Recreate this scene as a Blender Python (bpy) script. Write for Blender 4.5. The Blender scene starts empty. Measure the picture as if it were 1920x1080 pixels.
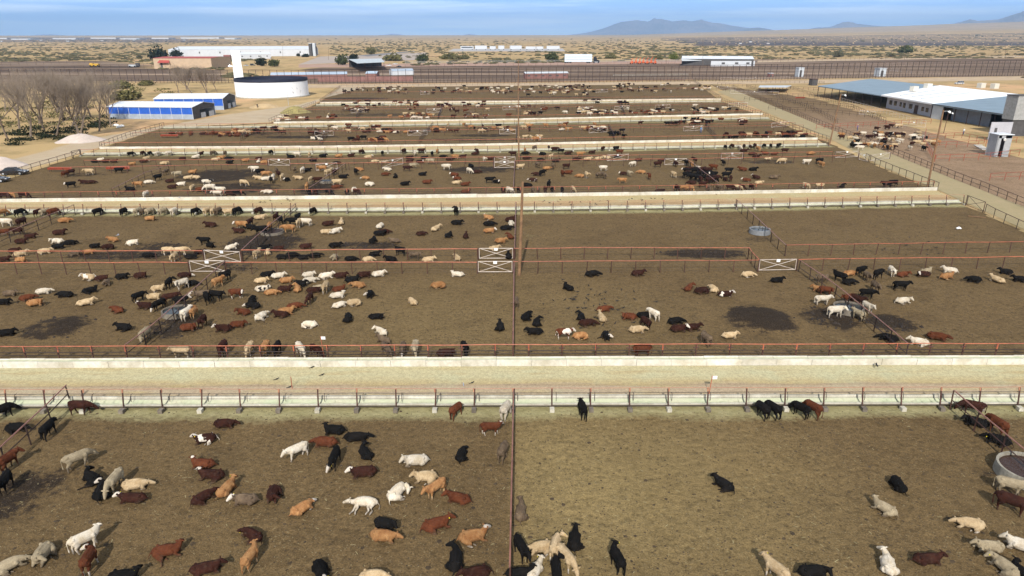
import bpy, math, random
import numpy as np
from mathutils import Vector, Matrix
R = math.radians
S = bpy.context.scene
COL = S.collection
rng = random.Random(7)
nrng = np.random.default_rng(7)

# ------------------------------------------------------------------ camera
F_PX, HCAM, PITCH, ROLL = 1281.0, 26.0, R(20.23), 0.0015
r0, u0, fw = Vector((1, 0, 0)), Vector((0, math.sin(PITCH), math.cos(PITCH))), Vector((0, math.cos(PITCH), -math.sin(PITCH)))
cr = r0 * math.cos(ROLL) - u0 * math.sin(ROLL)
cu = u0 * math.cos(ROLL) + r0 * math.sin(ROLL)
CAM = Vector((0, 0, HCAM))
cd = bpy.data.cameras.new("camera")
cam = bpy.data.objects.new("camera", cd)
COL.objects.link(cam)
m = Matrix((cr, cu, -fw)).transposed().to_4x4()
m.translation = CAM
cam.matrix_world = m
cd.sensor_width = 36.0
cd.lens = F_PX / 1920 * 36
cd.clip_start, cd.clip_end = 0.5, 120000
S.camera = cam


def W(u, v, z=0.0):
    """the point of height z that the photograph shows at (u, v)"""
    d = fw * F_PX + cr * (u - 960) - cu * (v - 540)
    return CAM + d * ((z - HCAM) / d.z)


def pix(p):
    q = Vector(p) - CAM
    k = F_PX / q.dot(fw)
    return 960 + q.dot(cr) * k, 540 - q.dot(cu) * k


def ppm(p):
    return F_PX / (Vector(p) - CAM).dot(fw)


# ------------------------------------------------------------------ materials
MATS = {}


def nt(name):
    mt = bpy.data.materials.new(name)
    mt.use_nodes = True
    t = mt.node_tree
    b = t.nodes["Principled BSDF"]
    return mt, t, b


def N(t, typ, **k):
    n = t.nodes.new(typ)
    for a, v in k.items():
        if a.startswith("i_"):
            n.inputs[a[2:].replace("_", " ")].default_value = v
        else:
            setattr(n, a, v)
    return n


def noise(t, vec, scale, detail=4.0, rough=0.6):
    n = N(t, "ShaderNodeTexNoise")
    n.inputs["Scale"].default_value = scale
    n.inputs["Detail"].default_value = detail
    n.inputs["Roughness"].default_value = rough
    if vec is not None:
        t.links.new(vec, n.inputs["Vector"])
    return n.outputs["Fac"]


def ramp(t, fac, stops):
    n = N(t, "ShaderNodeValToRGB")
    e = n.color_ramp.elements
    while len(e) < len(stops):
        e.new(0.5)
    for el, (p, c) in zip(e, stops):
        el.position = p
        el.color = (*c, 1) if len(c) == 3 else c
    t.links.new(fac, n.inputs[0])
    return n.outputs[0]


def mixc(t, fac, a, b, mode="MIX"):
    n = N(t, "ShaderNodeMix", data_type="RGBA", blend_type=mode)
    for sock, val in ((n.inputs[0], fac), (n.inputs[6], a), (n.inputs[7], b)):
        if hasattr(val, "is_linked"):
            t.links.new(val, sock)
        elif isinstance(val, (int, float)):
            sock.default_value = val
        else:
            sock.default_value = (*val, 1)
    return n.outputs[2]


def mth(t, op, a, b=None, c=None, clamp=False):
    n = N(t, "ShaderNodeMath", operation=op, use_clamp=clamp)
    for i, val in enumerate((a, b, c)):
        if val is None:
            continue
        if hasattr(val, "is_linked"):
            t.links.new(val, n.inputs[i])
        else:
            n.inputs[i].default_value = val
    return n.outputs[0]


def bump(t, b, h, strength=0.4, dist=0.05):
    n = N(t, "ShaderNodeBump")
    n.inputs["Strength"].default_value = strength
    n.inputs["Distance"].default_value = dist
    t.links.new(h, n.inputs["Height"])
    t.links.new(n.outputs[0], b.inputs["Normal"])


def mat(name, col, rough=0.75, var=0.25, scale=3.0, metal=0.0, spec=0.3, col2=None, bmp=0.15, rnd=0.0, lo=0.35, hi=0.65):
    """a painted / weathered surface: base colour broken up by two noises, some bump, a little per-object variation"""
    if name in MATS:
        return MATS[name]
    mt, t, b = nt(name)
    tc = N(t, "ShaderNodeTexCoord").outputs["Object"]
    f1 = noise(t, tc, scale, 6, 0.65)
    c2 = col2 or tuple(c * (1 - var) for c in col)
    c = ramp(t, f1, [(lo, col), (hi, c2)])
    f2 = noise(t, tc, scale * 7, 3, 0.6)
    c = mixc(t, 0.5, c, ramp(t, f2, [(0.3, (1 - var * 0.8,) * 3), (0.7, (1 + var * 0.3,) * 3)]), "MULTIPLY")
    if rnd:
        oi = N(t, "ShaderNodeObjectInfo").outputs["Random"]
        c = mixc(t, 1.0, c, ramp(t, oi, [(0, (1 - rnd,) * 3), (1, (1 + rnd * 0.4,) * 3)]), "MULTIPLY")
    t.links.new(c, b.inputs["Base Color"])
    b.inputs["Roughness"].default_value = rough
    b.inputs["Metallic"].default_value = metal
    b.inputs["Specular IOR Level"].default_value = spec
    if bmp:
        bump(t, b, f2, bmp, 0.02)
    MATS[name] = mt
    return mt


def coat(name, c1, c2, face=None, patch=None, pth=0.52, dust=0.22, mudf=0.75):
    """cattle hair: two tones over the body, optional white patches with an outline of their own"""
    mt, t, b = nt(name)
    tc = N(t, "ShaderNodeTexCoord").outputs["Object"]
    oi = N(t, "ShaderNodeObjectInfo").outputs["Random"]
    off = N(t, "ShaderNodeVectorMath", operation="ADD")
    t.links.new(tc, off.inputs[0])
    sc = mth(t, "MULTIPLY", oi, 37.0)
    t.links.new(sc, off.inputs[1])
    v = off.outputs[0]
    f = noise(t, v, 2.2, 5, 0.6)
    c = ramp(t, f, [(0.34, c1), (0.66, c2)])
    f3 = noise(t, v, 16, 4, 0.7)
    c = mixc(t, 0.6, c, ramp(t, f3, [(0.3, (0.55,) * 3), (0.7, (1.22,) * 3)]), "MULTIPLY")
    c = mixc(t, 1.0, c, ramp(t, oi, [(0, (0.78,) * 3), (1, (1.12,) * 3)]), "MULTIPLY")
    if patch:
        p = noise(t, v, 1.5, 2, 0.4)
        c = mixc(t, ramp(t, p, [(pth, (0,) * 3), (pth + 0.025, (1,) * 3)]), c, patch)
    # mud splashed up legs and flanks, and dusty backs
    sp = N(t, "ShaderNodeSeparateXYZ")
    t.links.new(tc, sp.inputs[0])
    dz = mth(t, "ADD", mth(t, "MULTIPLY", sp.outputs[2], -1.6), mth(t, "MULTIPLY", noise(t, v, 3.5, 5, 0.7), 1.7))
    c = mixc(t, mth(t, "MULTIPLY", ramp(t, dz, [(0.35, (0,) * 3), (0.75, (1,) * 3)]), mudf), c, (0.075, 0.052, 0.032))
    f4 = noise(t, v, 5, 6, 0.75)
    c = mixc(t, ramp(t, f4, [(0.52, (0,) * 3), (0.75, (dust,) * 3)]), c, (0.16, 0.12, 0.075))
    t.links.new(c, b.inputs["Base Color"])
    b.inputs["Roughness"].default_value = 0.85
    b.inputs["Specular IOR Level"].default_value = 0.08
    bump(t, b, f3, 0.35, 0.02)
    MATS[name] = mt
    return mt


# ------------------------------------------------------------------ mesh building
class MB:
    def __init__(s):
        s.v, s.f, s.m = [], [], []

    def add(s, vs, fs, mi=0):
        k = len(s.v)
        s.v += [tuple(p) for p in vs]
        s.f += [tuple(i + k for i in f) for f in fs]
        s.m += [mi] * len(fs)
        return s

    def box(s, o, ex, ey, ez, mi=0):
        o, ex, ey, ez = map(Vector, (o, ex, ey, ez))
        vs = [o, o + ex, o + ex + ey, o + ey, o + ez, o + ex + ez, o + ex + ey + ez, o + ey + ez]
        fs = [(0, 3, 2, 1), (4, 5, 6, 7), (0, 1, 5, 4), (1, 2, 6, 5), (2, 3, 7, 6), (3, 0, 4, 7)]
        if ex.cross(ey).dot(ez) < 0:
            fs = [f[::-1] for f in fs]
        return s.add(vs, fs, mi)

    def cbox(s, c, sx, sy, sz, ang=0.0, mi=0):
        c = Vector(c)
        ex, ey = Vector((math.cos(ang), math.sin(ang), 0)) * sx, Vector((-math.sin(ang), math.cos(ang), 0)) * sy
        return s.box(c - ex / 2 - ey / 2, ex, ey, (0, 0, sz), mi)

    def tube(s, p0, p1, r0_, r1_=None, n=6, mi=0, cap=True):
        p0, p1 = Vector(p0), Vector(p1)
        r1_ = r0_ if r1_ is None else r1_
        t = (p1 - p0)
        if t.length < 1e-6:
            return s
        t.normalize()
        ref = Vector((0, 0, 1)) if abs(t.z) < 0.9 else Vector((1, 0, 0))
        a = t.cross(ref).normalized()
        b = t.cross(a)
        vs = []
        for p, r in ((p0, r0_), (p1, r1_)):
            for i in range(n):
                q = 2 * math.pi * i / n
                vs.append(p + a * (r * math.cos(q)) + b * (r * math.sin(q)))
        fs = [(i, i + n, (i + 1) % n + n, (i + 1) % n) for i in range(n)]
        if cap:
            fs += [tuple(range(n)), tuple(range(2 * n - 1, n - 1, -1))]
        return s.add(vs, fs, mi)

    def path(s, pts, r, n=6, mi=0):
        for a, b in zip(pts, pts[1:]):
            s.tube(a, b, r, n=n, mi=mi)
        return s

    def poly(s, pts, mi=0):
        return s.add(pts, [tuple(range(len(pts)))], mi)

    def slab(s, pts, th, mi=0):
        """a flat polygon given thickness th downwards"""
        n = len(pts)
        lo = [Vector(p) - Vector((0, 0, th)) for p in pts]
        fs = [tuple(range(n)), tuple(range(2 * n - 1, n - 1, -1))] + [(i, i + n, (i + 1) % n + n, (i + 1) % n) for i in range(n)]
        return s.add([*map(Vector, pts), *lo], fs, mi)

    def prism(s, prof, o, ax, ay, az, length, mi=0):
        """profile (a, b) in the plane ax, az extruded along ay by length"""
        o, ax, ay, az = map(Vector, (o, ax, ay, az))
        n = len(prof)
        vs = [o + ax * a + az * b for a, b in prof] + [o + ax * a + az * b + ay * length for a, b in prof]
        fs = [tuple(range(n)), tuple(range(2 * n - 1, n - 1, -1))] + [(i, i + n, (i + 1) % n + n, (i + 1) % n) for i in range(n)]
        return s.add(vs, fs, mi)

    def disc(s, c, axis, r, h, n=16, mi=0, r2=None):
        c, axis = Vector(c), Vector(axis).normalized()
        return s.tube(c - axis * h / 2, c + axis * h / 2, r, r if r2 is None else r2, n, mi)

    def build(s, name, mats, parent=None, smooth=False, rel=True):
        me = bpy.data.meshes.new(name)
        off = Vector(parent.location) if (parent is not None and rel) else Vector()
        vs = np.array(s.v, dtype=float).reshape(-1, 3) - np.array(off)
        me.from_pydata(vs.tolist(), [], s.f)
        mats = mats if isinstance(mats, (list, tuple)) else [mats]
        for x in mats:
            me.materials.append(x)
        if len(mats) > 1:
            me.polygons.foreach_set("material_index", s.m)
        if smooth:
            me.polygons.foreach_set("use_smooth", [True] * len(me.polygons))
        return link(name, me, parent)


def link(name, me, parent=None):
    o = bpy.data.objects.new(name, me)
    COL.objects.link(o)
    if parent is not None:
        o.parent = parent
    return o


def tag(o, label=None, cat=None, group=None, kind=None):
    for k, v in (("label", label), ("category", cat), ("group", group), ("kind", kind)):
        if v:
            o[k] = v
    return o


def thing(name, label, cat, loc, group=None, rz=0.0):
    o = bpy.data.objects.new(name, None)
    COL.objects.link(o)
    o.location = loc
    o.rotation_euler = (0, 0, rz)
    o.empty_display_size = 0.3
    return tag(o, label, cat, group)


def place(o, loc, rz=0.0, parent=None, sc=(1, 1, 1)):
    c = o.copy()
    COL.objects.link(c)
    c.location, c.rotation_euler, c.scale = loc, (0, 0, rz), sc
    if parent is not None:
        c.parent = parent
    return c


# colours of the place
ORANGE = mat("orange_pipe", (0.50, 0.15, 0.07), 0.5, 0.5, 1.5, col2=(0.26, 0.08, 0.05), rnd=0.25)
RUST = mat("rusty_pipe", (0.10, 0.045, 0.032), 0.6, 0.5, 2, col2=(0.06, 0.03, 0.025), rnd=0.3)
RUSTRAIL = mat("worn_rail", (0.30, 0.13, 0.09), 0.4, 0.4, 1.5, col2=(0.16, 0.07, 0.05), spec=0.6)
DARKPIPE = mat("dark_pipe", (0.045, 0.026, 0.022), 0.6, 0.4, 2)
REDPIPE = mat("red_pipe", (0.42, 0.085, 0.045), 0.5, 0.5, 2, col2=(.22,.05,.03), rnd=.2)
WORNRAIL = mat("worn_tan_rail", (0.42, 0.21, 0.12), 0.5, 0.4, 1.2, col2=(0.30, 0.13, 0.08))
DIRTYC = mat("dirty_concrete", (0.22, 0.19, 0.15), 0.9, 0.4, 1.5, col2=(0.12, 0.10, 0.08), rnd=.2)
WHITEP = mat("white_pipe", (0.62, 0.55, 0.49), 0.5, 0.4, 1.6, col2=(.42,.34,.28), rnd=.15)
WIRE = mat("wire_grey", (0.10, 0.075, 0.06), 0.5, 0.3, 5)
SIGN = mat("sign_white", (0.8, 0.8, 0.78), 0.5, 0.1, 6)
CONC = mat("concrete_bunk", (0.54, 0.51, 0.43), 0.85, 0.4, 1.3, col2=(0.36, 0.33, 0.26), rnd=0.16, bmp=0.3)
CONCW = mat("concrete_white", (0.66, 0.63, 0.56), 0.85, 0.35, 0.6, col2=(0.46, 0.42, 0.33), rnd=0.12, bmp=0.25)
FEED = mat("feed_dust", (0.47, 0.51, 0.34), 0.95, 0.25, 0.7, col2=(0.55, 0.53, 0.38), rnd=0.14, bmp=0.4)
WOOD = mat("pole_wood", (0.26, 0.15, 0.075), 0.8, 0.4, 2, col2=(0.15, 0.085, 0.05), bmp=0.3)
WOODG = mat("grey_pole_wood", (0.20, 0.14, 0.095), 0.8, 0.35, 2, bmp=0.3)
BLACK = mat("black_rubber", (0.015, 0.015, 0.016), 0.7, 0.2, 4)
GLASS = mat("dark_glass", (0.02, 0.025, 0.03), 0.08, 0.1, 2, spec=0.6, bmp=0)
STEEL = mat("galvanised", (0.45, 0.47, 0.49), 0.45, 0.2, 2, metal=0.3)
# ------------------------------------------------------------------ rows of the feed yard, as the ground points where they stand
ROW = dict(
    A=[(-60, 771.5), (1980, 766)],
    C=[(-60, 691), (960, 687), (1980, 684)],
    D=[(-60, 404), (217, 401.7), (911, 398.5), (1277, 394.3), (1540, 389), (1806, 384)],
    E=[(-60, 380.5), (396, 375.6), (848, 371), (1298, 365.4), (1757, 357.5)],
    F=[(152, 293), (492, 289.6), (880, 286.5), (1215, 281), (1553, 274.5)],
    G=[(187, 280), (597, 278), (957, 273), (1157, 268.7), (1533, 262)],
    H=[(304, 242), (640, 239.5), (960, 234), (1444, 224)],
    I=[(513, 232), (960, 226), (1430, 215.5)],
    J=[(592, 199), (960, 196.5), (1353, 192)],
    K=[(600, 194), (960, 191.5), (1352, 187)],
)
RW = {k: [W(u, v) for u, v in p] for k, p in ROW.items()}


def poly_w(*pts):
    return [tuple(W(u, v))[:2] for u, v in pts]


PEN_POLY = poly_w((-400, 1500), (-700, 700), (-160, 400), (52, 323), (152, 292), (187, 279), (305, 239), (505, 231), (592, 196), (640, 163), (1300, 152),
                  (1353, 190), (1440, 222), (1555, 268), (1660, 318), (1757, 358), (1806, 384), (1960, 452), (2500, 700), (2300, 1500))
RIGHT_POLY = poly_w((1330, 158), (1530, 185), (1660, 225), (1930, 300), (2300, 420), (2500, 700), (1960, 440), (1810, 374), (1700, 318), (1530, 240), (1400, 190))
YARD_POLY = poly_w((-100, 352), (52, 318), (187, 276), (310, 238), (505, 229), (592, 193), (640, 162), (700, 160), (560, 196), (430, 214), (330, 232), (180, 258), (-100, 330))
FARPEN_POLY = poly_w((570, 158), (1980, 142), (2000, 109), (1300, 112), (760, 124), (570, 128))
FARPEN2_POLY = poly_w((-300, 155), (425, 152), (425, 131), (290, 130), (285, 121), (200, 114), (-300, 119))


def inpoly(x, y, poly):
    c = np.zeros(x.shape, bool)
    n = len(poly)
    for i in range(n):
        (x1, y1), (x2, y2) = poly[i], poly[(i + 1) % n]
        if y1 == y2:
            continue
        k = ((y1 > y) != (y2 > y)) & (x < (x2 - x1) * (y - y1) / (y2 - y1) + x1)
        c ^= k
    return c


def distline(x, y, pts):
    d = np.full(x.shape, 1e9)
    for a, b in zip(pts, pts[1:]):
        ax, ay, bx, by = a[0], a[1], b[0], b[1]
        L2 = (bx - ax) ** 2 + (by - ay) ** 2
        t = np.clip(((x - ax) * (bx - ax) + (y - ay) * (by - ay)) / L2, 0, 1)
        d = np.minimum(d, np.hypot(x - ax - t * (bx - ax), y - ay - t * (by - ay)))
    return d


# wet and muddy patches: (u, v, half width px, half height px, strength)
DAMP = [(105, 615, 62, 24, .85), (1425, 598, 66, 28, 1), (1560, 595, 60, 26, .8), (1672, 605, 45, 20, .9), (330, 612, 60, 24, .7), (30, 925, 90, 60, .65),
        (495, 455, 75, 22, .95), (300, 463, 60, 10, .7), (690, 460, 70, 8, .8), (230, 478, 120, 9, .8), (1320, 475, 85, 9, 1), (430, 500, 60, 10, .5), (1425, 448, 40, 6, .5),
        (410, 330, 80, 14, .9), (440, 352, 90, 12, .8), (470, 322, 40, 6, .8), (900, 318, 75, 7, .8), (1440, 303, 60, 5, .6), (150, 328, 60, 4, .5), (600, 352, 45, 14, .8), (1300, 335, 40, 10, .5),
        (560, 257, 90, 3, .8), (460, 251, 80, 4, .6), (905, 254, 60, 3, .8), (880, 262, 120, 3, .6), (670, 185, 70, 2.5, .8), (1050, 182, 120, 2, .6), (720, 215, 120, 3, .6), (1895, 905, 60, 40, .5)]


def axis(parts):
    out = [parts[0][0]]
    for a, b, st in parts:
        x = a
        while x < b - 1e-6:
            x = min(b, x + st)
            out.append(x)
    return np.array(out)


gx = axis([(-110, 110, 0.8)])
st, x = 0.8, 110.0
side = []
while x < 70000:
    st *= 1.07
    x += st
    side.append(x)
gx = np.concatenate([-np.array(side[::-1]), gx, side])
gy = list(axis([(-300, -20, 20), (-20, 22, 6), (22, 150, 0.6), (150, 400, 1.5)]))
st, y = 1.5, 400.0
while y < 70000:
    st *= 1.06
    y += st
    gy.append(y)
gy = np.array(gy)
X, Y = np.meshgrid(gx, gy)
xf, yf = X.ravel(), Y.ravel()
rr = np.hypot(xf, yf)


def terrain(x, y):
    r = np.hypot(x, y)
    t = np.clip((r - 2500) / 6500, 0, 1.6)
    az = np.arctan2(x, y)
    right = np.clip((az - 0.16) / 0.5, 0, 1.2)
    return t * t * (3 - 2 * np.minimum(t, 1)) * (18 + 75 * right) * (y > 0)


zf = terrain(xf, yf)
# gentle unevenness of bare ground, none under the built rows' line of sight
near = rr < 420
zf = zf + np.where(near, -0.02, 0)
zf += np.where(near & (yf > 20), 0.03 * np.sin(xf * .31 + np.sin(yf * .23) * 2) * np.sin(yf * .27 + xf * .07), 0)
pen = inpoly(xf, yf, PEN_POLY) | inpoly(xf, yf, RIGHT_POLY)
far_pen = inpoly(xf, yf, FARPEN_POLY) | inpoly(xf, yf, FARPEN2_POLY)
yard = inpoly(xf, yf, YARD_POLY)
damp = np.zeros(xf.shape)
for (u, v, a, b_, s_) in DAMP:
    c = W(u, v)
    e1, e2 = W(u + a, v), W(u, v - b_ * .5)
    rx = (e1 - c).length
    ry = abs((W(u, v - b_) - W(u, v + b_)).y) / 2
    d = ((xf - c.x) / rx) ** 2 + ((yf - c.y) / ry) ** 2
    damp = np.maximum(damp, s_ * np.clip(1.35 - d, 0, 1))
feed = np.zeros(xf.shape)
for k in "ADFHJ":
    w_ = {"A": 2.1, "D": 2.4}.get(k, 2.5)
    d = distline(xf, yf, RW[k])
    feed = np.maximum(feed, np.clip(1 - d / w_, 0, 1))
pale = np.zeros(xf.shape)          # the emptier pen is drier and trampled to a yellower dust
c1 = inpoly(xf, yf, poly_w((963, 765), (1779, 768), (2200, 1150), (955, 1200)))
cx0 = W(1080, 900)
pale = np.where(c1, np.clip(1.15 - np.hypot((xf - cx0.x) / 17, (yf - cx0.y) / 15), 0.05, 1), 0)
c2 = W(830, 600)
pale = np.maximum(pale, np.where(pen & (yf > 52) & (yf < 76), .32 * np.clip(1.2 - np.hypot((xf - c2.x - 3) / 22, (yf - c2.y) / 14), 0, 1), 0))
corral = np.where(inpoly(xf, yf, RIGHT_POLY), np.clip((300 - yf) / 90, .25, 1), 0) * (~inpoly(xf, yf, PEN_POLY))
for (u, v, a, b_, s_) in DAMP[:2]:      # the two manure mounds
    c = W(u, v)
    rx, ry = (W(u + a, v) - c).length, abs((W(u, v - b_) - W(u, v + b_)).y) / 2
    d = ((xf - c.x) / rx) ** 2 + ((yf - c.y) / ry) ** 2
    zf = zf + .32 * np.clip(1.05 - d, 0, 1) * (1 + .35 * np.sin(xf * 3.1 + yf * 1.7) * np.sin(yf * 2.7 - xf))
me = bpy.data.meshes.new("ground")
nx, ny = len(gx), len(gy)
me.vertices.add(nx * ny)
me.vertices.foreach_set("co", np.stack([xf, yf, zf], 1).ravel())
ii = (np.arange(ny - 1)[:, None] * nx + np.arange(nx - 1)[None, :]).ravel()
quads = np.stack([ii, ii + 1, ii + nx + 1, ii + nx], 1)
me.loops.add(quads.size)
me.loops.foreach_set("vertex_index", quads.ravel())
me.polygons.add(len(quads))
me.polygons.foreach_set("loop_start", np.arange(len(quads)) * 4)
me.polygons.foreach_set("use_smooth", [True] * len(quads))
me.update(calc_edges=True)
for nm, arr in (("pen", pen), ("farpen", far_pen), ("yard", yard), ("damp", damp), ("feed", feed), ("pale", pale), ("corral", corral)):
    a = me.attributes.new(nm, "FLOAT", "POINT")
    a.data.foreach_set("value", arr.astype(np.float32))


def ground_mat():
    mt, t, b = nt("ground_soil")
    tc = N(t, "ShaderNodeTexCoord").outputs["Object"]
    A = {}
    for k in ("pen", "farpen", "yard", "damp", "feed", "pale", "corral"):
        A[k] = N(t, "ShaderNodeAttribute", attribute_name=k).outputs["Fac"]
    n_big = noise(t, tc, 0.012, 5, 0.6)
    n_mid = noise(t, tc, 0.22, 6, 0.62)
    n_fin = noise(t, tc, 2.6, 6, 0.7)
    n_grit = noise(t, tc, 11.0, 3, 0.75)
    # open desert: dry grass and sand
    des = ramp(t, n_big, [(0.36, (0.50, 0.34, 0.17)), (0.5, (0.42, 0.30, 0.145)), (0.64, (0.55, 0.34, 0.19))])
    n_d = noise(t, tc, 0.05, 8, 0.7)
    des = mixc(t, ramp(t, n_d, [(0.48, (0,) * 3), (0.60, (1,) * 3)]), des, (0.27, 0.20, 0.095))
    n_d2 = noise(t, tc, 0.0022, 4, 0.55)
    des = mixc(t, ramp(t, n_d2, [(0.45, (0,) * 3), (0.6, (0.7,) * 3)]), des, (0.30, 0.215, 0.105))
    # pen floor: trampled manure and soil
    n_low = noise(t, tc, 0.085, 5, 0.6)
    n_churn = noise(t, tc, 0.8, 6, 0.72)
    hoof = N(t, "ShaderNodeTexVoronoi", feature="SMOOTH_F1")
    hoof.inputs["Scale"].default_value = 2.3
    hoof.inputs["Randomness"].default_value = 1.0
    t.links.new(tc, hoof.inputs["Vector"])
    p = ramp(t, n_mid, [(0.28, (0.114, 0.076, 0.036)), (0.5, (0.133, 0.089, 0.042)), (0.72, (0.098, 0.065, 0.031))])
    pp = ramp(t, n_mid, [(0.28, (0.205, 0.149, 0.066)), (0.5, (0.216, 0.157, 0.070)), (0.72, (0.188, 0.136, 0.061))])
    p = mixc(t, A["pale"], p, pp)
    p = mixc(t, A["corral"], p, ramp(t, n_mid, [(0.3, (0.21, 0.14, 0.085)), (0.7, (0.285, 0.195, 0.125))]))
    p = mixc(t, 1.0, p, ramp(t, n_low, [(0.3, (0.90, 0.885, 0.87)), (0.5, (1, 1, 1)), (0.7, (1.08, 1.075, 1.06))]), "MULTIPLY")
    p = mixc(t, 1.0, p, ramp(t, n_churn, [(0.3, (0.86,) * 3), (0.48, (0.98,) * 3), (0.7, (1.1,) * 3)]), "MULTIPLY")
    p = mixc(t, 0.7, p, ramp(t, hoof.outputs["Distance"], [(0.05, (0.6,) * 3), (0.3, (1.05,) * 3)]), "MULTIPLY")
    p = mixc(t, 0.9, p, ramp(t, n_fin, [(0.25, (0.60,) * 3), (0.5, (1,) * 3), (0.78, (1.28,) * 3)]), "MULTIPLY")
    p = mixc(t, 1.0, p, ramp(t, n_grit, [(0.3, (0.62,) * 3), (0.5, (1,) * 3), (0.72, (1.45,) * 3)]), "MULTIPLY")
    # straw flecks and dung pats
    vo = N(t, "ShaderNodeTexVoronoi", feature="F1")
    vo.inputs["Scale"].default_value = 1.7
    t.links.new(tc, vo.inputs["Vector"])
    spot = mth(t, "LESS_THAN", vo.outputs["Distance"], mth(t, "MULTIPLY", mth(t, "SUBTRACT", n_mid, 0.38), 0.75))
    p = mixc(t, mth(t, "MULTIPLY", spot, 0.35), p, (0.030, 0.021, 0.013))
    mp = N(t, "ShaderNodeMapping")
    mp.inputs["Scale"].default_value = (1.4, 4.2, 1)
    mp.inputs["Rotation"].default_value = (0, 0, 0.5)
    t.links.new(tc, mp.inputs["Vector"])
    v2 = N(t, "ShaderNodeTexVoronoi", feature="F1")
    v2.inputs["Scale"].default_value = 1.3
    t.links.new(mp.outputs[0], v2.inputs["Vector"])
    fl = mth(t, "LESS_THAN", v2.outputs["Distance"], mth(t, "ADD", 0.055, mth(t, "MULTIPLY", A["feed"], 0.2)))
    p = mixc(t, mth(t, "MULTIPLY", fl, 0.5), p, (0.38, 0.33, 0.17))
    # spilled feed along the bunks
    fe = mth(t, "ADD", mth(t, "MULTIPLY", A["feed"], 1.25), mth(t, "MULTIPLY", mth(t, "SUBTRACT", n_fin, 0.5), 1.1))
    fe = mth(t, "ADD", fe, mth(t, "MULTIPLY", mth(t, "SUBTRACT", n_mid, 0.5), 1.0))
    fe = mth(t, "ADD", fe, mth(t, "MULTIPLY", mth(t, "SUBTRACT", n_low, 0.5), 1.2))
    fe = ramp(t, fe, [(0.30, (0,) * 3), (1.05, (0.85,) * 3)])
    p = mixc(t, fe, p, ramp(t, n_churn, [(0.35, (0.27, 0.245, 0.12)), (0.65, (0.37, 0.335, 0.18))]))
    # damp mud, rough-edged
    da = mth(t, "ADD", mth(t, "MULTIPLY", A["damp"], 1.15), mth(t, "MULTIPLY", mth(t, "SUBTRACT", noise(t, tc, 0.55, 8, 0.82), 0.5), 4.2))
    da = ramp(t, da, [(0.36, (0,) * 3), (0.80, (1,) * 3)])
    da = mth(t, "MULTIPLY", da, ramp(t, mth(t, "ADD", n_grit, mth(t, "MULTIPLY", A["damp"], 0.55)), [(0.45, (0.15,) * 3), (0.75, (1,) * 3)]))
    da = mth(t, "MULTIPLY", da, mth(t, "GREATER_THAN", A["damp"], 0.02))
    p = mixc(t, da, p, ramp(t, n_grit, [(0.35, (0.016, 0.011, 0.008)), (0.55, (0.034, 0.024, 0.016)), (0.72, (0.10, 0.072, 0.045))]))
    edge = mth(t, "ADD", A["pen"], mth(t, "MULTIPLY", mth(t, "SUBTRACT", n_mid, 0.5), 0.6))
    c = mixc(t, ramp(t, edge, [(0.42, (0,) * 3), (0.58, (1,) * 3)]), des, p)
    mpf = N(t, "ShaderNodeMapping")
    mpf.inputs["Scale"].default_value = (0.02, 0.35, 1)
    t.links.new(tc, mpf.inputs["Vector"])
    n_row = noise(t, mpf.outputs[0], 0.085, 6, 0.7)
    fp = ramp(t, n_row, [(0.36, (0.080, 0.053, 0.038)), (0.5, (0.145, 0.10, 0.070)), (0.64, (0.33, 0.24, 0.17))])
    c = mixc(t, A["farpen"], c, fp)
    yd = ramp(t, n_mid, [(0.3, (0.40, 0.31, 0.21)), (0.7, (0.46, 0.38, 0.28))])
    c = mixc(t, mth(t, "MULTIPLY", A["yard"], 0.85), c, yd)
    t.links.new(c, b.inputs["Base Color"])
    ro = mth(t, "SUBTRACT", 0.97, mth(t, "MULTIPLY", da, 0.06))
    t.links.new(ro, b.inputs["Roughness"])
    b.inputs["Specular IOR Level"].default_value = 0.1
    h = mth(t, "ADD", mth(t, "ADD", n_fin, mth(t, "MULTIPLY", n_grit, 0.5)), mth(t, "ADD", mth(t, "MULTIPLY", n_churn, 1.0), mth(t, "MULTIPLY", hoof.outputs["Distance"], 0.7)))
    bump(t, b, h, 0.8, 0.14)
    return mt


me.materials.append(ground_mat())
g = link("ground", me)
tag(g, kind="structure")


def offset_line(pts, d):
    """polyline moved sideways by d (to the left of its direction, i.e. away from the viewer for left-to-right lines)"""
    out = []
    for i, p in enumerate(pts):
        a = pts[max(0, i - 1)]
        b = pts[min(len(pts) - 1, i + 1)]
        t = (Vector(b) - Vector(a)).normalized()
        out.append(Vector(p) + Vector((-t.y, t.x, 0)) * d)
    return out


def strip(name, near_l, far_l, z, m_, kind="structure", n=160):
    """a sheet of ground between two lines"""
    def samp(pts, k):
        L = [0]
        for a, b in zip(pts, pts[1:]):
            L.append(L[-1] + (b - a).length)
        s_ = k * L[-1]
        for i in range(len(pts) - 1):
            if s_ <= L[i + 1] + 1e-9:
                return pts[i].lerp(pts[i + 1], (s_ - L[i]) / (L[i + 1] - L[i]))
        return pts[-1]
    mb = MB()
    rows = 9
    for i in range(n + 1):
        a, b = samp(near_l, i / n), samp(far_l, i / n)
        for j in range(rows):
            q = a.lerp(b, j / (rows - 1))
            mb.v.append((q.x, q.y, z))
    for i in range(n):
        for j in range(rows - 1):
            k = i * rows + j
            mb.f.append((k, k + rows, k + rows + 1, k + 1))
            mb.m.append(0)
    o = mb.build(name, m_)
    at = o.data.attributes.new("cross", "FLOAT", "POINT")
    at.data.foreach_set("value", [(i % rows) / (rows - 1) for i in range(len(mb.v))])
    return tag(o, kind=kind)


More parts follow.
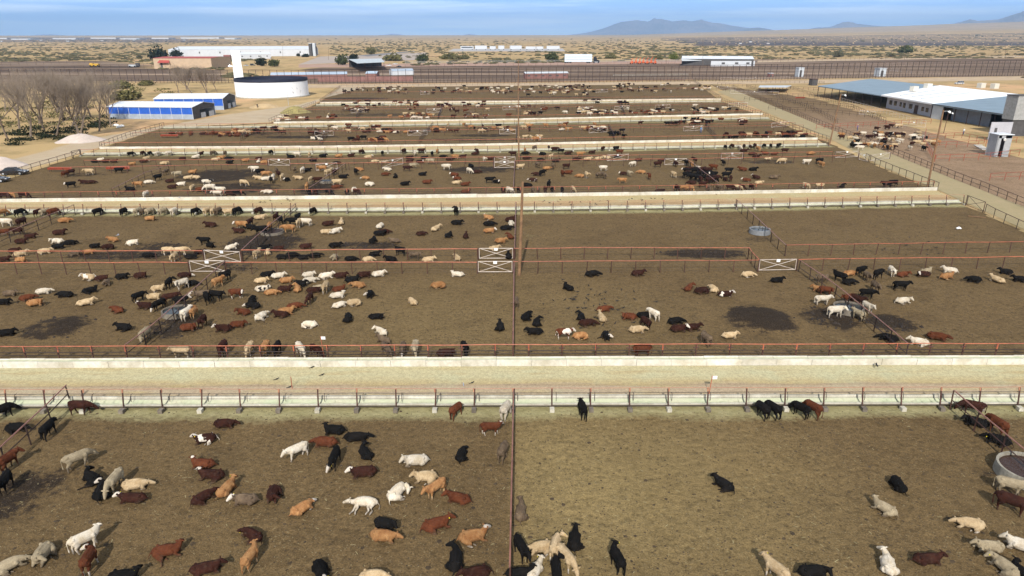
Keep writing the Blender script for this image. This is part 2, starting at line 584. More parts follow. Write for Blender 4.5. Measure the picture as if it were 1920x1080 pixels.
def lane_mat(name, side, track, mid):
    mt, t, b = nt(name)
    tc = N(t, "ShaderNodeTexCoord").outputs["Object"]
    cr_ = N(t, "ShaderNodeAttribute", attribute_name="cross").outputs["Fac"]
    mp = N(t, "ShaderNodeMapping")
    mp.inputs["Scale"].default_value = (0.12, 1.0, 1)
    t.links.new(tc, mp.inputs["Vector"])
    n1 = noise(t, mp.outputs[0], 1.3, 6, 0.65)
    n2 = noise(t, tc, 3.0, 6, 0.7)
    n3 = noise(t, tc, 0.25, 4, 0.6)
    x = mth(t, "ADD", cr_, mth(t, "MULTIPLY", mth(t, "SUBTRACT", n1, 0.5), 0.35))
    c = ramp(t, x, [(0.08, side), (0.20, mid), (0.27, track), (0.47, track), (0.56, mid), (0.70, side), (0.95, side)])
    c = mixc(t, ramp(t, n1, [(0.52, (0,) * 3), (0.66, (0.8,) * 3)]), c, mid)
    c = mixc(t, ramp(t, n3, [(0.52, (0,) * 3), (0.7, (0.35,) * 3)]), c, (0.43, 0.45, 0.30))
    c = mixc(t, 0.8, c, ramp(t, n2, [(0.3, (0.72,) * 3), (0.7, (1.15,) * 3)]), "MULTIPLY")
    rut = ramp(t, mth(t, "ADD", cr_, mth(t, "MULTIPLY", mth(t, "SUBTRACT", n1, 0.5), 0.10)), [(0.17, (1,) * 3), (0.21, (0.80, 0.77, 0.74)), (0.26, (1,) * 3), (0.44, (1,) * 3), (0.49, (0.80, 0.77, 0.74)), (0.54, (1,) * 3)])
    c = mixc(t, 0.8, c, rut, "MULTIPLY")
    n5 = noise(t, tc, 9.0, 3, 0.75)
    c = mixc(t, 0.9, c, ramp(t, n5, [(0.3, (0.66,) * 3), (0.5, (1,) * 3), (0.72, (1.25,) * 3)]), "MULTIPLY")
    t.links.new(c, b.inputs["Base Color"])
    b.inputs["Roughness"].default_value = 0.95
    b.inputs["Specular IOR Level"].default_value = 0.1
    bump(t, b, n2, 0.5, 0.05)
    return mt


LANE = lane_mat("feed_lane_soil", (0.45, 0.40, 0.24), (0.385, 0.30, 0.20), (0.41, 0.325, 0.17))
LANE2 = lane_mat("feed_lane_soil_tan", (0.42, 0.335, 0.175), (0.40, 0.27, 0.145), (0.43, 0.30, 0.16))
for i, (n_, f_, mm) in enumerate((("A", "C", LANE), ("D", "E", LANE2), ("F", "G", LANE2), ("H", "I", LANE2), ("J", "K", LANE2))):
    strip("feed_lane", offset_line(RW[n_], 0.6), offset_line(RW[f_], -0.02 if True else 0), 0.035, mm)
ROADM = mat("dirt_road_soil", (0.34, 0.265, 0.15), 0.95, 0.3, 0.4, col2=(0.29, 0.24, 0.125), bmp=0.4)
road_l = [W(*q) for q in ((1345, 172), (1440, 212), (1552, 258), (1655, 313), (1760, 357), (1850, 398), (1985, 460))]
road_r = [W(*q) for q in ((1372, 167), (1530, 232), (1607, 262), (1705, 302), (1799, 340), (1870, 368), (1995, 418))]
strip("dirt_road", road_l, road_r, 0.03, ROADM)
strip("dirt_lane", [W(560, 165), W(1000, 160.5), W(1500, 156.5), W(2000, 149)], [W(560, 159), W(1000, 155.5), W(1500, 150.5), W(2000, 141.5)], 0.03, mat("pale_dirt", (0.50, 0.37, 0.24), 0.95, 0.25, 0.2))

# crumbs of dry manure, clods and straw lying on the pen floors
def scatter(name, n_, poly, sizes, m_, flat, kind="clod", where=None, seed=1):
    r_ = np.random.default_rng(seed)
    xs = [p[0] for p in poly]
    ys = [p[1] for p in poly]
    V, Fc, base_ = [], [], 0
    x_ = r_.uniform(min(xs), max(xs), n_ * 6)
    y_ = r_.uniform(min(ys), max(ys), n_ * 6)
    ok = inpoly(x_, y_, poly)
    d_ = np.hypot(x_, y_)
    ok &= r_.random(len(x_)) < np.clip(30.0 / d_, 0, 1) ** 1.2
    if where is not None:
        ok &= where(x_, y_, r_)
    x_, y_ = x_[ok][:n_], y_[ok][:n_]
    k_ = len(x_)
    s_ = r_.uniform(sizes[0], sizes[1], k_) * r_.uniform(.5, 1, k_)
    if kind == "clod":
        tpl = np.array([(1, 0, 0), (.3, .9, 0), (-.8, .6, 0), (-.8, -.6, 0), (.3, -.9, 0), (.15, .1, 1), (-.35, -.2, .8)])
        fc = [(0, 1, 5), (1, 2, 5), (2, 6, 5), (2, 3, 6), (3, 4, 6), (4, 5, 6), (4, 0, 5)]
    else:
        tpl = np.array([(-1, -.12, .3), (1, -.08, .5), (1, .08, .5), (-1, .12, .3)])
        fc = [(0, 1, 2, 3)]
    a_ = r_.uniform(0, 6.283, k_)
    jit = 1 + r_.uniform(-.3, .3, (k_, len(tpl), 3))
    P3 = tpl[None] * jit * s_[:, None, None]
    P3[:, :, 2] *= flat
    q = np.empty_like(P3)
    q[:, :, 0] = P3[:, :, 0] * np.cos(a_)[:, None] - P3[:, :, 1] * np.sin(a_)[:, None] + x_[:, None]
    q[:, :, 1] = P3[:, :, 0] * np.sin(a_)[:, None] + P3[:, :, 1] * np.cos(a_)[:, None] + y_[:, None]
    gz = -0.02 + 0.03 * np.sin(x_ * .31 + np.sin(y_ * .23) * 2) * np.sin(y_ * .27 + x_ * .07)
    q[:, :, 2] = P3[:, :, 2] + (gz - .005)[:, None]
    nT = len(tpl)
    fs = [tuple(int(i + b_ * nT) for i in f) for b_ in range(k_) for f in fc]
    me_ = bpy.data.meshes.new(name)
    me_.from_pydata(q.reshape(-1, 3).tolist(), [], fs)
    me_.materials.append(m_)
    tag(link(name, me_), kind="stuff")


NEARP = poly_w((-100, 768), (2020, 768), (2060, 1110), (-140, 1110))
MIDP = poly_w((-60, 516), (1980, 504), (1990, 672), (-70, 672))
MID2 = poly_w((-60, 404), (1800, 384), (1990, 470), (-60, 490))
CLOD = mat("dry_clod", (0.085, 0.058, 0.032), 0.95, 0.5, 1.5, col2=(0.035, 0.024, 0.014))
CLOD2 = mat("pale_clod", (0.20, 0.155, 0.085), 0.95, 0.4, 1.5, col2=(0.14, 0.105, 0.055))
STRAWM = mat("straw_bits", (0.42, 0.36, 0.19), 0.9, 0.3, 2.0)
scatter("manure_clods", 7000, NEARP, (.03, .085), CLOD, .5, seed=2)
scatter("manure_clods", 420, NEARP, (.08, .2), CLOD, .25, seed=12)
scatter("dust_clods", 8000, NEARP, (.025, .07), CLOD2, .5, seed=3)
scatter("straw", 2600, NEARP, (.05, .15), STRAWM, .12, "straw", seed=4)
scatter("manure_clods", 5000, MIDP, (.05, .13), CLOD, .5, seed=5)
scatter("manure_clods", 1800, MID2, (.08, .18), CLOD, .5, seed=6)


def in_damp(x_, y_, r_):
    o_ = np.zeros(x_.shape)
    for (u, v, a, b_, s_) in DAMP[:12]:
        c_ = W(u, v)
        rx = (W(u + a, v) - c_).length
        ry = abs((W(u, v - b_) - W(u, v + b_)).y) / 2
        o_ = np.maximum(o_, s_ * np.clip(1.2 - ((x_ - c_.x) / rx) ** 2 - ((y_ - c_.y) / ry) ** 2, 0, 1))
    return r_.random(x_.shape) < o_


scatter("manure_clods", 9000, poly_w((-60, 440), (1990, 440), (1990, 672), (-70, 672)), (.10, .30), mat("wet_clod", (0.035, 0.025, 0.019), 0.85, 0.5, 1.5, col2=(0.014, 0.010, 0.008)), .8, where=in_damp, seed=9)
# ------------------------------------------------------------------ fences, feed bunks, gates, tanks, poles
def seglens(pts):
    L = [0.0]
    for a, b in zip(pts, pts[1:]):
        L.append(L[-1] + (b - a).length)
    return L


def along(pts, L, s):
    s = min(max(s, 0), L[-1])
    for i in range(len(pts) - 1):
        if s <= L[i + 1] + 1e-9:
            t = (pts[i + 1] - pts[i]).normalized()
            return pts[i].lerp(pts[i + 1], (s - L[i]) / max(1e-9, L[i + 1] - L[i])), t
    return pts[-1], (pts[-1] - pts[-2]).normalized()


def unit_post(name, r, n=8, capr=None):
    mb = MB()
    mb.tube((0, 0, 0), (0, 0, 1), r, n=n)
    me_ = bpy.data.meshes.new(name)
    me_.from_pydata([tuple(v) for v in mb.v], [], mb.f)
    return me_


POSTS = {}


def post_mesh(r, mt, foot=False, bracket=False):
    key = (r, mt.name, foot, bracket)
    if key not in POSTS:
        mb = MB()
        mb.tube((0, 0, -0.05), (0, 0, 1.0), r, n=8)
        if bracket:     # the short cross arm that carries the neck rail
            mb.tube((-0.24, 0, 0.80), (0.24, 0, 0.80), r * 0.75, n=6)
            mb.tube((0, -0.14, 0.55), (0, 0.10, 0.55), r * 0.7, n=6)
        m_ = bpy.data.meshes.new("post")
        m_.from_pydata([tuple(v) for v in mb.v], [], mb.f)
        m_.materials.append(mt)
        POSTS[key] = m_
    return POSTS[key]


GRP_FENCE = "pipe fences between the pens"


def fence(label, pix_pts=None, wpts=None, h=1.45, gap=3.0, posts=RUST, rail=ORANGE, wires=4, r=0.05, parts=True, mid=None, bracket=False, name="pipe_fence", netting=False, railr=None, group=GRP_FENCE, stay=None):
    pts = [Vector(p) for p in wpts] if wpts else [W(u, v) for u, v in pix_pts]
    L = seglens(pts)
    n = max(1, round(L[-1] / gap))
    spots = [along(pts, L, L[-1] * i / n) for i in range(n + 1)]
    mid_p, _ = along(pts, L, L[-1] / 2)
    root = thing(name, label, "fence", tuple(mid_p), group)
    railr = railr or r * 0.95
    up = Vector((0, 0, 1))
    if parts or n <= 100:
        pm = post_mesh(r, posts, bracket=bracket)
        for p, t in spots:
            hh = h * (1 + 0.015 * rng.uniform(-1, 1))
            o = link("post", pm, root)
            o.location = p - mid_p
            o.scale = (1, 1, hh)
            o.rotation_euler = (rng.uniform(-.045, .045), rng.uniform(-.05, .05), math.atan2(t.y, t.x))
    else:
        mb = MB()
        for p, t in spots:
            mb.tube(p, p + up * h, r, n=5)
        mb.build("post_row", posts, root)["kind"] = "stuff"
    sag = lambda: up * rng.uniform(-.06, .035)
    knots = [along(pts, L, L[-1] * i / n)[0] for i in range(n + 1)]
    mb = MB()
    mb.path([p + up * h + sag() for p in knots], railr, n=6)
    mb.build("top_rail", rail, root)
    if mid:
        mb = MB()
        for z_ in mid:
            mb.path([p + up * (h * z_) + sag() for p in knots], railr * 0.8, n=5)
        mb.build("middle_rail", posts, root)
    if wires:
        mb = MB()
        for i in range(wires):
            z_ = h * (0.14 + 0.72 * i / max(1, wires - 1))
            mb.path([p + up * z_ + sag() for p in knots], 0.008, n=3)
        if netting and parts:
            for a, b in zip(knots, knots[1:]):
                k = max(2, int((b - a).length / 0.3))
                for j in range(1, k):
                    q = a.lerp(b, j / k)
                    mb.tube(q + up * 0.1, q + up * (h * .9), 0.006, n=3, cap=False)
        mb.build("wire_netting", WIRE, root)
    return root


def bunk(label, line, flip, parts=True, white=False, name="feed_bunk", width=1.05, back=0.62, front=0.42, shift=0.15):
    """a concrete trough along the line; flip=False: pen on the viewer's side"""
    pts = offset_line(line, shift) if not flip else line
    L = seglens(pts)
    mid_p, _ = along(pts, L, L[-1] / 2)
    root = thing(name, label, "feed trough", tuple(mid_p), "concrete feed bunks along the lanes")
    w, tk = width, 0.11
    prof = [(0.30, 0), (w, 0), (w, back), (w - tk, back), (w - tk - 0.16, 0.20), (w - 0.45, 0.14), (0.36, 0.14), (tk + 0.06, 0.2), (tk, front), (0, front), (0, front - .09)]
    if flip:   # seen from the lane: the tall wall stands on the viewer's side
        prof = [(w - a, b) for a, b in prof][::-1]
    mt = CONCW if white else CONC
    n = max(1, round(L[-1] / 2.93))
    mb_all = MB()
    fd = MB()
    for i in range(n):
        p, t = along(pts, L, L[-1] * (i + .004) / n)
        q, _ = along(pts, L, L[-1] * (i + .996) / n)
        t = (q - p).normalized()
        nrm = Vector((-t.y, t.x, 0))
        dz = rng.uniform(-.03, .02)
        mb = mb_all if not parts else MB()
        mb.prism(prof, p + Vector((0, 0, dz)) + nrm * rng.uniform(-.03, .03), nrm, t, Vector((0, 0, 1)), (q - p).length, 0)
        if parts:
            mb.build("bunk_section", mt, root)
        # what lies in the trough
        lo, hi = (0.10, w - 0.14) if not flip else (0.14, w - 0.10)
        k = 8
        for j in range(k):
            a0, a1 = p.lerp(q, j / k), p.lerp(q, (j + 1) / k)
            z0 = 0.19 + rng.uniform(0, .05)
            z1 = 0.19 + rng.uniform(0, .05)
            m0 = lo + (hi - lo) * rng.uniform(.4, .6)
            zl, zh = (.33, .40) if not flip else (.40, .33)
            fd.add([a0 + nrm * lo + Vector((0, 0, zl)), a1 + nrm * lo + Vector((0, 0, zl)), a1 + nrm * m0 + Vector((0, 0, z1 + .08)), a0 + nrm * m0 + Vector((0, 0, z0 + .08)),
                    a1 + nrm * hi + Vector((0, 0, zh)), a0 + nrm * hi + Vector((0, 0, zh))], [(0, 1, 2, 3), (3, 2, 4, 5)])
    if not parts:
        mb_all.build("trough", mt, root)
    fd.build("feed", FEED, root)
    return root


# the two near bunk rows with everything on them
bunk("pale concrete feed bunk nearest the camera, edging the wide lane", RW["A"], False)
bunk("whitewashed concrete feed bunk along the far edge of the wide feed lane", RW["C"], True, white=True, back=0.58)
bunk("pale concrete feed bunk heading the third pen row, before the tan lane", RW["D"], False)
bunk("whitewashed feed bunk on the far side of the tan lane, ending by the leaning pole", RW["E"], True, white=True)
bunk("pale green-dusted feed bunk at the back of the fourth pen row", RW["F"], False, parts=False)
bunk("white-walled feed bunk at the front of the fifth pen row", RW["G"], True, parts=False, white=True)
bunk("pale feed bunk at the back of the fifth pen row, past the blue sheds", RW["H"], False, parts=False)
bunk("white-walled feed bunk at the front of the sixth pen row", RW["I"], True, parts=False, white=True)
bunk("pale feed bunk at the back of the sixth pen row", RW["J"], False, parts=False)
bunk("white-walled feed bunk at the front of the last pen row", RW["K"], True, parts=False, white=True)

# fences over the bunks (posts lean over the trough from the pen side)
def bunk_fence(label, line, h, top, lean, blocks=True, gap=2.93, group="pipe fences over the feed bunks", cables=True, parts=True, bracket=False, phase=0.0):
    pts = line
    L = seglens(pts)
    mid_p, _ = along(pts, L, L[-1] / 2)
    root = thing("bunk_fence", label, "fence", tuple(mid_p), group)
    n = round(L[-1] / gap)
    up = Vector((0, 0, 1))
    knots = []
    pm = post_mesh(0.055, RUST, bracket=bracket)
    pmb = MB()
    bl = MB()
    strut = MB()
    for i in range(n + 1):
        p, t = along(pts, L, L[-1] * (i + phase) / n)
        nr = Vector((-t.y, t.x, 0))
        knots.append((p, nr))
        if parts:
            o = link("post", pm, root)
            o.location = p - mid_p
            o.scale = (1, 1, h * rng.uniform(.985, 1.015))
            o.rotation_euler = (-lean + rng.uniform(-.05, .05), rng.uniform(-.05, .05), math.atan2(t.y, t.x))
            tp = MB()
            a = p + up * (h * (.84 if cables else .6)) + nr * (h * (.84 if cables else .6) * math.sin(lean))
            b = p + up * (h * 1.0) + nr * (h * math.sin(lean))
            tp.tube(a, b, 0.06, n=8)
            tp.build("post_top", WORNRAIL if cables else ORANGE, root)
        else:
            if n > 100:
                pmb.tube(p, p + up * h + nr * h * math.sin(lean), 0.05, n=5)
            else:
                o = link("post", pm, root)
                o.location, o.scale, o.rotation_euler = p - mid_p, (1, 1, h), (-lean, 0, math.atan2(t.y, t.x))
        if blocks:
            bl.cbox(p - nr * 0.32, 0.42, 0.44, 0.34, math.atan2(t.y, t.x))
        if cables:      # hooked stay between trough wall and rail
            q = p + t * 0.35 + nr * 0.55
            strut.path([q + up * 0.45, q + up * 0.85 + nr * .06, q + up * 1.0 + nr * 0.16, q + up * 0.98 + nr * 0.34], 0.022, n=5)
    if pmb.v:
        o = pmb.build("post_row", RUST, root)
        o["kind"] = "stuff"
    mb = MB()
    mb.path([p + up * (h + rng.uniform(-.03, .03)) + nr * (h * math.sin(lean)) for p, nr in knots], (0.02 if cables else 0.036) if parts else 0.045, n=6)
    mb.build("top_rail", WORNRAIL if cables else ORANGE, root)
    if blocks:
        for i, (p, nr) in enumerate(knots):
            b1 = MB().cbox(p - nr * 0.22, 0.34, 0.40, 0.28, math.atan2(-nr.x, nr.y) + rng.uniform(-.08, .08))
            b1.build("footing", DIRTYC if i % 3 else CONC, root)
    mb = MB()
    if cables:
        for zz, off in ((0.66, .62), (0.86, .72), (0.98, .85)):
            mb.path([p + up * (zz + rng.uniform(-.03, .03)) + nr * off for p, nr in knots], 0.013, n=4)
    mb.path([p + up * (0.34 if cables else .6) + nr * 0.02 for p, nr in knots], 0.026, n=5)  # in cabled rows this low dark pipe draws the trough lip's shadow line
    if bracket:
        mb.path([p + up * (h * .62) - nr * 0.05 for p, nr in knots], 0.034, n=5)
        mb.path([p + up * (h * .40) + nr * 0.02 for p, nr in knots], 0.016, n=4)
    mb.build("neck_rail_and_lip_shade", DARKPIPE, root)
    if cables:
        strut.build("stay_row", DARKPIPE, root)["kind"] = "stuff"
    return root


bunk_fence("rusty posts with orange tips leaning over the feed bunk nearest the camera", RW["A"], 1.62, ORANGE, 0.22)
bunk_fence("orange-railed fence with cross brackets standing behind the whitewashed bunk of the wide lane", offset_line(RW["C"], 1.2), 1.45, ORANGE, 0.0, blocks=False, cables=False, bracket=True, gap=2.87, phase=.45)
bunk_fence("rusty posts leaning over the feed bunk at the head of the third pen row", RW["D"], 1.6, ORANGE, 0.2)
bunk_fence("orange-railed fence behind the whitewashed bunk on the tan lane", offset_line(RW["E"], 1.2), 1.45, ORANGE, 0.0, blocks=False, cables=False, bracket=True, gap=3.0)
bunk_fence("rusty fence over the bunk at the back of the fourth pen row", RW["F"], 1.55, ORANGE, 0.2, blocks=True, cables=False, parts=False)
for k, lab, sh in (("G", "orange-railed fence behind the white bunk of the fifth pen row", 1.2), ("H", "rusty fence over the bunk at the back of the fifth pen row", 0), ("I", "orange-railed fence behind the white bunk of the sixth pen row", 1.2),
                   ("J", "rusty fence over the bunk at the back of the sixth pen row", 0), ("K", "orange-railed fence behind the white bunk of the last pen row", 1.2)):
    bunk_fence(lab, offset_line(RW[k], sh), 1.45, ORANGE, 0.0 if sh else .15, blocks=False, cables=False, parts=False, gap=3.4)

# alleys and dividers
fence("orange pipe fence on the alley's near side, ending at the left white gate", [(-60, 514.5), (356, 514), ], wires=4, netting=False)
fence("orange pipe fence on the near side of the alley, between the two white gates", [(426, 513.8), (895, 513.2)], netting=True)
fence("orange netted pipe fence on the alley's near side, right of the centre pole", [(962, 512.8), (1420, 509.5)], netting=True)
fence("orange pipe fence on the near side of the alley, beyond the right white gate", [(1493, 508), (1643, 505.5), (1975, 502.5)], netting=True)
fence("orange pipe fence on the far side of the alley, ending at the left white gate", [(-60, 492), (383, 490.5)])
fence("orange pipe fence on the far side of the alley, between white gate and centre gate", [(455, 490.2), (579, 489.5), (896, 486.8)])
fence("orange pipe fence on the far side of the alley, right of the centre pole", [(964, 486.5), (1100, 485), (1402, 485.5)])
fence("short orange fence joining the alley's two sides beside the right white gate", [(1402, 485.5), (1421, 509.5)], gap=1.6)
fence("orange pipe fence on the far side of the alley at the empty pen's corner", [(1472, 480), (1611, 478), (1975, 472)])
fence("dark divider fence with a pale top rail slanting into the front left corner", [(133, 757), (60, 832), (-40, 930)], rail=RUSTRAIL, posts=DARKPIPE, mid=(.55,), h=1.6, wires=3, gap=3.1)
fence("centre divider fence of the front pens running straight at the camera", [(963, 763), (956, 1110)], rail=RUSTRAIL, posts=RUST, mid=(.55,), wires=4, h=1.55, netting=True)
fence("rusty divider fence slanting past the round tank in the front right corner", [(1781, 768), (1852, 832), (2000, 962)], rail=RUSTRAIL, posts=RUST, mid=(.5,), h=1.6, wires=3, netting=True)
fence("rusty divider fence crossing the second pen row at the left tank", [(424, 512), (290, 637), (240, 676)], rail=RUSTRAIL, mid=(.5,), wires=3, posts=DARKPIPE)
fence("centre divider fence of the second pen row, seen end-on", [(964, 510), (962, 676)], rail=RUSTRAIL, mid=(.5,), wires=4, r=.06)
fence("rusty divider fence slanting past the muddy tank in the second pen row", [(1497, 509), (1575, 567), (1697, 673)], rail=RUSTRAIL, posts=DARKPIPE, mid=(.4,), wires=3)
fence("rusty divider fence slanting across the third pen row near its left end", [(141, 401), (22, 453), (-40, 480)], rail=RUSTRAIL, posts=DARKPIPE, mid=(.5,), wires=2)
fence("dark divider fence through the tank in the crowded third-row pen", [(556, 398), (500, 447), (456, 489)], rail=RUSTRAIL, posts=DARKPIPE, mid=(.66, .33), wires=1)
fence("centre divider fence of the third pen row, seen end-on beside the wooden pole", [(967, 397), (965, 486)], rail=RUSTRAIL, mid=(.5,), wires=3)
fence("dark divider fence slanting past the round tank between the two empty pens", [(1381, 392), (1416, 425), (1471, 480)], rail=RUSTRAIL, posts=DARKPIPE, mid=(), wires=3)
fence("dark mesh fence along the road beside the empty corner pen", [(1846, 399), (1874, 415), (1985, 466)], rail=RUST, posts=DARKPIPE, wires=5, netting=True)
fence("dark boundary fence running past the parked black car", [(-60, 362), (52, 323), (152, 293)], rail=RUST, posts=DARKPIPE, mid=(.5,), wires=2)
fence("rusty divider fence at the left end of the fourth pen row", [(318, 323), (275, 337), (213, 369)], rail=RUSTRAIL, posts=DARKPIPE, mid=(.5,), wires=1)
fence("dark divider fence through the mud at the middle left of the fourth pen row", [(649, 319), (582, 367)], rail=RUSTRAIL, posts=DARKPIPE, mid=(.5,), wires=1)
fence("centre divider fence of the fourth pen row, seen end-on", [(965, 314), (963, 367)], rail=RUSTRAIL, mid=(.5,), wires=2)
fence("rusty divider fence among the black cattle of the fourth pen row", [(1288, 311), (1346, 358)], rail=RUSTRAIL, posts=DARKPIPE, mid=(.5,), wires=1)
fence("near alley fence behind the fourth pen row, left of the first white gate", [(120, 327), (347, 323), (503, 320.5)], wires=2)
fence("near alley fence behind the fourth pen row, between its first and third gates", [(545, 320), (695, 318), (925, 315)], wires=2)
fence("near alley fence behind the fourth pen row, right of the centre fence", [(965, 314), (1040, 312.8), (1245, 310.5)], wires=2)
fence("near alley fence behind the fourth pen row, at its road end", [(1290, 310), (1434, 307), (1584, 304)], wires=2)
fence("far alley fence behind the fourth pen row, left half", [(160, 313.5), (500, 311), (950, 306.5)], wires=2)
fence("far alley fence behind the fourth pen row, right half", [(972, 306), (1350, 300), (1560, 296)], wires=2)
fence("dark fence along the near side of the dirt road by the fourth pen row", [(1622, 300), (1655, 316), (1757, 357)], posts=DARKPIPE, rail=RUST, wires=2, netting=False)
fence("long dark fence along the far side of the dirt road", [(1530, 232), (1607, 262), (1705, 302), (1799, 340), (1851, 360), (1917, 388), (1985, 417)], posts=DARKPIPE, rail=RUST, mid=(.5,), wires=2)
fence("dark gate-ended fence at the left end of the fifth pen row beside the gravel heap", [(188, 278), (240, 258), (308, 238.5)], posts=DARKPIPE, rail=RUST, mid=(.5,), wires=1)
FAR = dict(parts=False, wires=0, r=0.045)
fence("near alley fence across the fifth pen row, left half", [(250, 258.5), (700, 255), (955, 252)], mid=(.5,), **FAR)
fence("near alley fence across the fifth pen row, right half", [(972, 251.7), (1210, 248.5), (1505, 243.5)], mid=(.5,), **FAR)
fence("far alley fence across the fifth pen row", [(280, 252.5), (700, 249), (1210, 243), (1490, 238.5)], mid=(.5,), **FAR)
for lab, pp in (("left of the fifth row's red cattle", [(476, 246), (452, 264)]), ("at the middle left of the fifth pen row", [(617, 249), (600, 272)]), ("dark slanting in the middle of the fifth pen row", [(812, 237), (787, 268)]),
                ("of the fifth pen row, seen end-on behind the pole", [(969, 236), (968, 271)]), ("by the black bulls of the fifth pen row", [(1141, 242), (1152, 264)]), ("beside the man in blue in the fifth pen row", [(1323, 241), (1342, 262)])):
    fence("divider fence " + lab, pp, posts=DARKPIPE, rail=RUST, mid=(.66, .33), parts=False, wires=0, gap=2.4)
fence("fence along the road edge of the fifth pen row", [(1446, 226), (1557, 268)], posts=DARKPIPE, rail=RUST, mid=(.5,), **FAR)
fence("near alley fence across the sixth pen row", [(560, 213), (960, 209), (1400, 201)], mid=(.5,), **FAR)
fence("far alley fence across the sixth pen row", [(570, 208.5), (960, 205), (1395, 197)], mid=(.5,), **FAR)
for lab, pp in (("at the left end of the sixth pen row", [(680, 207), (668, 223)]), ("in the middle of the sixth pen row", [(828, 207), (821, 225)]), ("right of centre in the sixth pen row", [(1163, 201), (1172, 219)])):
    fence("divider fence " + lab, pp, posts=DARKPIPE, rail=RUST, mid=(.5,), parts=False, wires=0, gap=2.4)
fence("fence at the left end of the sixth pen row by the earth heap", [(505, 231), (548, 213), (592, 196)], posts=DARKPIPE, rail=RUST, mid=(.5,), **FAR)
fence("fence along the road edge of the sixth pen row", [(1354, 190), (1440, 222)], posts=DARKPIPE, rail=RUST, mid=(.5,), **FAR)
fence("back fence of the last pen row where cattle feed", [(640, 163), (960, 159.5), (1300, 153.5)], mid=(.5,), **FAR)
fence("fence at the left end of the last pen row", [(600, 193), (638, 165)], posts=DARKPIPE, rail=RUST, mid=(.5,), **FAR)
fence("fence at the road end of the last pen row", [(1300, 153.5), (1353, 188)], posts=DARKPIPE, rail=RUST, mid=(.5,), **FAR)
fence("alley fence across the last pen row", [(620, 179), (960, 176), (1330, 169.5)], mid=(.5,), **FAR)

# working pens right of the road
def working(lab, pp, **k):
    fence(lab, pp, group="pipe fences of the working pens", **{**dict(posts=REDPIPE, rail=REDPIPE, mid=(.5,), wires=0), **k})


working("bright orange pipe fence across the empty working pen, near the booth", [(1752, 303), (1843, 300), (1910, 292)], gap=3.6)
working("bright orange pipe fence in front of the empty working pen, nearest the road bend", [(1855, 339), (1930, 336), (1990, 333)], gap=3.4)
working("bright orange pipe fence behind the crowded holding pen", [(1530, 243), (1640, 237), (1745, 232)], parts=False)
working("orange pipe fence slanting between holding pen and empty working pen", [(1735, 250), (1731, 270), (1752, 303)], parts=False)
working("orange pipe fence at the far end of the empty working pen", [(1752, 277), (1830, 275), (1905, 268)], parts=False)
working("orange pipe fence around the corral before the barn door", [(1740, 262), (1800, 258), (1845, 268)], parts=False)
working("pale pipe fence beside the barn's long open side", [(1575, 190), (1640, 208), (1735, 236)], posts=WHITEP, rail=WHITEP, parts=False)
for i, (lab, pp) in enumerate((("first thin dark alley fence left of the barn", [(1345, 160), (1450, 166), (1535, 170)]), ("second thin dark alley fence left of the barn", [(1360, 172), (1470, 180), (1560, 186)]),
                               ("third thin dark alley fence left of the barn", [(1395, 188), (1500, 196), (1600, 203)]), ("fourth thin dark alley fence left of the barn", [(1440, 206), (1540, 212), (1650, 222)]),
                               ("slanting dark fence beside the small shade roof", [(1400, 164), (1520, 205), (1570, 232)]), ("outer slanting dark fence between shade roof and barn", [(1480, 166), (1600, 205), (1660, 230)]),
                               ("dark fence on the far side of the dirt road's upper end", [(1372, 164), (1450, 197), (1530, 232)]), ("dark fence in front of the feed wagon shed", [(1300, 152), (1420, 155), (1545, 157)]))):
    working(lab, pp, posts=DARKPIPE, rail=RUST, parts=False, gap=2.6)


def gate(label, p0, p1, h=1.45, m_=None, posts=True, lift=0.0, sign=True, px=True):
    m_ = m_ or WHITEP
    a, b = (W(*p0), W(*p1)) if px else (Vector(p0), Vector(p1))
    t = (b - a).normalized()
    nr = Vector((t.y, -t.x, 0))
    up = Vector((0, 0, 1))
    root = thing("pipe_gate", label, "gate", tuple(a.lerp(b, .5)), "white pipe gates of the alleys")
    r = 0.042
    z0, z1 = 0.16, h - 0.02
    a2, b2 = a + t * .12 - nr * .08, b - t * .12 - nr * .08
    mb = MB()
    mb.path([a2 + up * z0, b2 + up * z0, b2 + up * z1, a2 + up * z1, a2 + up * z0], r, n=8)
    mb.build("frame", m_, root)
    for q0, q1 in ((a2 + up * z0, b2 + up * z1), (a2 + up * z1, b2 + up * z0)):
        MB().tube(q0, q1, r * .75, n=6).build("brace", m_, root)
    if posts:
        for q in (a, b):
            MB().tube(q, q + up * (h + .05), 0.06, n=8).build("post", RUST, root)
    if sign:
        c = a2.lerp(b2, .5) + up * (z1 - .28) + nr * .06
        MB().box(c - t * .22, t * .44, nr * .012, up * .34).build("sign_plate", SIGN, root)
    return root


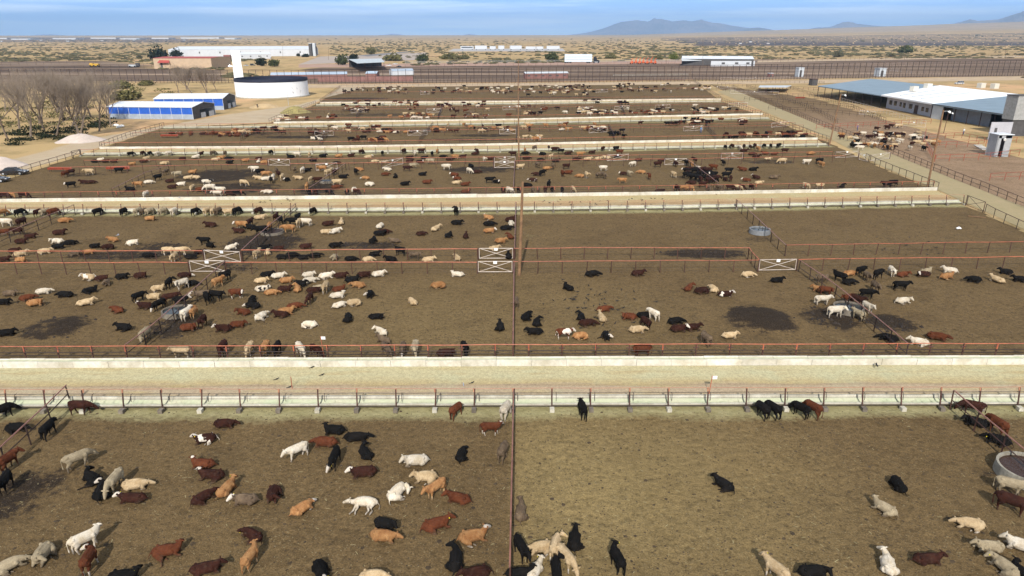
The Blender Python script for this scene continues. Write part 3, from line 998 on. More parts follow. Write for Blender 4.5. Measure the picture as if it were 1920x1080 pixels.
gate("white cross-braced gate on the near alley fence beside the centre fence", (895, 512.5), (962, 512.3))
gate("white cross-braced gate on the far alley fence beside the centre fence", (897, 486.8), (963, 486.6))
gate("white cross-braced gate on the near alley fence, by the crowded second-row pen", (356, 511.5), (425, 511.2))
gate("white cross-braced gate standing ajar across the alley by the third-row tank", (383, 490), (453, 493.5))
gate("white cross-braced gate beside the slanting fence at the right of the alley", (1421, 509.3), (1493, 508))
for lab, a, b in (("first white gate of the fourth-row alley, by the dark mud", (503, 311), (545, 311.5)), ("second white gate of the fourth-row alley, standing among cattle", (592, 321), (634, 318)),
                  ("third white gate of the fourth-row alley", (716, 316), (757, 308.5)), ("upper white gate beside the centre fence in the fourth-row alley", (926, 306.5), (967, 306.5)),
                  ("lower white gate beside the centre fence in the fourth-row alley", (926, 316), (966, 315)), ("white gate right of the resting cream cattle in the fourth-row alley", (1137, 303), (1179, 301)),
                  ("white gate above the black cattle in the fourth-row alley", (1245, 310.5), (1288, 310)), ("white gate left of the brown herd in the fourth-row alley", (1351, 299.5), (1393, 298.5)),
                  ("white gate on the far alley fence at the road end of the fourth pen row", (1565, 297), (1609, 295)), ("white gate slanting across the road end of the fourth-row alley", (1609, 300), (1628, 304)),
                  ("white gate reaching over the dirt road beside the holding pen", (1631, 303), (1668, 298))):
    gate(lab, a, b)
for lab, a, b in (("left", (590, 256), (626, 255)), ("second", (764, 255), (802, 254)), ("centre", (936, 252.5), (968, 252)), ("third", (1104, 250.5), (1139, 248)), ("man's", (1281, 247), (1318, 245)), ("road-end", (1446, 240), (1480, 236)),
                  ("sixth-row left", (658, 213), (688, 211)), ("sixth-row middle", (800, 212), (828, 211)), ("sixth-row centre", (942, 207), (969, 206)), ("sixth-row third", (1085, 209), (1112, 207)), ("sixth-row fourth", (1152, 207), (1180, 205)),
                  ("sixth-row fifth", (1228, 204), (1257, 203)), ("sixth-row road-end", (1365, 201), (1402, 199)), ("last-row left", (788, 178), (806, 177)), ("last-row middle", (1117, 174), (1140, 173)),
                  ("barnside", (1610, 215), (1642, 217)), ("corral", (1690, 236), (1735, 240)), ("shade-roof", (1369, 176), (1460, 178)), ("upper-road", (1348, 166), (1380, 169)), ("loading-yard", (1350, 150), (1480, 148))):
    nm = {"left": "fifth-row alley gate at the far left, white and small", "second": "fifth-row alley gate in the middle left beside the dark divider", "centre": "fifth-row alley gate beside the centre pole", "third": "fifth-row alley gate by the black bulls' divider",
          "man's": "fifth-row alley gate beside the man in blue", "road-end": "fifth-row alley gate at the road end", "barnside": "white gate beside the barn's windowed wall", "corral": "white gate of the corral before the barn",
          "shade-roof": "long white gate in front of the small shade roof", "upper-road": "white gate at the upper end of the dirt road", "loading-yard": "long white gate row of the loading yard behind the pens"}.get(lab, "small white gate, " + lab.replace("sixth-row", "sixth pen row,").replace("last-row", "last pen row,"))
    gate(nm, a, b, posts=False)
gate("dark cross-braced gate at the road corner of the empty pen", (1810, 385.5), (1843, 398.8), h=1.7, m_=DARKPIPE, sign=False)
gate("dark cross-braced gate in the boundary fence near the parked car", (136, 297), (152, 293), h=1.6, m_=DARKPIPE, sign=False)


# water tanks
WATER = None


def water_mat():
    mt, t, b = nt("tank_water")
    tc = N(t, "ShaderNodeTexCoord").outputs["Object"]
    n = noise(t, tc, 2.5, 3)
    t.links.new(ramp(t, n, [(0.3, (0.025, 0.03, 0.03)), (0.7, (0.05, 0.06, 0.065))]), b.inputs["Base Color"])
    b.inputs["Roughness"].default_value = 0.08
    bump(t, b, noise(t, tc, 9, 3), 0.08, 0.02)
    return mt


WATER = water_mat()


def tank(label, u, v, rx, h=0.62, m_=None, wm=None, apron=True):
    c = W(u, v)
    rad = (W(u + rx, v) - c).length
    root = thing("water_tank", label, "water tank", tuple(c), "round stock tanks on the divider fences")
    n = 40
    mb = MB()
    rings = [(rad * 1.03, 0), (rad, h), (rad - .14, h), (rad - .16, h * .55)]
    for q in range(n):
        a = 2 * math.pi * q / n
        for r_, z_ in rings:
            mb.v.append((c.x + r_ * math.cos(a), c.y + r_ * math.sin(a), z_))
    k = len(rings)
    for q in range(n):
        for j in range(k - 1):
            i0, i1 = q * k + j, ((q + 1) % n) * k + j
            mb.f.append((i0, i1, i1 + 1, i0 + 1))
            mb.m.append(0)
    mb.build("wall", m_ or CONC, root, smooth=False)
    w_ = MB()
    w_.poly([(c.x + (rad - .15) * math.cos(2 * math.pi * q / n), c.y + (rad - .15) * math.sin(2 * math.pi * q / n), h * .72) for q in range(n)])
    w_.build("water", wm or WATER, root)
    MB().tube(c + Vector((rad * .2, -rad * .1, 0)), c + Vector((rad * .2, -rad * .1, h + .25)), .035).build("float_pipe", RUST, root)
    return root


BROWNW = mat("muddy_water", (0.05, 0.026, 0.018), 0.25, 0.3, 3, bmp=0.05)
tank("big round concrete tank of brown water in the front right corner", 1925, 893, 52, wm=BROWNW, h=.7, m_=mat("shade_dimmed_concrete", (.33, .31, .26), .9, .45, 1.2, col2=(.2, .18, .14)))  # pale concrete, its colour dimmed to stand for shade
tank("low round concrete tank ringed by cattle in the second-row left", 332, 589, 26, h=.5, m_=DIRTYC)
tank("round concrete tank in mud with pale cattle drinking, second-row right", 1590, 583, 27, h=.55, m_=DIRTYC)
tank("ring-shaped tank on dark mud in the crowded third-row pen", 511, 437, 21, h=.35, m_=DIRTYC, wm=MATS["dark_pipe"])
tank("round steel tank of blue water between the two empty third-row pens", 1424, 437, 19, h=.65, m_=mat("dull_steel", (.24, .25, .26), .5, .3, 2, metal=.2))
tank("small round tank in the mud of the fourth-row divider", 612, 342, 13, h=.45, m_=DIRTYC)
tank("small round tank in the mid-left of the fifth pen row", 802, 247, 9, m_=DIRTYC)


# utility poles
def pole(label, u, v, top=None, h=None, lean=(0, 0), r=0.16, m_=None, arm=False, lamp=False, group="utility poles"):
    c = W(u, v)
    if top:
        d = math.hypot(c.x, c.y)
        # height from the picture's top row
        lo, hi = 0.5, 60
        for _ in range(40):
            mid = (lo + hi) / 2
            if pix(c + Vector((0, 0, mid)))[1] > top[1]:
                lo = mid
            else:
                hi = mid
        h = lo
        tx = W(top[0], top[1], h) if False else None
        # sideways lean in metres
        u1, _ = pix(c + Vector((0, 0, h)))
        lean = ((top[0] - u1) / ppm(c + Vector((0, 0, h))), 0)
    root = thing("utility_pole", label, "pole", tuple(c), group)
    tp = c + Vector((lean[0], lean[1], h))
    MB().tube(c - Vector((0, 0, .2)), tp, r, r * .7, n=10).build("shaft", m_ or WOOD, root)
    if arm:
        q = tp - Vector((0, 0, .5))
        MB().box(q - Vector((1.2, .06, 0)), (2.4, 0, 0), (0, .12, 0), (0, 0, .14)).build("crossarm", WOODG, root)
        ins = MB()
        for k in (-1.1, -.4, .4, 1.1):
            ins.tube(q + Vector((k, 0, .14)), q + Vector((k, 0, .3)), .05, n=6)
        ins.build("insulator_set", CONC, root)
    if lamp:
        q = tp - Vector((0, 0, .3))
        MB().path([q, q + Vector((.5, -.1, .12)), q + Vector((.9, -.15, .05))], .03).build("lamp_bracket", STEEL, root)
        MB().disc(q + Vector((1.05, -.18, 0)), (0.5, -.3, 1), .32, .28, 12, r2=.16).build("lamp_head", SIGN, root)
    return root


pole("thick brown wooden pole standing beside the centre gates", 973.5, 515, (980, 341), r=.20, arm=False)
pole("wooden pole on the centre line behind the fourth pen row", 973, 304, (972, 212), r=.2)
pole("wooden pole on the centre line in the fifth pen row", 972, 224, (971.5, 150), r=.19)
pole("wooden pole on the centre line in the sixth pen row", 971.5, 190, (972, 112), r=.18, arm=True)
pole("brown wooden pole leaning right at the end of the whitewashed bunk, with lamps", 1739, 350, (1769, 206), r=.19, lamp=True)
pole("brown wooden pole leaning right beside the fifth-row road end, with a lamp", 1555, 272, (1577, 176), r=.19, lamp=True)
pole("thin lamp pole in front of the barn's dark bays", 1769, 250, (1779, 210), r=.09, m_=RUST, lamp=True)
for lab, u, v, t_ in (("behind the livestock trailer", 1163, 112, 78), ("beyond the orange machines", 1224, 113, 80), ("left of the scale house", 1271, 112, 80), ("at the scale house", 1318, 128, 75), ("right behind the scale house", 1361, 106, 78),
                      ("before the solar field, left one of three", 1397, 106, 77), ("before the solar field, middle one of three", 1417, 105, 79), ("before the solar field, right one of three", 1454, 106, 78), ("right of the loading yard", 1464, 118, 78),
                      ("near the solar field's middle", 1530, 116, 83), ("right of the solar field's middle", 1696, 112, 84), ("towards the right edge before the solar field", 1885, 110, 82), ("short, at the loading yard's left end", 1249, 153, 108),
                      ("short, in the loading yard", 1294, 156, 122), ("left of the desert trailers", 792, 96, 77), ("on the desert road", 762, 98, 74), ("right of the dark open shed", 853, 128, 103), ("beside the long warehouse", 616, 112, 88),
                      ("in front of the long warehouse", 530, 108, 84), ("in the desert behind the dark pens, leftmost", 27, 116, 103), ("in the desert behind the dark pens, second", 68, 122, 98), ("in the desert behind the dark pens, third", 110, 113, 92),
                      ("on the warehouse's left front", 348, 104, 83), ("beside the white tower", 438, 104, 85), ("in the desert right of the truck park", 957, 108, 82), ("beyond the truck park", 990, 92, 75)):
    pole("thin wooden pole " + lab, u, v, (u, t_), r=.14, m_=WOODG, arm=(u % 3 == 0))
pole("thin steel pole standing before the white round tank", 541, 197, (538, 170), r=.09, m_=STEEL)


# number flags on bunk posts
def marker(label, u, v, u2, v2, plate=True):
    c = W(u, v)
    root = thing("marker_post", label, "marker", tuple(c), "thin orange marker posts")
    k = ppm(c)
    h = (v - v2) / k * 1.1
    tp = c + Vector(((u2 - u) / k * .9, 0, h))
    MB().tube(c, tp, .03, n=6).build("shaft", ORANGE, root)
    if plate:
        MB().box(tp + Vector((.03, 0, -.28)), (.36, 0, 0), (0, .015, 0), (0, 0, .26)).build("flag_plate", SIGN, root)


marker("thin orange marker post with white number flag by the wide feed lane", 1329, 741, 1332, 704)
marker("thin orange marker post with small flag on the far bunk fence", 608, 672, 605, 631)
marker("bare orange marker post on the wide feed lane's left half", 548, 729, 548, 706, False)
# ------------------------------------------------------------------ cattle
def ring_tube(chains, n=12):
    """closed tubes with elliptical sections; chain = list of (x, y, z, ry, rz)"""
    mb = MB()
    for ch in chains:
        P_ = [Vector(c[:3]) for c in ch]
        rings = []
        for i, c in enumerate(ch):
            a, b = P_[max(0, i - 1)], P_[min(len(P_) - 1, i + 1)]
            t = (b - a).normalized()
            ref = Vector((0, 1, 0)) if abs(t.y) < .85 else Vector((1, 0, 0))
            sd = (ref - t * ref.dot(t)).normalized()
            up = t.cross(sd)
            rings.append([P_[i] + sd * (c[3] * math.cos(2 * math.pi * k / n)) + up * (c[4] * math.sin(2 * math.pi * k / n)) for k in range(n)])
        k0 = len(mb.v)
        for r_ in rings:
            mb.v += [tuple(p) for p in r_]
        t0 = (P_[0] - P_[1]).normalized() * (min(ch[0][3:5]) * .7)
        t1 = (P_[-1] - P_[-2]).normalized() * (min(ch[-1][3:5]) * .7)
        mb.v += [tuple(P_[0] + t0), tuple(P_[-1] + t1)]
        e0, e1 = len(mb.v) - 2, len(mb.v) - 1
        m_ = len(rings)
        for i in range(m_ - 1):
            for k in range(n):
                a, b = k0 + i * n + k, k0 + i * n + (k + 1) % n
                mb.f.append((a, b, b + n, a + n))
        for k in range(n):
            mb.f.append((e0, k0 + (k + 1) % n, k0 + k))
            q = k0 + (m_ - 1) * n
            mb.f.append((e1, q + k, q + (k + 1) % n))
    return mb


def grow(name, parts, voxel=0.03, ratio=0.45, smooth=4, nslots=3):
    """one continuous skin grown over the tubes; parts = [(slot, chain)]; each face keeps the slot of the tube it lies on"""
    mb = ring_tube([c for _, c in parts])
    me_ = bpy.data.meshes.new(name + "_tubes")
    me_.from_pydata(mb.v, [], mb.f)
    o = bpy.data.objects.new(name + "_tubes", me_)
    COL.objects.link(o)
    md = o.modifiers.new("r", "REMESH")
    md.mode, md.voxel_size, md.adaptivity = "VOXEL", voxel, 0
    md = o.modifiers.new("s", "SMOOTH")
    md.factor, md.iterations = 0.5, smooth
    if ratio < 1:
        md = o.modifiers.new("d", "DECIMATE")
        md.ratio = ratio
    dg = bpy.context.evaluated_depsgraph_get()
    out = bpy.data.meshes.new_from_object(o.evaluated_get(dg))
    out.name = name
    bpy.data.objects.remove(o)
    bpy.data.meshes.remove(me_)
    nf = len(out.polygons)
    cen = np.zeros(nf * 3)
    out.polygons.foreach_get("center", cen)
    cen = cen.reshape(-1, 3)
    best = np.full(nf, 1e9)
    slot = np.zeros(nf, int)
    for sl_, ch in parts:
        for a, b in zip(ch, ch[1:]):
            pa, pb = np.array(a[:3]), np.array(b[:3])
            ab = pb - pa
            tt = np.clip(((cen - pa) @ ab) / (ab @ ab), 0, 1)
            d = np.linalg.norm(cen - pa - tt[:, None] * ab, axis=1)
            rad = (a[3] + a[4]) / 2 * (1 - tt) + (b[3] + b[4]) / 2 * tt
            q = d - rad
            m_ = q < best
            best[m_] = q[m_]
            slot[m_] = sl_
    while len(out.materials) < nslots:
        out.materials.append(None)
    out.polygons.foreach_set("material_index", slot.astype(np.int32))
    out.polygons.foreach_set("use_smooth", [True] * nf)
    return out


def mir(ch):
    return [(c[0], -c[1], c[2], c[3], c[4]) for c in ch]


def head_chain(p, d, up=None, s=1.0):
    """head tube from poll p along direction d"""
    p, d = Vector(p), Vector(d).normalized()
    sec = [(-.05, .115, .14), (.07, .138, .155), (.19, .118, .135), (.31, .09, .10), (.40, .084, .082), (.44, .062, .058)]
    return [(*(p + d * (a * s)), b * s, c * s) for a, b, c in sec]


def ears(p, d):
    p, d = Vector(p), Vector(d).normalized()
    sd = Vector((0, 0, 1)).cross(d)
    sd = sd.normalized() if sd.length > .1 else Vector((0, 1, 0))
    out = []
    for s in (1, -1):
        a = p + sd * (s * .09) + Vector((0, 0, .06))
        b = a + sd * (s * .10) + Vector((0, 0, .01)) - d * .03
        c = a + sd * (s * .19) + Vector((0, 0, -.03)) - d * .05
        out.append((0, [(*a, .035, .035), (*b, .055, .045), (*c, .03, .03)]))
    return out


BODY = [(-.84, 0, 1.10, .13, .12), (-.76, 0, 1.03, .22, .22), (-.55, 0, .97, .275, .30), (-.2, 0, .91, .315, .345), (.15, 0, .89, .315, .35), (.45, 0, .91, .27, .34), (.66, 0, .96, .19, .27), (.78, 0, .99, .13, .19)]


def legs(fx=(0, 0), bx=(0, 0)):
    out = []
    for s, dx in ((1, fx[0]), (-1, fx[1])):
        y = s * .17
        out.append((0, [(.48, y * .9, .86, .13, .17), (.46 + dx * .3, y, .66, .10, .12)]))
        out.append((0, [(.46 + dx * .3, y, .66, .095, .115), (.47 + dx * .6, y, .40, .058, .065)]))
        out.append((2, [(.47 + dx * .6, y, .42, .056, .062), (.46 + dx * .9, y, .14, .043, .046), (.49 + dx, y, .03, .055, .06)]))
    for s, dx in ((1, bx[0]), (-1, bx[1])):
        y = s * .17
        out.append((0, [(-.58, y * .85, .92, .16, .24), (-.50 + dx * .3, y * 1.1, .66, .125, .17), (-.66 + dx * .5, y, .46, .07, .085)]))
        out.append((2, [(-.66 + dx * .5, y, .47, .065, .075), (-.63 + dx * .9, y, .16, .046, .05), (-.60 + dx, y, .03, .055, .06)]))
    return out


BONES = [(0, [(-.56, .22, 1.13, .07, .07), (-.62, .17, 1.15, .07, .07)]), (0, [(-.56, -.22, 1.13, .07, .07), (-.62, -.17, 1.15, .07, .07)]), (0, [(.36, 0, 1.2, .07, .08), (.55, 0, 1.19, .07, .08)]), (0, [(.40, .22, 1.0, .10, .14), (.46, .24, .82, .10, .12)]), (0, [(.40, -.22, 1.0, .10, .14), (.46, -.24, .82, .10, .12)]), (0, [(-.8, 0, 1.18, .05, .05), (-.2, 0, 1.235, .05, .04), (.4, 0, 1.225, .05, .04)])]
TAIL = (0, [(-.88, 0, 1.12, .045, .045), (-.95, .02, .95, .035, .035), (-.94, .03, .6, .03, .03), (-.92, .03, .42, .05, .05), (-.92, .03, .3, .03, .03)])


def standing(neck, hp, hd, fx=(0, 0), bx=(0, 0)):
    return [(0, BODY), *BONES, *legs(fx, bx), TAIL, (0, neck), (1, head_chain(hp, hd)), *ears(hp, hd)]


def lying(neck, hp, hd, side=1, tuck=1.0):
    s = side
    body = [(-.80, s * .06, .30, .16, .16), (-.68, s * .05, .34, .27, .27), (-.42, s * .02, .36, .35, .33), (-.05, 0, .38, .37, .36), (.28, 0, .40, .33, .37), (.52, 0, .43, .24, .33), (.68, 0, .46, .16, .24)]
    out = [(0, body), (0, [(-.5, .24, .60, .07, .07), (-.56, .16, .63, .07, .07)]), (0, [(-.5, -.24, .60, .07, .07), (-.56, -.16, .63, .07, .07)]), (0, [(.3, .26, .5, .10, .13), (.42, .27, .36, .10, .12)]), (0, [(.3, -.26, .5, .10, .13), (.42, -.27, .36, .10, .12)]), (0, [(-.72, 0, .57, .05, .05), (-.1, 0, .735, .05, .04), (.4, 0, .745, .06, .05)]), (0, neck), (1, head_chain(hp, hd)), *ears(hp, hd)]
    for y in (.22, -.22):    # folded forelegs
        out.append((0, [(.48, y * .8, .32, .13, .15), (.62, y, .14, .09, .09), (.84 if y * s > 0 else .72, y, .09, .06, .065)]))
        out.append((2, [(.84 if y * s > 0 else .72, y, .09, .058, .062), (.70 if y * s > 0 else .55, y * 1.05, .06, .045, .045), (.58 if y * s > 0 else .42, y * .95, .05, .045, .045)]))
    # haunches: both hind legs to one side
    out.append((0, [(-.58, s * .20, .36, .20, .24), (-.34, s * .38, .26, .17, .20), (-.12, s * .44, .14, .10, .11)]))
    out.append((2, [(-.12, s * .44, .13, .085, .09), (-.36, s * .52, .07, .055, .055), (-.18, s * .58, .05, .045, .045), (-.05, s * .58, .05, .045, .045)]))
    out.append((0, [(-.52, -s * .22, .34, .16, .20), (-.3, -s * .30, .2, .13, .14)]))
    out.append((2, [(.02, s * .36, .06, .05, .05), (.16, s * .48, .05, .045, .045)]))
    out.append((0, [(-.86, s * .06, .34, .04, .04), (-.98, s * .14, .16, .032, .032), (-1.0, s * .24, .06, .032, .032), (-.9, s * .36, .05, .045, .045)]))
    return out


N_ST = [(.56, 0, .99, .21, .30), (.76, 0, 1.07, .17, .245), (.90, 0, 1.15, .14, .185)]
POSE_DEF = {
    "s0": standing(N_ST, (.94, 0, 1.18), (.72, 0, -.62)),
    "s1": standing([(.56, 0, .99, .21, .30), (.74, .07, 1.07, .17, .245), (.85, .17, 1.14, .14, .185)], (.88, .2, 1.17), (.5, .6, -.6), fx=(.12, -.1), bx=(-.1, .12)),
    "s2": standing([(.56, 0, .97, .21, .30), (.78, 0, .99, .17, .24), (.95, 0, 1.0, .135, .175)], (.98, 0, 1.01), (.72, 0, -.75), fx=(-.1, .14), bx=(.12, -.12)),
    "g0": standing([(.56, 0, .95, .20, .29), (.80, 0, .82, .155, .22), (.96, 0, .65, .125, .16)], (.98, 0, .60), (.38, 0, -.9)),
    "g1": standing([(.56, 0, .95, .20, .29), (.80, -.06, .85, .155, .22), (.97, -.13, .72, .125, .16)], (1.0, -.16, .68), (.45, -.25, -.8), fx=(.16, -.08), bx=(-.05, .14)),
    "l0": lying([(.52, 0, .50, .21, .28), (.69, 0, .61, .17, .215), (.81, 0, .72, .135, .165)], (.84, 0, .75), (.8, 0, -.55)),
    "l1": lying([(.52, 0, .50, .21, .28), (.67, .08, .62, .17, .215), (.75, .19, .73, .135, .165)], (.77, .22, .76), (.3, .8, -.5)),
    "l2": lying([(.52, 0, .46, .21, .27), (.72, .04, .45, .165, .20), (.87, .08, .40, .13, .155)], (.90, .09, .40), (.85, .15, -.38)),
    "l3": lying([(.52, 0, .50, .21, .28), (.69, -.05, .62, .17, .215), (.80, -.13, .75, .135, .165)], (.82, -.15, .78), (.65, -.55, -.48)),
    "s3": standing([(.56, 0, .98, .21, .30), (.74, .10, 1.03, .17, .24), (.80, .26, 1.08, .14, .185)], (.81, .3, 1.1), (.05, .85, -.5), fx=(-.06, .08), bx=(.1, -.05)),
    "g2": standing([(.56, 0, .95, .20, .29), (.80, .05, .84, .155, .22), (.98, .12, .72, .125, .16)], (1.0, .14, .68), (.62, .2, -.75), fx=(.1, -.2), bx=(.15, -.1)),
    "l4": lying([(.52, 0, .50, .21, .28), (.68, -.1, .60, .17, .215), (.74, -.22, .70, .135, .165)], (.75, -.25, .73), (.1, -.85, -.5)) + [(0, [(-.5, .3, .2, .16, .15), (-.2, .55, .12, .10, .09)]), (2, [(-.2, .55, .1, .08, .08), (-.05, .85, .06, .05, .05), (0, 1.02, .05, .05, .04)])],
    "l5": lying([(.52, 0, .47, .21, .27), (.72, .02, .50, .165, .20), (.88, .02, .52, .13, .155)], (.91, .02, .53), (.9, 0, -.4)),
    "c0": lying([(.50, 0, .46, .21, .26), (.70, .16, .45, .17, .20), (.70, .36, .37, .135, .155)], (.66, .42, .33), (-.7, .32, -.25)),
    "x0": [(0, [(-.80, 0, .22, .13, .13), (-.66, 0, .26, .22, .24), (-.3, 0, .30, .32, .30), (.1, 0, .31, .34, .31), (.45, 0, .28, .28, .27), (.66, 0, .24, .19, .2)]),
           (0, [(.58, 0, .24, .2, .2), (.86, .06, .22, .14, .15), (1.0, .08, .24, .105, .12)]), (1, head_chain((1.02, .08, .26), (.95, -.15, -.2))), *ears((1.02, .08, .26), (.95, -.15, -.2)),
           (0, [(.48, -.14, .24, .12, .14), (.55, -.44, .13, .085, .085), (.62, -.66, .09, .06, .06)]), (2, [(.62, -.66, .09, .056, .056), (.78, -.92, .07, .05, .05)]),
           (0, [(.42, -.10, .36, .12, .13), (.36, -.5, .2, .08, .08), (.44, -.72, .12, .055, .055)]), (2, [(.44, -.72, .12, .052, .052), (.40, -.98, .09, .05, .05)]),
           (0, [(-.58, -.1, .28, .18, .2), (-.46, -.42, .16, .12, .12), (-.62, -.66, .1, .07, .07)]), (2, [(-.62, -.66, .1, .062, .062), (-.52, -.98, .07, .05, .05)]),
           (0, [(-.52, -.08, .40, .17, .17), (-.3, -.44, .24, .11, .11), (-.40, -.68, .14, .065, .065)]), (2, [(-.40, -.68, .14, .06, .06), (-.26, -.96, .09, .05, .05)]),
           (0, [(-.84, 0, .2, .04, .04), (-1.0, -.1, .06, .035, .035), (-1.0, -.4, .05, .045, .045)])],
}
POSE = {k: grow("cow_" + k, v, 0.028, 0.5, 2) for k, v in POSE_DEF.items()}
POSE_LO = {k: grow("herd_" + k, v, 0.05, 0.30, 3) for k, v in POSE_DEF.items()}

WHITE_H = (0.60, 0.54, 0.46)
COATS = {   # letter: (two body tones, words)
    "K": ((0.005, 0.005, 0.005), (0.010, 0.0085, 0.008), "black"),
    "D": ((0.040, 0.0135, 0.009), (0.022, 0.009, 0.007), "dark brown"),
    "R": ((0.115, 0.036, 0.016), (0.070, 0.021, 0.010), "red-brown"),
    "T": ((0.37, 0.20, 0.085), (0.23, 0.10, 0.038), "tan"),
    "C": ((0.50, 0.38, 0.235), (0.34, 0.235, 0.125), "cream"),
    "W": ((0.60, 0.54, 0.45), (0.47, 0.39, 0.28), "white"),
    "G": ((0.38, 0.31, 0.205), (0.25, 0.20, 0.13), "dun grey"),
    "M": ((0.155, 0.110, 0.070), (0.075, 0.052, 0.036), "grey-brown"),
}
CM = {k: coat("coat_" + v[2].replace(" ", "_").replace("-", "_"), v[0], v[1], dust=.03 if k == "K" else .22, mudf=.25 if k == "K" else .75) for k, v in COATS.items()}
CP = {k: coat("coat_patched_" + v[2].replace(" ", "_").replace("-", "_"), v[0], v[1], patch=WHITE_H, pth=.56 if k not in "W" else .5) for k, v in COATS.items() if k in "KDRTMCG"}
CP["W"] = coat("coat_patched_white", COATS["W"][0], COATS["W"][1], patch=(0.014, 0.012, 0.012), pth=.53)
WF = coat("hair_white_face", WHITE_H, (0.50, 0.43, 0.36))
SHANK = {"T": coat("hair_pale_tan", (0.50, 0.34, 0.19), (0.40, 0.24, 0.11)), "C": WF, "W": WF, "G": coat("hair_dun_leg", (.24, .2, .15), (.15, .12, .09))}

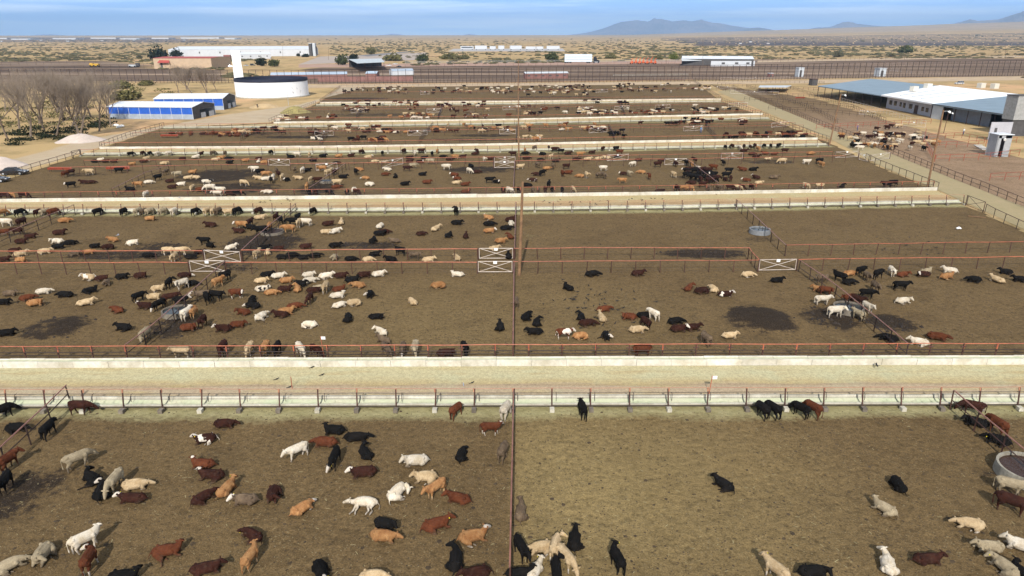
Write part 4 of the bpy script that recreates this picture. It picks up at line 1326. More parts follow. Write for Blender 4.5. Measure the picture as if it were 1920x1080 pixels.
HERD = """
8,763,60,Kg 30,800,5,Kl 150,760,2,Dg 88,800,95,Ks 13,860,80,Rs 7,900,285,Ksf 145,858,50,Gg 172,895,150,Kl 190,920,100,Klf 213,900,268,Gg 252,907,8,Cl 248,932,182,Dlf
380,868,180,Rlf 397,888,184,Dlf 380,930,48,Dl 425,915,75,Tl 460,935,182,Mlf 511,923,280,Dl 566,950,50,Tlf 420,793,0,Dl 385,820,205,Dlp 556,840,222,Ws 610,828,178,Rl 627,805,182,Kl
667,818,2,Kl 627,855,268,Kgf 684,847,120,Kl 682,884,192,Dlf 684,940,178,Wx 780,862,188,Wl 798,892,192,Cl 816,910,228,Ts 744,921,62,Wc 860,933,160,Rl 865,850,78,Kl 920,797,2,Rsf
943,843,75,Mg 855,760,62,Rg 948,757,72,Wg 817,981,18,Rl 886,1003,8,Tlf 722,980,340,Kl 718,1003,350,Tl 855,1048,92,Kl 893,1072,200,Dl 700,1078,0,Cl 600,1068,300,Klf 385,1063,15,Dl
468,1040,80,Ts 473,1000,150,Dl 158,1008,48,Ws 165,1045,100,Rsf 312,1030,8,Rl 78,1036,282,Gl 15,1057,42,Gl 230,1078,0,Kl
1092,762,96,Ks 1440,756,112,Kg 1427,754,105,Kg 1498,758,122,Kg 1520,758,116,Rg 976,958,82,Ml 978,1024,292,Ks 1013,1024,200,Cl 1041,1018,76,Cs 1062,1042,300,Cg 1077,1012,80,Kl 1043,1068,92,Ks
1003,1068,60,Wl 975,1074,0,Kl 1158,1043,104,Ks 1358,906,132,Kl 1456,1064,120,Cs 1525,1070,0,Kl 1683,907,90,Kc 1660,950,132,Gl 1820,978,170,Cl 1857,1022,174,Gl 1665,1056,72,Wl 1740,1046,2,Dl
1890,1062,112,Gl 1915,1020,150,Wl 1915,1074,100,Kl 1900,940,322,Ds 1896,906,330,Gs 1815,752,152,Dg 1832,790,150,Kl 1873,823,150,Kl 1872,795,100,Rs
5,565,0,Kl 17,549,0,Ml 10,623,10,Kl 80,545,15,Wl 50,557,20,Rl 65,567,15,Tl 122,551,185,Kl 168,543,30,Kl 167,519,190,Clp 190,520,10,Dl 200,528,300,Ml 228,517,2,Kl 263,516,0,Dl 160,566,30,Cl 220,579,160,Rl 232,612,180,Kl
259,552,60,Ks 295,539,2,Cl 288,555,4,Cl 316,528,100,Ks 340,530,240,Ws 345,515,5,Dlf 358,530,10,Kl 272,572,190,Dlf 297,568,250,Kgf 320,555,30,Ds 338,560,20,Ksf 408,526,60,Ts 422,515,62,Ks 443,547,5,Rsf 387,556,300,Ks
405,550,345,Ks 377,550,200,Msf 472,560,95,Kl 475,571,172,Klf 457,583,175,Rl 489,592,60,Wl 349,585,80,Ws 362,581,92,Ts 378,599,270,Ds 352,613,2,Rl 419,614,190,Dlf 445,607,0,Rl 271,625,268,Gg
489,525,10,Cl 500,513,12,Kl 521,516,10,Wl 491,541,2,Wlp 508,547,10,Tl 533,541,350,Dl 536,525,4,Tl 562,531,340,Kl 558,540,110,Tl 578,514,10,Wl 580,524,8,Wl 611,516,12,Wl 588,543,0,Dl 580,556,270,Dg 610,536,272,Cs 597,538,20,Gl
535,583,2,Tl 552,572,20,Rl 527,588,178,Dl 580,607,190,Wc 638,516,0,Dl 682,514,0,Dl 709,513,12,Wl 660,523,12,Kl 672,533,176,Tl 635,541,10,Rl 632,553,12,Wl 693,550,275,Klf 636,570,40,Wl 664,566,2,Cc 653,595,100,Kl 705,592,2,Kl
773,564,122,Cl 858,513,180,Wl 822,534,2,Tc 715,620,140,Wl 720,636,150,Ml 938,611,95,Kl 331,664,182,Cs 407,661,270,Dg 460,659,270,Cg 488,661,272,Tg 512,659,270,Kg 558,659,305,Wg 588,659,322,Dg 721,659,305,Mg 752,659,272,Mgf 775,660,270,Gg 835,660,2,Dl 870,659,290,Kg
1110,512,10,Kl 1196,511,2,Dl 1065,538,130,Kl 968,563,272,Ms 987,592,60,Kl 1006,603,80,Kl 1003,620,182,Kl 1132,578,12,Rl 1128,595,100,Cl 1090,592,92,Kl 1101,604,2,Dl 1058,621,2,Rsp 1088,628,2,Tc 1137,628,270,Klf 1180,592,182,Rl 1207,589,4,Kl
1212,602,292,Ds 1226,586,120,Ws 1194,617,2,Cl 1266,600,10,Kl 1272,615,4,Dlf 1298,612,0,Dl 1324,632,112,Ms 1368,627,2,Cl 1292,538,60,Rl 1315,544,4,Dc 1338,540,100,Cl 1360,550,2,Dlp 1402,513,0,Cl 1457,524,2,Kl
1542,518,182,Ms 1575,516,122,Ks 1593,511,2,Tl 1592,527,0,Kl 1615,504,30,Ks 1627,515,270,Ms 1647,511,32,Ks 1673,505,262,Ws 1693,513,2,Rl 1642,534,272,Ms 1690,532,355,Ks 1732,513,182,Dlf 1737,507,10,Gl 1782,506,170,Wl 1775,517,2,Tl 1827,523,172,Kl
1870,523,112,Cl 1887,508,170,Kl 1912,522,182,Kl 1693,562,0,Wl 1543,558,2,Ws 1537,541,150,Tl 1550,541,330,Rs 1567,581,5,Ws 1611,585,112,Gs 1628,572,282,Ws 1627,547,345,Ks 1592,555,200,Rs 1608,559,300,Ds 1667,632,150,Kl 1724,640,160,Wl 1757,630,330,Rl 1206,659,182,Rs
3,398,75,Tg 43,395,80,Kg 79,394,85,Dg 91,394,75,Gg 104,395,65,Rg 183,396,70,Kg 236,394,88,Kg 260,395,85,Gg 271,395,80,Mg 282,395,70,Gg 306,395,70,Gg 329,394,85,Wg 368,394,75,Kg 390,394,80,Cg 404,393,95,Cg 412,393,80,Mg 428,396,5,Cs 447,393,70,Kg 487,393,70,Dg 589,392,75,Kg 855,394,90,Ks
11,416,182,Ws 6,433,20,Rs 40,415,80,Ds 31,431,182,Ds 38,452,0,Dl 56,442,10,Dl 120,413,10,Tl 110,436,2,Dl 107,451,200,Wl 108,461,10,Kl 131,454,0,Kl 177,460,2,Kl 202,462,20,Dc 212,448,180,Tl 248,454,10,Wl 281,409,2,Tl 383,449,182,Ks 394,459,330,Kl 395,421,180,Dl 26,469,0,Dl 38,475,30,Cl 38,486,350,Tl
83,470,10,Cl 140,474,2,Ml 165,471,12,Tl 7,485,0,Dl 315,468,2,Cs 337,469,20,Cs 326,479,270,Cs 277,478,0,Kl 358,480,10,Kl 374,472,350,Dl 452,420,182,Tsf 468,415,80,Ds 466,425,350,Kl 448,432,190,Dl 487,407,12,Cl 489,430,205,Ks 505,424,280,Ts 517,405,90,Ds 526,411,290,Ks 541,427,182,Ts 558,405,85,Ks 550,414,190,Ks
560,417,275,Cs 573,415,172,Ws 615,419,10,Dl 640,416,100,Cl 610,434,350,Cl 628,433,45,Wl 433,463,45,Wl 481,473,80,Cs 501,472,100,Cl 495,463,10,Kl 522,465,0,Dl 573,461,2,Dl 628,459,0,Kl 699,450,62,Kl 711,437,350,Kl 713,423,75,Wl 547,478,10,Kl 528,480,340,Kl 568,481,0,Kl 590,478,12,Kl 628,481,280,Gl 657,484,0,Kl
690,485,2,Cl 702,475,20,Kl 719,434,0,Dl 740,450,165,Ml 750,468,160,Ks 777,476,350,Ms 733,485,170,Kl 803,486,12,Cl 857,482,120,Cl 789,437,2,Dl 817,428,60,Cl 856,417,350,Kl 841,440,45,Kl 873,441,85,Dl 916,407,165,Tlf 917,419,0,Kl 917,432,5,Tlf 938,451,2,Tl 958,411,20,Dl 958,418,270,Wl 949,427,0,Kl 956,442,100,Rl 926,464,10,Cl 953,479,90,Kl
245,288,60,Kg 268,287,90,Dg 281,287,90,Kg 295,287,75,Wg 318,286,60,Wg 377,288,80,Ds 367,294,40,Wl 399,286,70,Mg 422,287,100,Mg 511,283,80,Kg 557,288,185,Ws 545,293,190,Kl 403,299,0,Cl 413,295,10,Tl 428,297,0,Kl 430,304,0,Kl 460,300,0,Tl 485,297,0,Dl 485,302,100,Wl 495,304,0,Tl 342,297,0,Dl 307,306,0,Cl
177,302,0,Kl 188,299,0,Wl 197,302,0,Dl 213,302,0,Dl 247,307,0,Tl 268,302,0,Dl 275,297,60,Cs 122,325,80,Rs 133,321,60,Ds 167,321,182,Cs 223,318,10,Ks 132,345,220,Ksf 158,341,182,Dl 170,341,10,Dl 258,344,200,Ts 278,341,10,Wl 244,354,182,Kl 296,331,60,Ks 310,321,80,Ms 8,367,0,Dg 21,366,340,Tg 45,366,0,Dg 269,365,270,Wg
332,326,225,Gs 318,339,10,Dl 322,350,10,Dl 339,345,10,Wl 352,333,10,Cl 367,332,190,Cl 360,322,0,Tl 388,341,5,Wsp 360,351,270,Cg 375,355,0,Rlf 393,351,200,Wg 413,355,182,Ws 407,361,185,Ws 431,363,0,Dg 444,364,10,Kg 457,342,340,Cg 477,316,182,Ws 487,321,200,Ksf 498,325,10,Ts 485,333,185,Cl 497,335,0,Wl 508,336,290,Ks 512,331,100,Ws 529,331,275,Cs 538,336,270,Klf 518,319,100,Ms 522,325,300,Ds
560,333,190,Cl 552,317,275,Ms 567,318,270,Ws 576,318,0,Kl 582,335,270,Cs 575,349,100,Ts 595,336,10,Ds 502,359,200,Wl 604,315,190,Ts 615,322,60,Cs 627,321,80,Ds 643,331,0,Kl 632,341,2,Cs 630,350,10,Rl 667,321,290,Ks 675,317,170,Tl 686,333,170,Tlf 693,345,190,Wc 722,326,2,Rl 742,330,90,Kl 727,317,182,Wl 759,344,10,Kl 763,314,2,Ds 775,309,10,Gs 792,326,0,Kl 800,341,350,Rl 837,312,185,Ws
852,327,180,Rlf 857,334,190,Rlf 855,342,0,Cl 872,345,10,Rl 873,359,0,Rl 702,302,0,Cl 718,304,0,Cl 690,294,10,Clf 658,291,0,Dl 635,292,10,Tl 605,292,0,Kl 580,289,100,Cs 587,300,0,Kl 630,305,0,Kl 663,355,270,Wl 667,362,320,Dg 648,362,270,Kg 614,363,320,Kg 588,363,300,Dg 577,363,280,Kg 679,282,60,Dg 717,286,90,Kg 758,282,70,Dg 778,286,280,Ws 790,282,10,Ds 810,287,270,Ks 820,282,90,Tg 847,282,90,Kg
853,293,185,Ts 807,301,200,Gs 767,295,0,Dl 830,293,0,Kl 795,295,0,Kl 768,302,0,Dl 787,303,0,Dlf 843,298,10,Dl 868,293,10,Dl 895,283,100,Ds 890,288,0,Dl 908,297,280,Ws 920,297,0,Dl 962,287,200,Ds 985,287,0,Kl 987,296,0,Dl 1002,277,60,Mg 984,280,90,Tg 1029,276,90,Kg 1040,279,10,Ds 1052,282,10,Ks 1017,288,185,Klf 1033,293,60,Cs 1013,299,0,Kl 1042,301,0,Kl 1065,287,0,Dl 1088,288,0,Ts 1110,285,0,Dl 1127,275,60,Ds
1102,298,0,Cl 1122,297,10,Cl 1080,298,0,Dl 1155,277,200,Ks 1138,295,180,Cl 883,311,300,Ks 880,319,305,Wg 893,322,0,Dl 918,336,5,Ks 931,340,330,Klf 976,311,10,Cs 1008,308,300,Ms 1025,315,0,Tl 1037,310,80,Ms 1017,323,50,Ks 1007,326,180,Dl 1062,310,10,Ds 1055,324,275,Rs 1065,323,340,Rl 1088,329,180,Tl 1100,327,275,Cs 1000,337,170,Dlp 989,347,175,Klf 1029,344,80,Ks
944,360,280,Dg 957,360,310,Wg 976,360,300,Kg 1000,359,272,Mg 1011,359,268,Mg 1024,359,270,Dg 1037,359,265,Kg 1057,360,270,Kg 1077,358,280,Cg 1131,314,182,Ws 1122,327,220,Ms 1133,328,285,Ms 1187,306,215,Ws 1169,325,200,Dlf 1180,324,280,Gs 1167,337,178,Ts 1203,322,170,Tl 1218,329,80,Rs 1233,307,190,Ds 1240,300,0,Dl 1267,306,280,Ds 1263,326,105,Cs 1287,304,100,Ks 1288,319,150,Ksf 1300,330,185,Ks
1297,342,180,Dl 1318,344,10,Ds 1310,315,100,Wsp 1303,299,100,Ds 1297,307,90,Ts 1337,326,180,Ksf 1338,312,150,Rs 1357,304,90,Ks 1367,318,350,Ks 1362,327,0,Ks 1393,317,150,Rl 1412,317,0,Kl 1418,332,130,Dlf 1400,337,182,Rlf 1423,342,0,Cl 1332,336,0,Ds 1237,358,0,Dl 1273,355,270,Dg 1285,354,320,Tg 1297,355,305,Tg 1334,354,275,Mg 1353,354,290,Mg 1373,353,320,Dg 1387,353,320,Cg 1395,353,290,Dg 1413,352,270,Dg
1162,284,0,Rs 1158,293,0,Kl 1197,299,0,Dl 1360,275,90,Kg 1373,274,95,Dg 1385,272,90,Cg 1395,273,80,Dg 1407,275,85,Dg 1388,276,270,Wg 1395,282,0,Dl 1413,272,85,Dg 1422,278,280,Tg 1432,272,90,Kg 1445,273,75,Kg 1460,272,40,Ks 1472,281,350,Ds 1435,287,180,Rl 1452,288,0,Rl 1440,297,0,Cl 1520,287,0,Tl 1410,288,0,Dl 1418,293,0,Dl
1467,301,180,Cg 1513,302,350,Ws 1537,301,10,Ks 1541,307,100,Ts 1451,332,350,Ml 1512,348,290,Cg 1537,347,182,Cs 1580,348,60,Kl 1663,345,180,Ks 1675,342,190,Ks
"""
PEN_NAMES = {}


def pen_of(u, v):
    def xat(p, v_):
        for (u1, v1), (u2, v2) in zip(p, p[1:]):
            if min(v1, v2) <= v_ <= max(v1, v2):
                return u1 + (u2 - u1) * (v_ - v1) / (v2 - v1)
        return p[0][0] if abs(v_ - p[0][1]) < abs(v_ - p[-1][1]) else p[-1][0]
    if v > 700:
        k = [xat([(133, 757), (60, 832), (-40, 930)], v), 960, xat([(1781, 768), (1852, 832), (2000, 962)], v)]
        nm = ["front outer-left pen", "front centre-left pen", "front centre-right pen", "front pen by brown-water tank"]
    elif v > 500:
        k = [xat([(424, 512), (290, 637), (240, 676)], v), 963, xat([(1497, 509), (1575, 567), (1697, 673)], v)]
        nm = ["second-row outer-left pen", "second-row centre-left pen", "second-row centre-right pen", "second-row outer-right pen"]
    elif v > 385:
        k = [xat([(141, 401), (22, 453), (-40, 480)], v), xat([(556, 398), (500, 447), (456, 489)], v), 966]
        nm = ["third-row outermost-left pen", "third-row pen left of tank", "third-row pen left of pole", "third-row empty pen"]
    else:
        k = [xat([(330, 288), (318, 323), (275, 337), (213, 369)], v), xat([(655, 288), (649, 319), (582, 367)], v), 965, xat([(1278, 290), (1288, 311), (1346, 358)], v)]
        nm = ["fourth-row outer-left pen", "fourth-row muddy pen", "fourth-row pen left of pole", "fourth-row pen right of pole", "fourth-row outer-right pen"]
    return nm[sum(u > x for x in k)]


def compass(h):
    h %= 360
    return ["facing right", "facing away", "facing left", "facing the camera"][int(((h + 45) % 360) // 90)]


ORD = "first second third fourth fifth sixth seventh eighth ninth tenth eleventh twelfth thirteenth fourteenth fifteenth sixteenth seventeenth eighteenth nineteenth twentieth".split()
cows = []
for tk in HERD.split():
    u, v, h, code = tk.split(",")
    u, v, h = float(u), float(v), float(h)
    pose = code[1]
    z = {"s": .78, "g": .74, "l": .36, "c": .34, "x": .28}[pose]
    p = W(u, v, z)
    p.z = 0
    cows.append(dict(u=u, v=v, h=h, c=code[0], pose=pose, face="f" in code[2:], pied="p" in code[2:], p=p, size=ppm(p)))
# keep bodies out of the troughs and apart from one another
for w_ in cows:
    c_ = w_["p"]
    for k, flip in (("A", 0), ("D", 0), ("F", 0), ("C", 1), ("E", 1)):
        ln = RW[k]
        for a, b in zip(ln, ln[1:]):
            t = (b - a).normalized()
            nr = Vector((-t.y, t.x, 0))
            s_ = (c_ - a).dot(t)
            if -1 < s_ < (b - a).length + 1:
                d = (c_ - a).dot(nr)
                reach = {"s": 1.0, "g": 1.12, "l": .6, "c": .6, "x": .8}[w_["pose"]]
                ay = abs(math.sin(R(w_["h"])))
                need = .40 + (reach * .62) * ay if w_["pose"] in "sg" else .55 + .5 * ay
                if not flip and -need < d < 1.2:
                    c_ -= nr * (need + d)
                if flip and -.2 < d < 1.35 + need:
                    c_ += nr * (1.35 + need - d)
for it in range(6):
    for i, a in enumerate(cows):
        for b in cows[:i]:
            d = a["p"] - b["p"]
            if abs(d.x) > 2 or abs(d.y) > 2:
                continue
            L_ = d.length
            if L_ < 0.78:
                q = d.normalized() * ((0.78 - L_) / 2) if L_ > 1e-3 else Vector((.3, .1, 0))
                a["p"] += q
                b["p"] -= q
for w_ in cows:
    w_["u"], w_["v"] = pix(w_["p"] + Vector((0, 0, .5)))
    w_["size"] = ppm(w_["p"])
    w_["pen"] = pen_of(w_["u"], w_["v"])
    act = {"s": "standing", "g": "with head down", "l": "lying", "c": "curled up", "x": "stretched flat"}[w_["pose"]]
    if w_["pose"] == "g":
        for k in "ADFCE":
            if float(distline(np.array([w_["p"].x]), np.array([w_["p"].y]), RW[k])[0]) < 3.3:
                act = "feeding at the bunk"
    col = COATS[w_["c"]][2].replace(" ", "-")
    if w_["pied"]:
        col += "-and-white" if w_["c"] != "W" else "-and-black"
    w_["desc"] = ("white-faced " if w_["face"] else "") + col + " cow " + act
    w_["full"] = w_["desc"] + ", " + compass(w_["h"])
order = sorted(cows, key=lambda q: -q["size"])
single = order[:300]
rest = order[300:]
pens = {}
for w_ in cows:
    pens.setdefault(w_["pen"], []).append(w_)
for pen_, lst in pens.items():
    for w_ in lst:
        same_d = [q for q in lst if q["desc"] == w_["desc"]]
        same_f = [q for q in lst if q["full"] == w_["full"]]
        nb = min((q for q in lst if q is not w_), key=lambda q: (q["p"] - w_["p"]).length, default=None)
        if len(same_d) == 1:
            w_["label"] = w_["desc"] + " in the " + pen_
        elif len(same_f) == 1:
            w_["label"] = w_["full"] + ", in the " + pen_
        else:
            s_ = sorted(same_f, key=lambda q: q["u"])
            i = s_.index(w_)
            o_ = ORD[i] if i <= len(s_) / 2 or i > len(s_) - 1 else ORD[len(s_) - 1 - i]
            side_ = "left" if i <= len(s_) / 2 else "right"
            if i > len(s_) / 2:
                o_ = ORD[len(s_) - 1 - i]
            w_["label"] = f"{w_['full']}, {o_} such from {side_}, {pen_}"


def coat_mats(c):
    if c["pied"]:
        b = CP[c["c"]]
        return b, (WF if c["c"] != "W" else b), WF
    b = CM[c["c"]]
    return b, (WF if c["face"] else b), (WF if c["face"] and c["c"] in "RT" else SHANK.get(c["c"], b))


def pose_key(c, r_):
    return {"s": r_.choice(["s0", "s1", "s2", "s3"]), "g": r_.choice(["g0", "g1", "g2"]), "l": r_.choice(["l0", "l0", "l1", "l2", "l3", "l4", "l5"]), "c": "c0", "x": "x0"}[c["pose"]]


rc = random.Random(11)
TAGY = mat("ear_tag_yellow", (0.75, 0.62, 0.03), 0.5, 0.1, 8, bmp=0)
tag_mesh = MB().box((-.03, -.008, -.05), (.06, 0, 0), (0, .016, 0), (0, 0, .07))
for c in single:
    k = pose_key(c, rc)
    flip = rc.choice((1, -1))
    if c["pose"] == "x":
        # legs towards the viewer
        flip = 1 if math.cos(R(c["h"])) > 0 else -1
    if c["pose"] == "c":
        flip = -1 if math.cos(R(c["h"])) > 0 else 1
    s_ = rc.uniform(.83, .95)
    o = link("cow", POSE[k])
    o.location = c["p"] + Vector((0, 0, -.01))
    o.rotation_euler = (0, 0, R(c["h"]))
    o.scale = (s_ * rc.uniform(.94, 1.05), s_ * flip * rc.uniform(.92, 1.13), s_ * rc.uniform(.95, 1.06))
    for i, mm in enumerate(coat_mats(c)):
        o.material_slots[i].link = "OBJECT"
        o.material_slots[i].material = mm
    tag(o, c["label"], "cow", "cattle in the feedlot pens")
    if c["size"] > 24 and c["pose"] != "x" and rc.random() < .3 or (abs(c["u"] - 1567) < 6 and abs(c["v"] - 590) < 14):
        hp = {"s0": (.94, 0, 1.18), "s1": (.88, .2, 1.17), "s2": (.98, 0, 1.01), "g0": (.98, 0, .6), "g1": (1.0, -.16, .68), "l0": (.84, 0, .75), "l1": (.77, .22, .76), "l2": (.9, .09, .4), "l3": (.82, -.15, .78), "s3": (.81, .3, 1.1), "g2": (1.0, .14, .68), "l4": (.75, -.25, .73), "l5": (.91, .02, .53), "c0": (.66, .42, .33)}[k]
        et = tag_mesh.build("ear_tag", TAGY)
        et.parent = o
        et.location = (hp[0] - .06, hp[1] + .22, hp[2] + .0)

# far cattle beyond what one could tell apart: bands of the far pens
FARB = """1282 1345 318 334 9 KKD s;1296 1372 322 340 6 KD g;380 470 247 252 15 RRT l;425 470 244 251 8 TRC s;318 380 246 250 5 RD l;480 600 240 250 16 KDRCM s;600 720 236 246 13 KDRCWM s;636 722 258 263 11 KDRT g;588 604 257 262 3 KW l;670 780 238 246 10 WTRD l;812 960 232 247 22 TDKCM s;
972 1130 232 246 24 DKCTRW s;972 1012 253 265 7 CTWC s;1146 1190 244 256 6 KKD s;1280 1400 222 232 26 KWDCRK s;1355 1530 249 258 26 KKDDRC g;1190 1270 226 232 4 KD s;
520 640 214 222 12 RDCW l;520 560 222 226 3 WC l;640 780 190 206 34 DKCRWM s;690 810 214 222 14 TTCRW s;660 700 200 210 8 KDC s;780 960 190 206 20 KDCW s;850 970 208 220 14 KDCRM s;972 1110 198 216 26 DCKWRM s;1085 1200 200 214 18 DKCW s;
1110 1240 206 214 20 KDCRM s;1200 1330 196 212 22 CDWKM s;1280 1390 202 211 14 WDCRK s;1090 1130 187 194 3 K g;1160 1190 190 197 5 KD s;
640 780 163 176 34 KDCMRW s;780 960 161 175 34 KDCMRW s;640 660 170 176 3 K s;972 1100 161 178 44 CWKDMR s;1060 1180 160 174 26 DKMC s;1160 1300 157 172 30 KDCMW s;1300 1345 160 172 12 KDCW s;
1578 1730 250 262 26 CCTDKW s;1590 1680 258 280 20 CDKWT s;1660 1735 252 282 14 WCKD s;1640 1700 232 242 5 CDW s;1735 1760 240 275 5 CT s"""
for ent in FARB.split(";"):
    f_ = ent.split()
    u1, u2, v1, v2, n_ = map(float, f_[:5])
    hubs = [(rc.uniform(u1, u2), rc.uniform(v1, v2)) for _ in range(max(1, int(n_ / 4)))]
    for i in range(int(n_ * 1.4)):
        hu = rc.choice(hubs)
        u = min(u2, max(u1, hu[0] + rc.gauss(0, 11))) if rc.random() < .75 else rc.uniform(u1, u2)
        v = min(v2, max(v1, hu[1] + rc.gauss(0, 1.6))) if rc.random() < .75 else rc.uniform(v1, v2)
        ps = f_[6] if rc.random() < .8 else rc.choice("sgl")
        h = rc.choice((0, 0, 180, 180, 90, 270)) + rc.uniform(-30, 30)
        rest.append(dict(u=u, v=v, h=h, c=rc.choice(f_[5]), pose=ps, face=rc.random() < .12, pied=False, p=W(u, v, .6) * 1.0))
        rest[-1]["p"].z = 0
lo = {}
for k, me_ in POSE_LO.items():
    co = np.zeros(len(me_.vertices) * 3)
    me_.vertices.foreach_get("co", co)
    lo[k] = (co.reshape(-1, 3), [tuple(p.vertices) for p in me_.polygons], [p.material_index for p in me_.polygons])
hm_list, hm_idx = [], {}
HV, HF, HMI = [], [], []
base = 0
for c in rest:
    k = pose_key(c, rc)
    co, fs, mi = lo[k]
    s_ = rc.uniform(.92, 1.06)
    a = R(c["h"])
    q = co * (s_, s_, s_)
    q = np.stack([q[:, 0] * math.cos(a) - q[:, 1] * math.sin(a) + c["p"].x, q[:, 0] * math.sin(a) + q[:, 1] * math.cos(a) + c["p"].y, q[:, 2] - .01], 1)
    HV.append(q)
    ids = []
    for mm in coat_mats(c):
        if mm.name not in hm_idx:
            hm_idx[mm.name] = len(hm_list)
            hm_list.append(mm)
        ids.append(hm_idx[mm.name])
    HF += [tuple(i + base for i in f) for f in fs]
    HMI += [ids[i] for i in mi]
    base += len(co)
me_ = bpy.data.meshes.new("cattle_herd")
me_.from_pydata(np.concatenate(HV).tolist(), [], HF)
for mm in hm_list:
    me_.materials.append(mm)
me_.polygons.foreach_set("material_index", HMI)
me_.polygons.foreach_set("use_smooth", [True] * len(HF))
tag(link("cattle_herd", me_), kind="stuff")
print("cattle", len(single), len(rest), "herd faces", len(HF))

# birds
bird_me = grow("bird", [(0, [(-.10, 0, .12, .03, .025), (0, 0, .12, .05, .05), (.09, 0, .145, .035, .035), (.15, 0, .18, .028, .028), (.2, 0, .17, .008, .008)]), (0, [(-.08, 0, .115, .03, .015), (-.26, 0, .10, .04, .012)]),
                        (1, [(0, .025, .09, .01, .01), (.01, .025, 0, .01, .01)]), (1, [(0, -.025, .09, .01, .01), (.01, -.025, 0, .01, .01)])], .012, .5, 2, 2)
fly_me = grow("bird_flying", [(0, [(-.12, 0, 0, .03, .03), (0, 0, 0, .05, .05), (.12, 0, .01, .035, .03), (.19, 0, .01, .01, .01)]), (0, [(-.1, 0, 0, .03, .015), (-.26, 0, 0, .06, .012)]),
                              (0, [(.0, .03, .02, .07, .02), (.03, .2, .08, .07, .015), (-.05, .38, .06, .03, .012)]), (0, [(.0, -.03, .02, .07, .02), (.03, -.2, .08, .07, .015), (-.05, -.38, .06, .03, .012)])], .014, .6, 2, 2)
BK = mat("bird_black", (0.012, 0.012, 0.014), 0.5, 0.2, 20)
BG = mat("bird_grey", (0.35, 0.38, 0.45), 0.6, 0.3, 20)


def bird(u, v, h, lab, grp, me_=None, m_=BK, z=0.0, s=1.05):
    o = link("bird", me_ or bird_me)
    o.location = W(u, v, z + .05)
    o.location.z = z
    o.rotation_euler = (0, 0, R(h))
    o.scale = (s, s, s)
    for i in range(len(o.material_slots)):
        o.material_slots[i].link = "OBJECT"
        o.material_slots[i].material = m_
    tag(o, lab, "bird", grp)


for i in range(46):
    bird(rc.gauss(1105, 42), rc.gauss(570, 24), rc.uniform(0, 360), "small black bird in the loose flock on bare ground beyond the marker-post lane", "black birds on the second-row pen floor")
for i in range(30):
    bird(rc.uniform(1015, 1250), rc.uniform(372, 386), rc.uniform(0, 360), "small black bird in the flock on the tan lane right of the wooden pole", "black birds on the tan lane")
for i in range(14):
    bird(rc.uniform(480, 560), rc.uniform(373, 384), rc.uniform(0, 360), "small black bird in the flock on the tan lane near the dark divider's head", "black birds on the tan lane")
for i in range(16):
    bird(rc.uniform(1640, 1780), rc.uniform(442, 480), rc.uniform(0, 360), "small black bird on the floor of the empty corner pen by the alley fence", "black birds by the alley fence")
for u, v, lab in ((519, 712, "black bird on the wide feed lane left of the bare marker post"), (543, 727, "black bird at the foot of the bare marker post"), (585, 690, "black bird under the far bunk on the wide feed lane"), (604, 704, "lone black bird in the middle of the wide feed lane"),
                  (885, 719, "black bird near the near edge of the wide feed lane, left of the centre fence")):
    bird(u, v, 30, lab, None)
bird(869, 722, 100, "grey pigeon on the wide feed lane", None, m_=BG)
bird(221, 440, 20, "pale grey pigeon flying low over the tan calf", None, fly_me, BG, 1.5)
bird(336, 370, 15, "pale grey pigeon flying along the tan lane", None, fly_me, BG, 1.5)
bird(1343, 365, 200, "dark bird perched on the whitewashed bunk of the tan lane", None, bird_me, BK, .62)
bird(1644, 684, 160, "dark bird with spread wings by the whitewashed bunk of the wide lane", None, fly_me, BK, .3)
# ------------------------------------------------------------------ buildings, vehicles, plants and the far land
def hpx(u, vb, vt, dz=0.0):
    """height of something standing at ground pixel (u, vb) whose top shows at row vt"""
    c = W(u, vb)
    lo_, hi_ = 0.0, 120.0
    for _ in range(40):
        m_ = (lo_ + hi_) / 2
        if pix(c + Vector((0, 0, m_)))[1] > vt:
            lo_ = m_
        else:
            hi_ = m_
    return lo_


UP = Vector((0, 0, 1))
WHITEWALL = mat("white_metal_wall", (0.54, 0.56, 0.59), 0.6, 0.10, 0.3)
WHITEROOF = mat("white_metal_roof", (0.68, 0.71, 0.75), 0.45, 0.12, 0.2)
GREYROOF = mat("blue_grey_roof", (0.20, 0.27, 0.33), 0.5, 0.15, 0.25)
BLUE = mat("blue_sheet", (0.025, 0.11, 0.50), 0.5, 0.2, 0.6)
LOWW = mat("shed_lower_sheet", (0.33, 0.38, 0.45), 0.6, 0.2, 0.8)
PALEGREY = mat("pale_grey_sheet", (0.50, 0.53, 0.56), 0.6, 0.15, 0.8)
DARKWALL = mat("dark_sheet", (0.09, 0.085, 0.085), 0.7, 0.3, 0.8)
TANW = mat("tan_stucco", (0.50, 0.37, 0.25), 0.85, 0.15, 0.5)
REDR = mat("red_roof", (0.40, 0.075, 0.06), 0.6, 0.2, 0.5)
REDW = mat("faded_red_sheet", (0.27, 0.135, 0.115), 0.7, 0.3, 0.6)
PEELING = mat("peeling_white", (0.80, 0.82, 0.84), 0.7, 0.1, 0.6)


def peeling():
    mt, t, b = nt("peeling_white_paint")
    tc_ = N(t, "ShaderNodeTexCoord").outputs["Object"]
    n = noise(t, tc_, 0.55, 7, 0.75)
    n2 = noise(t, tc_, 0.15, 2, 0.5)
    k = mth(t, "ADD", n, mth(t, "MULTIPLY", mth(t, "SUBTRACT", n2, 0.5), 0.35))
    c_ = ramp(t, k, [(0.615, (0.82, 0.83, 0.85)), (0.635, (0.36, 0.38, 0.42)), (0.8, (0.5, 0.5, 0.52))])
    t.links.new(c_, b.inputs["Base Color"])
    b.inputs["Roughness"].default_value = 0.7
    return mt


PEEL = peeling()


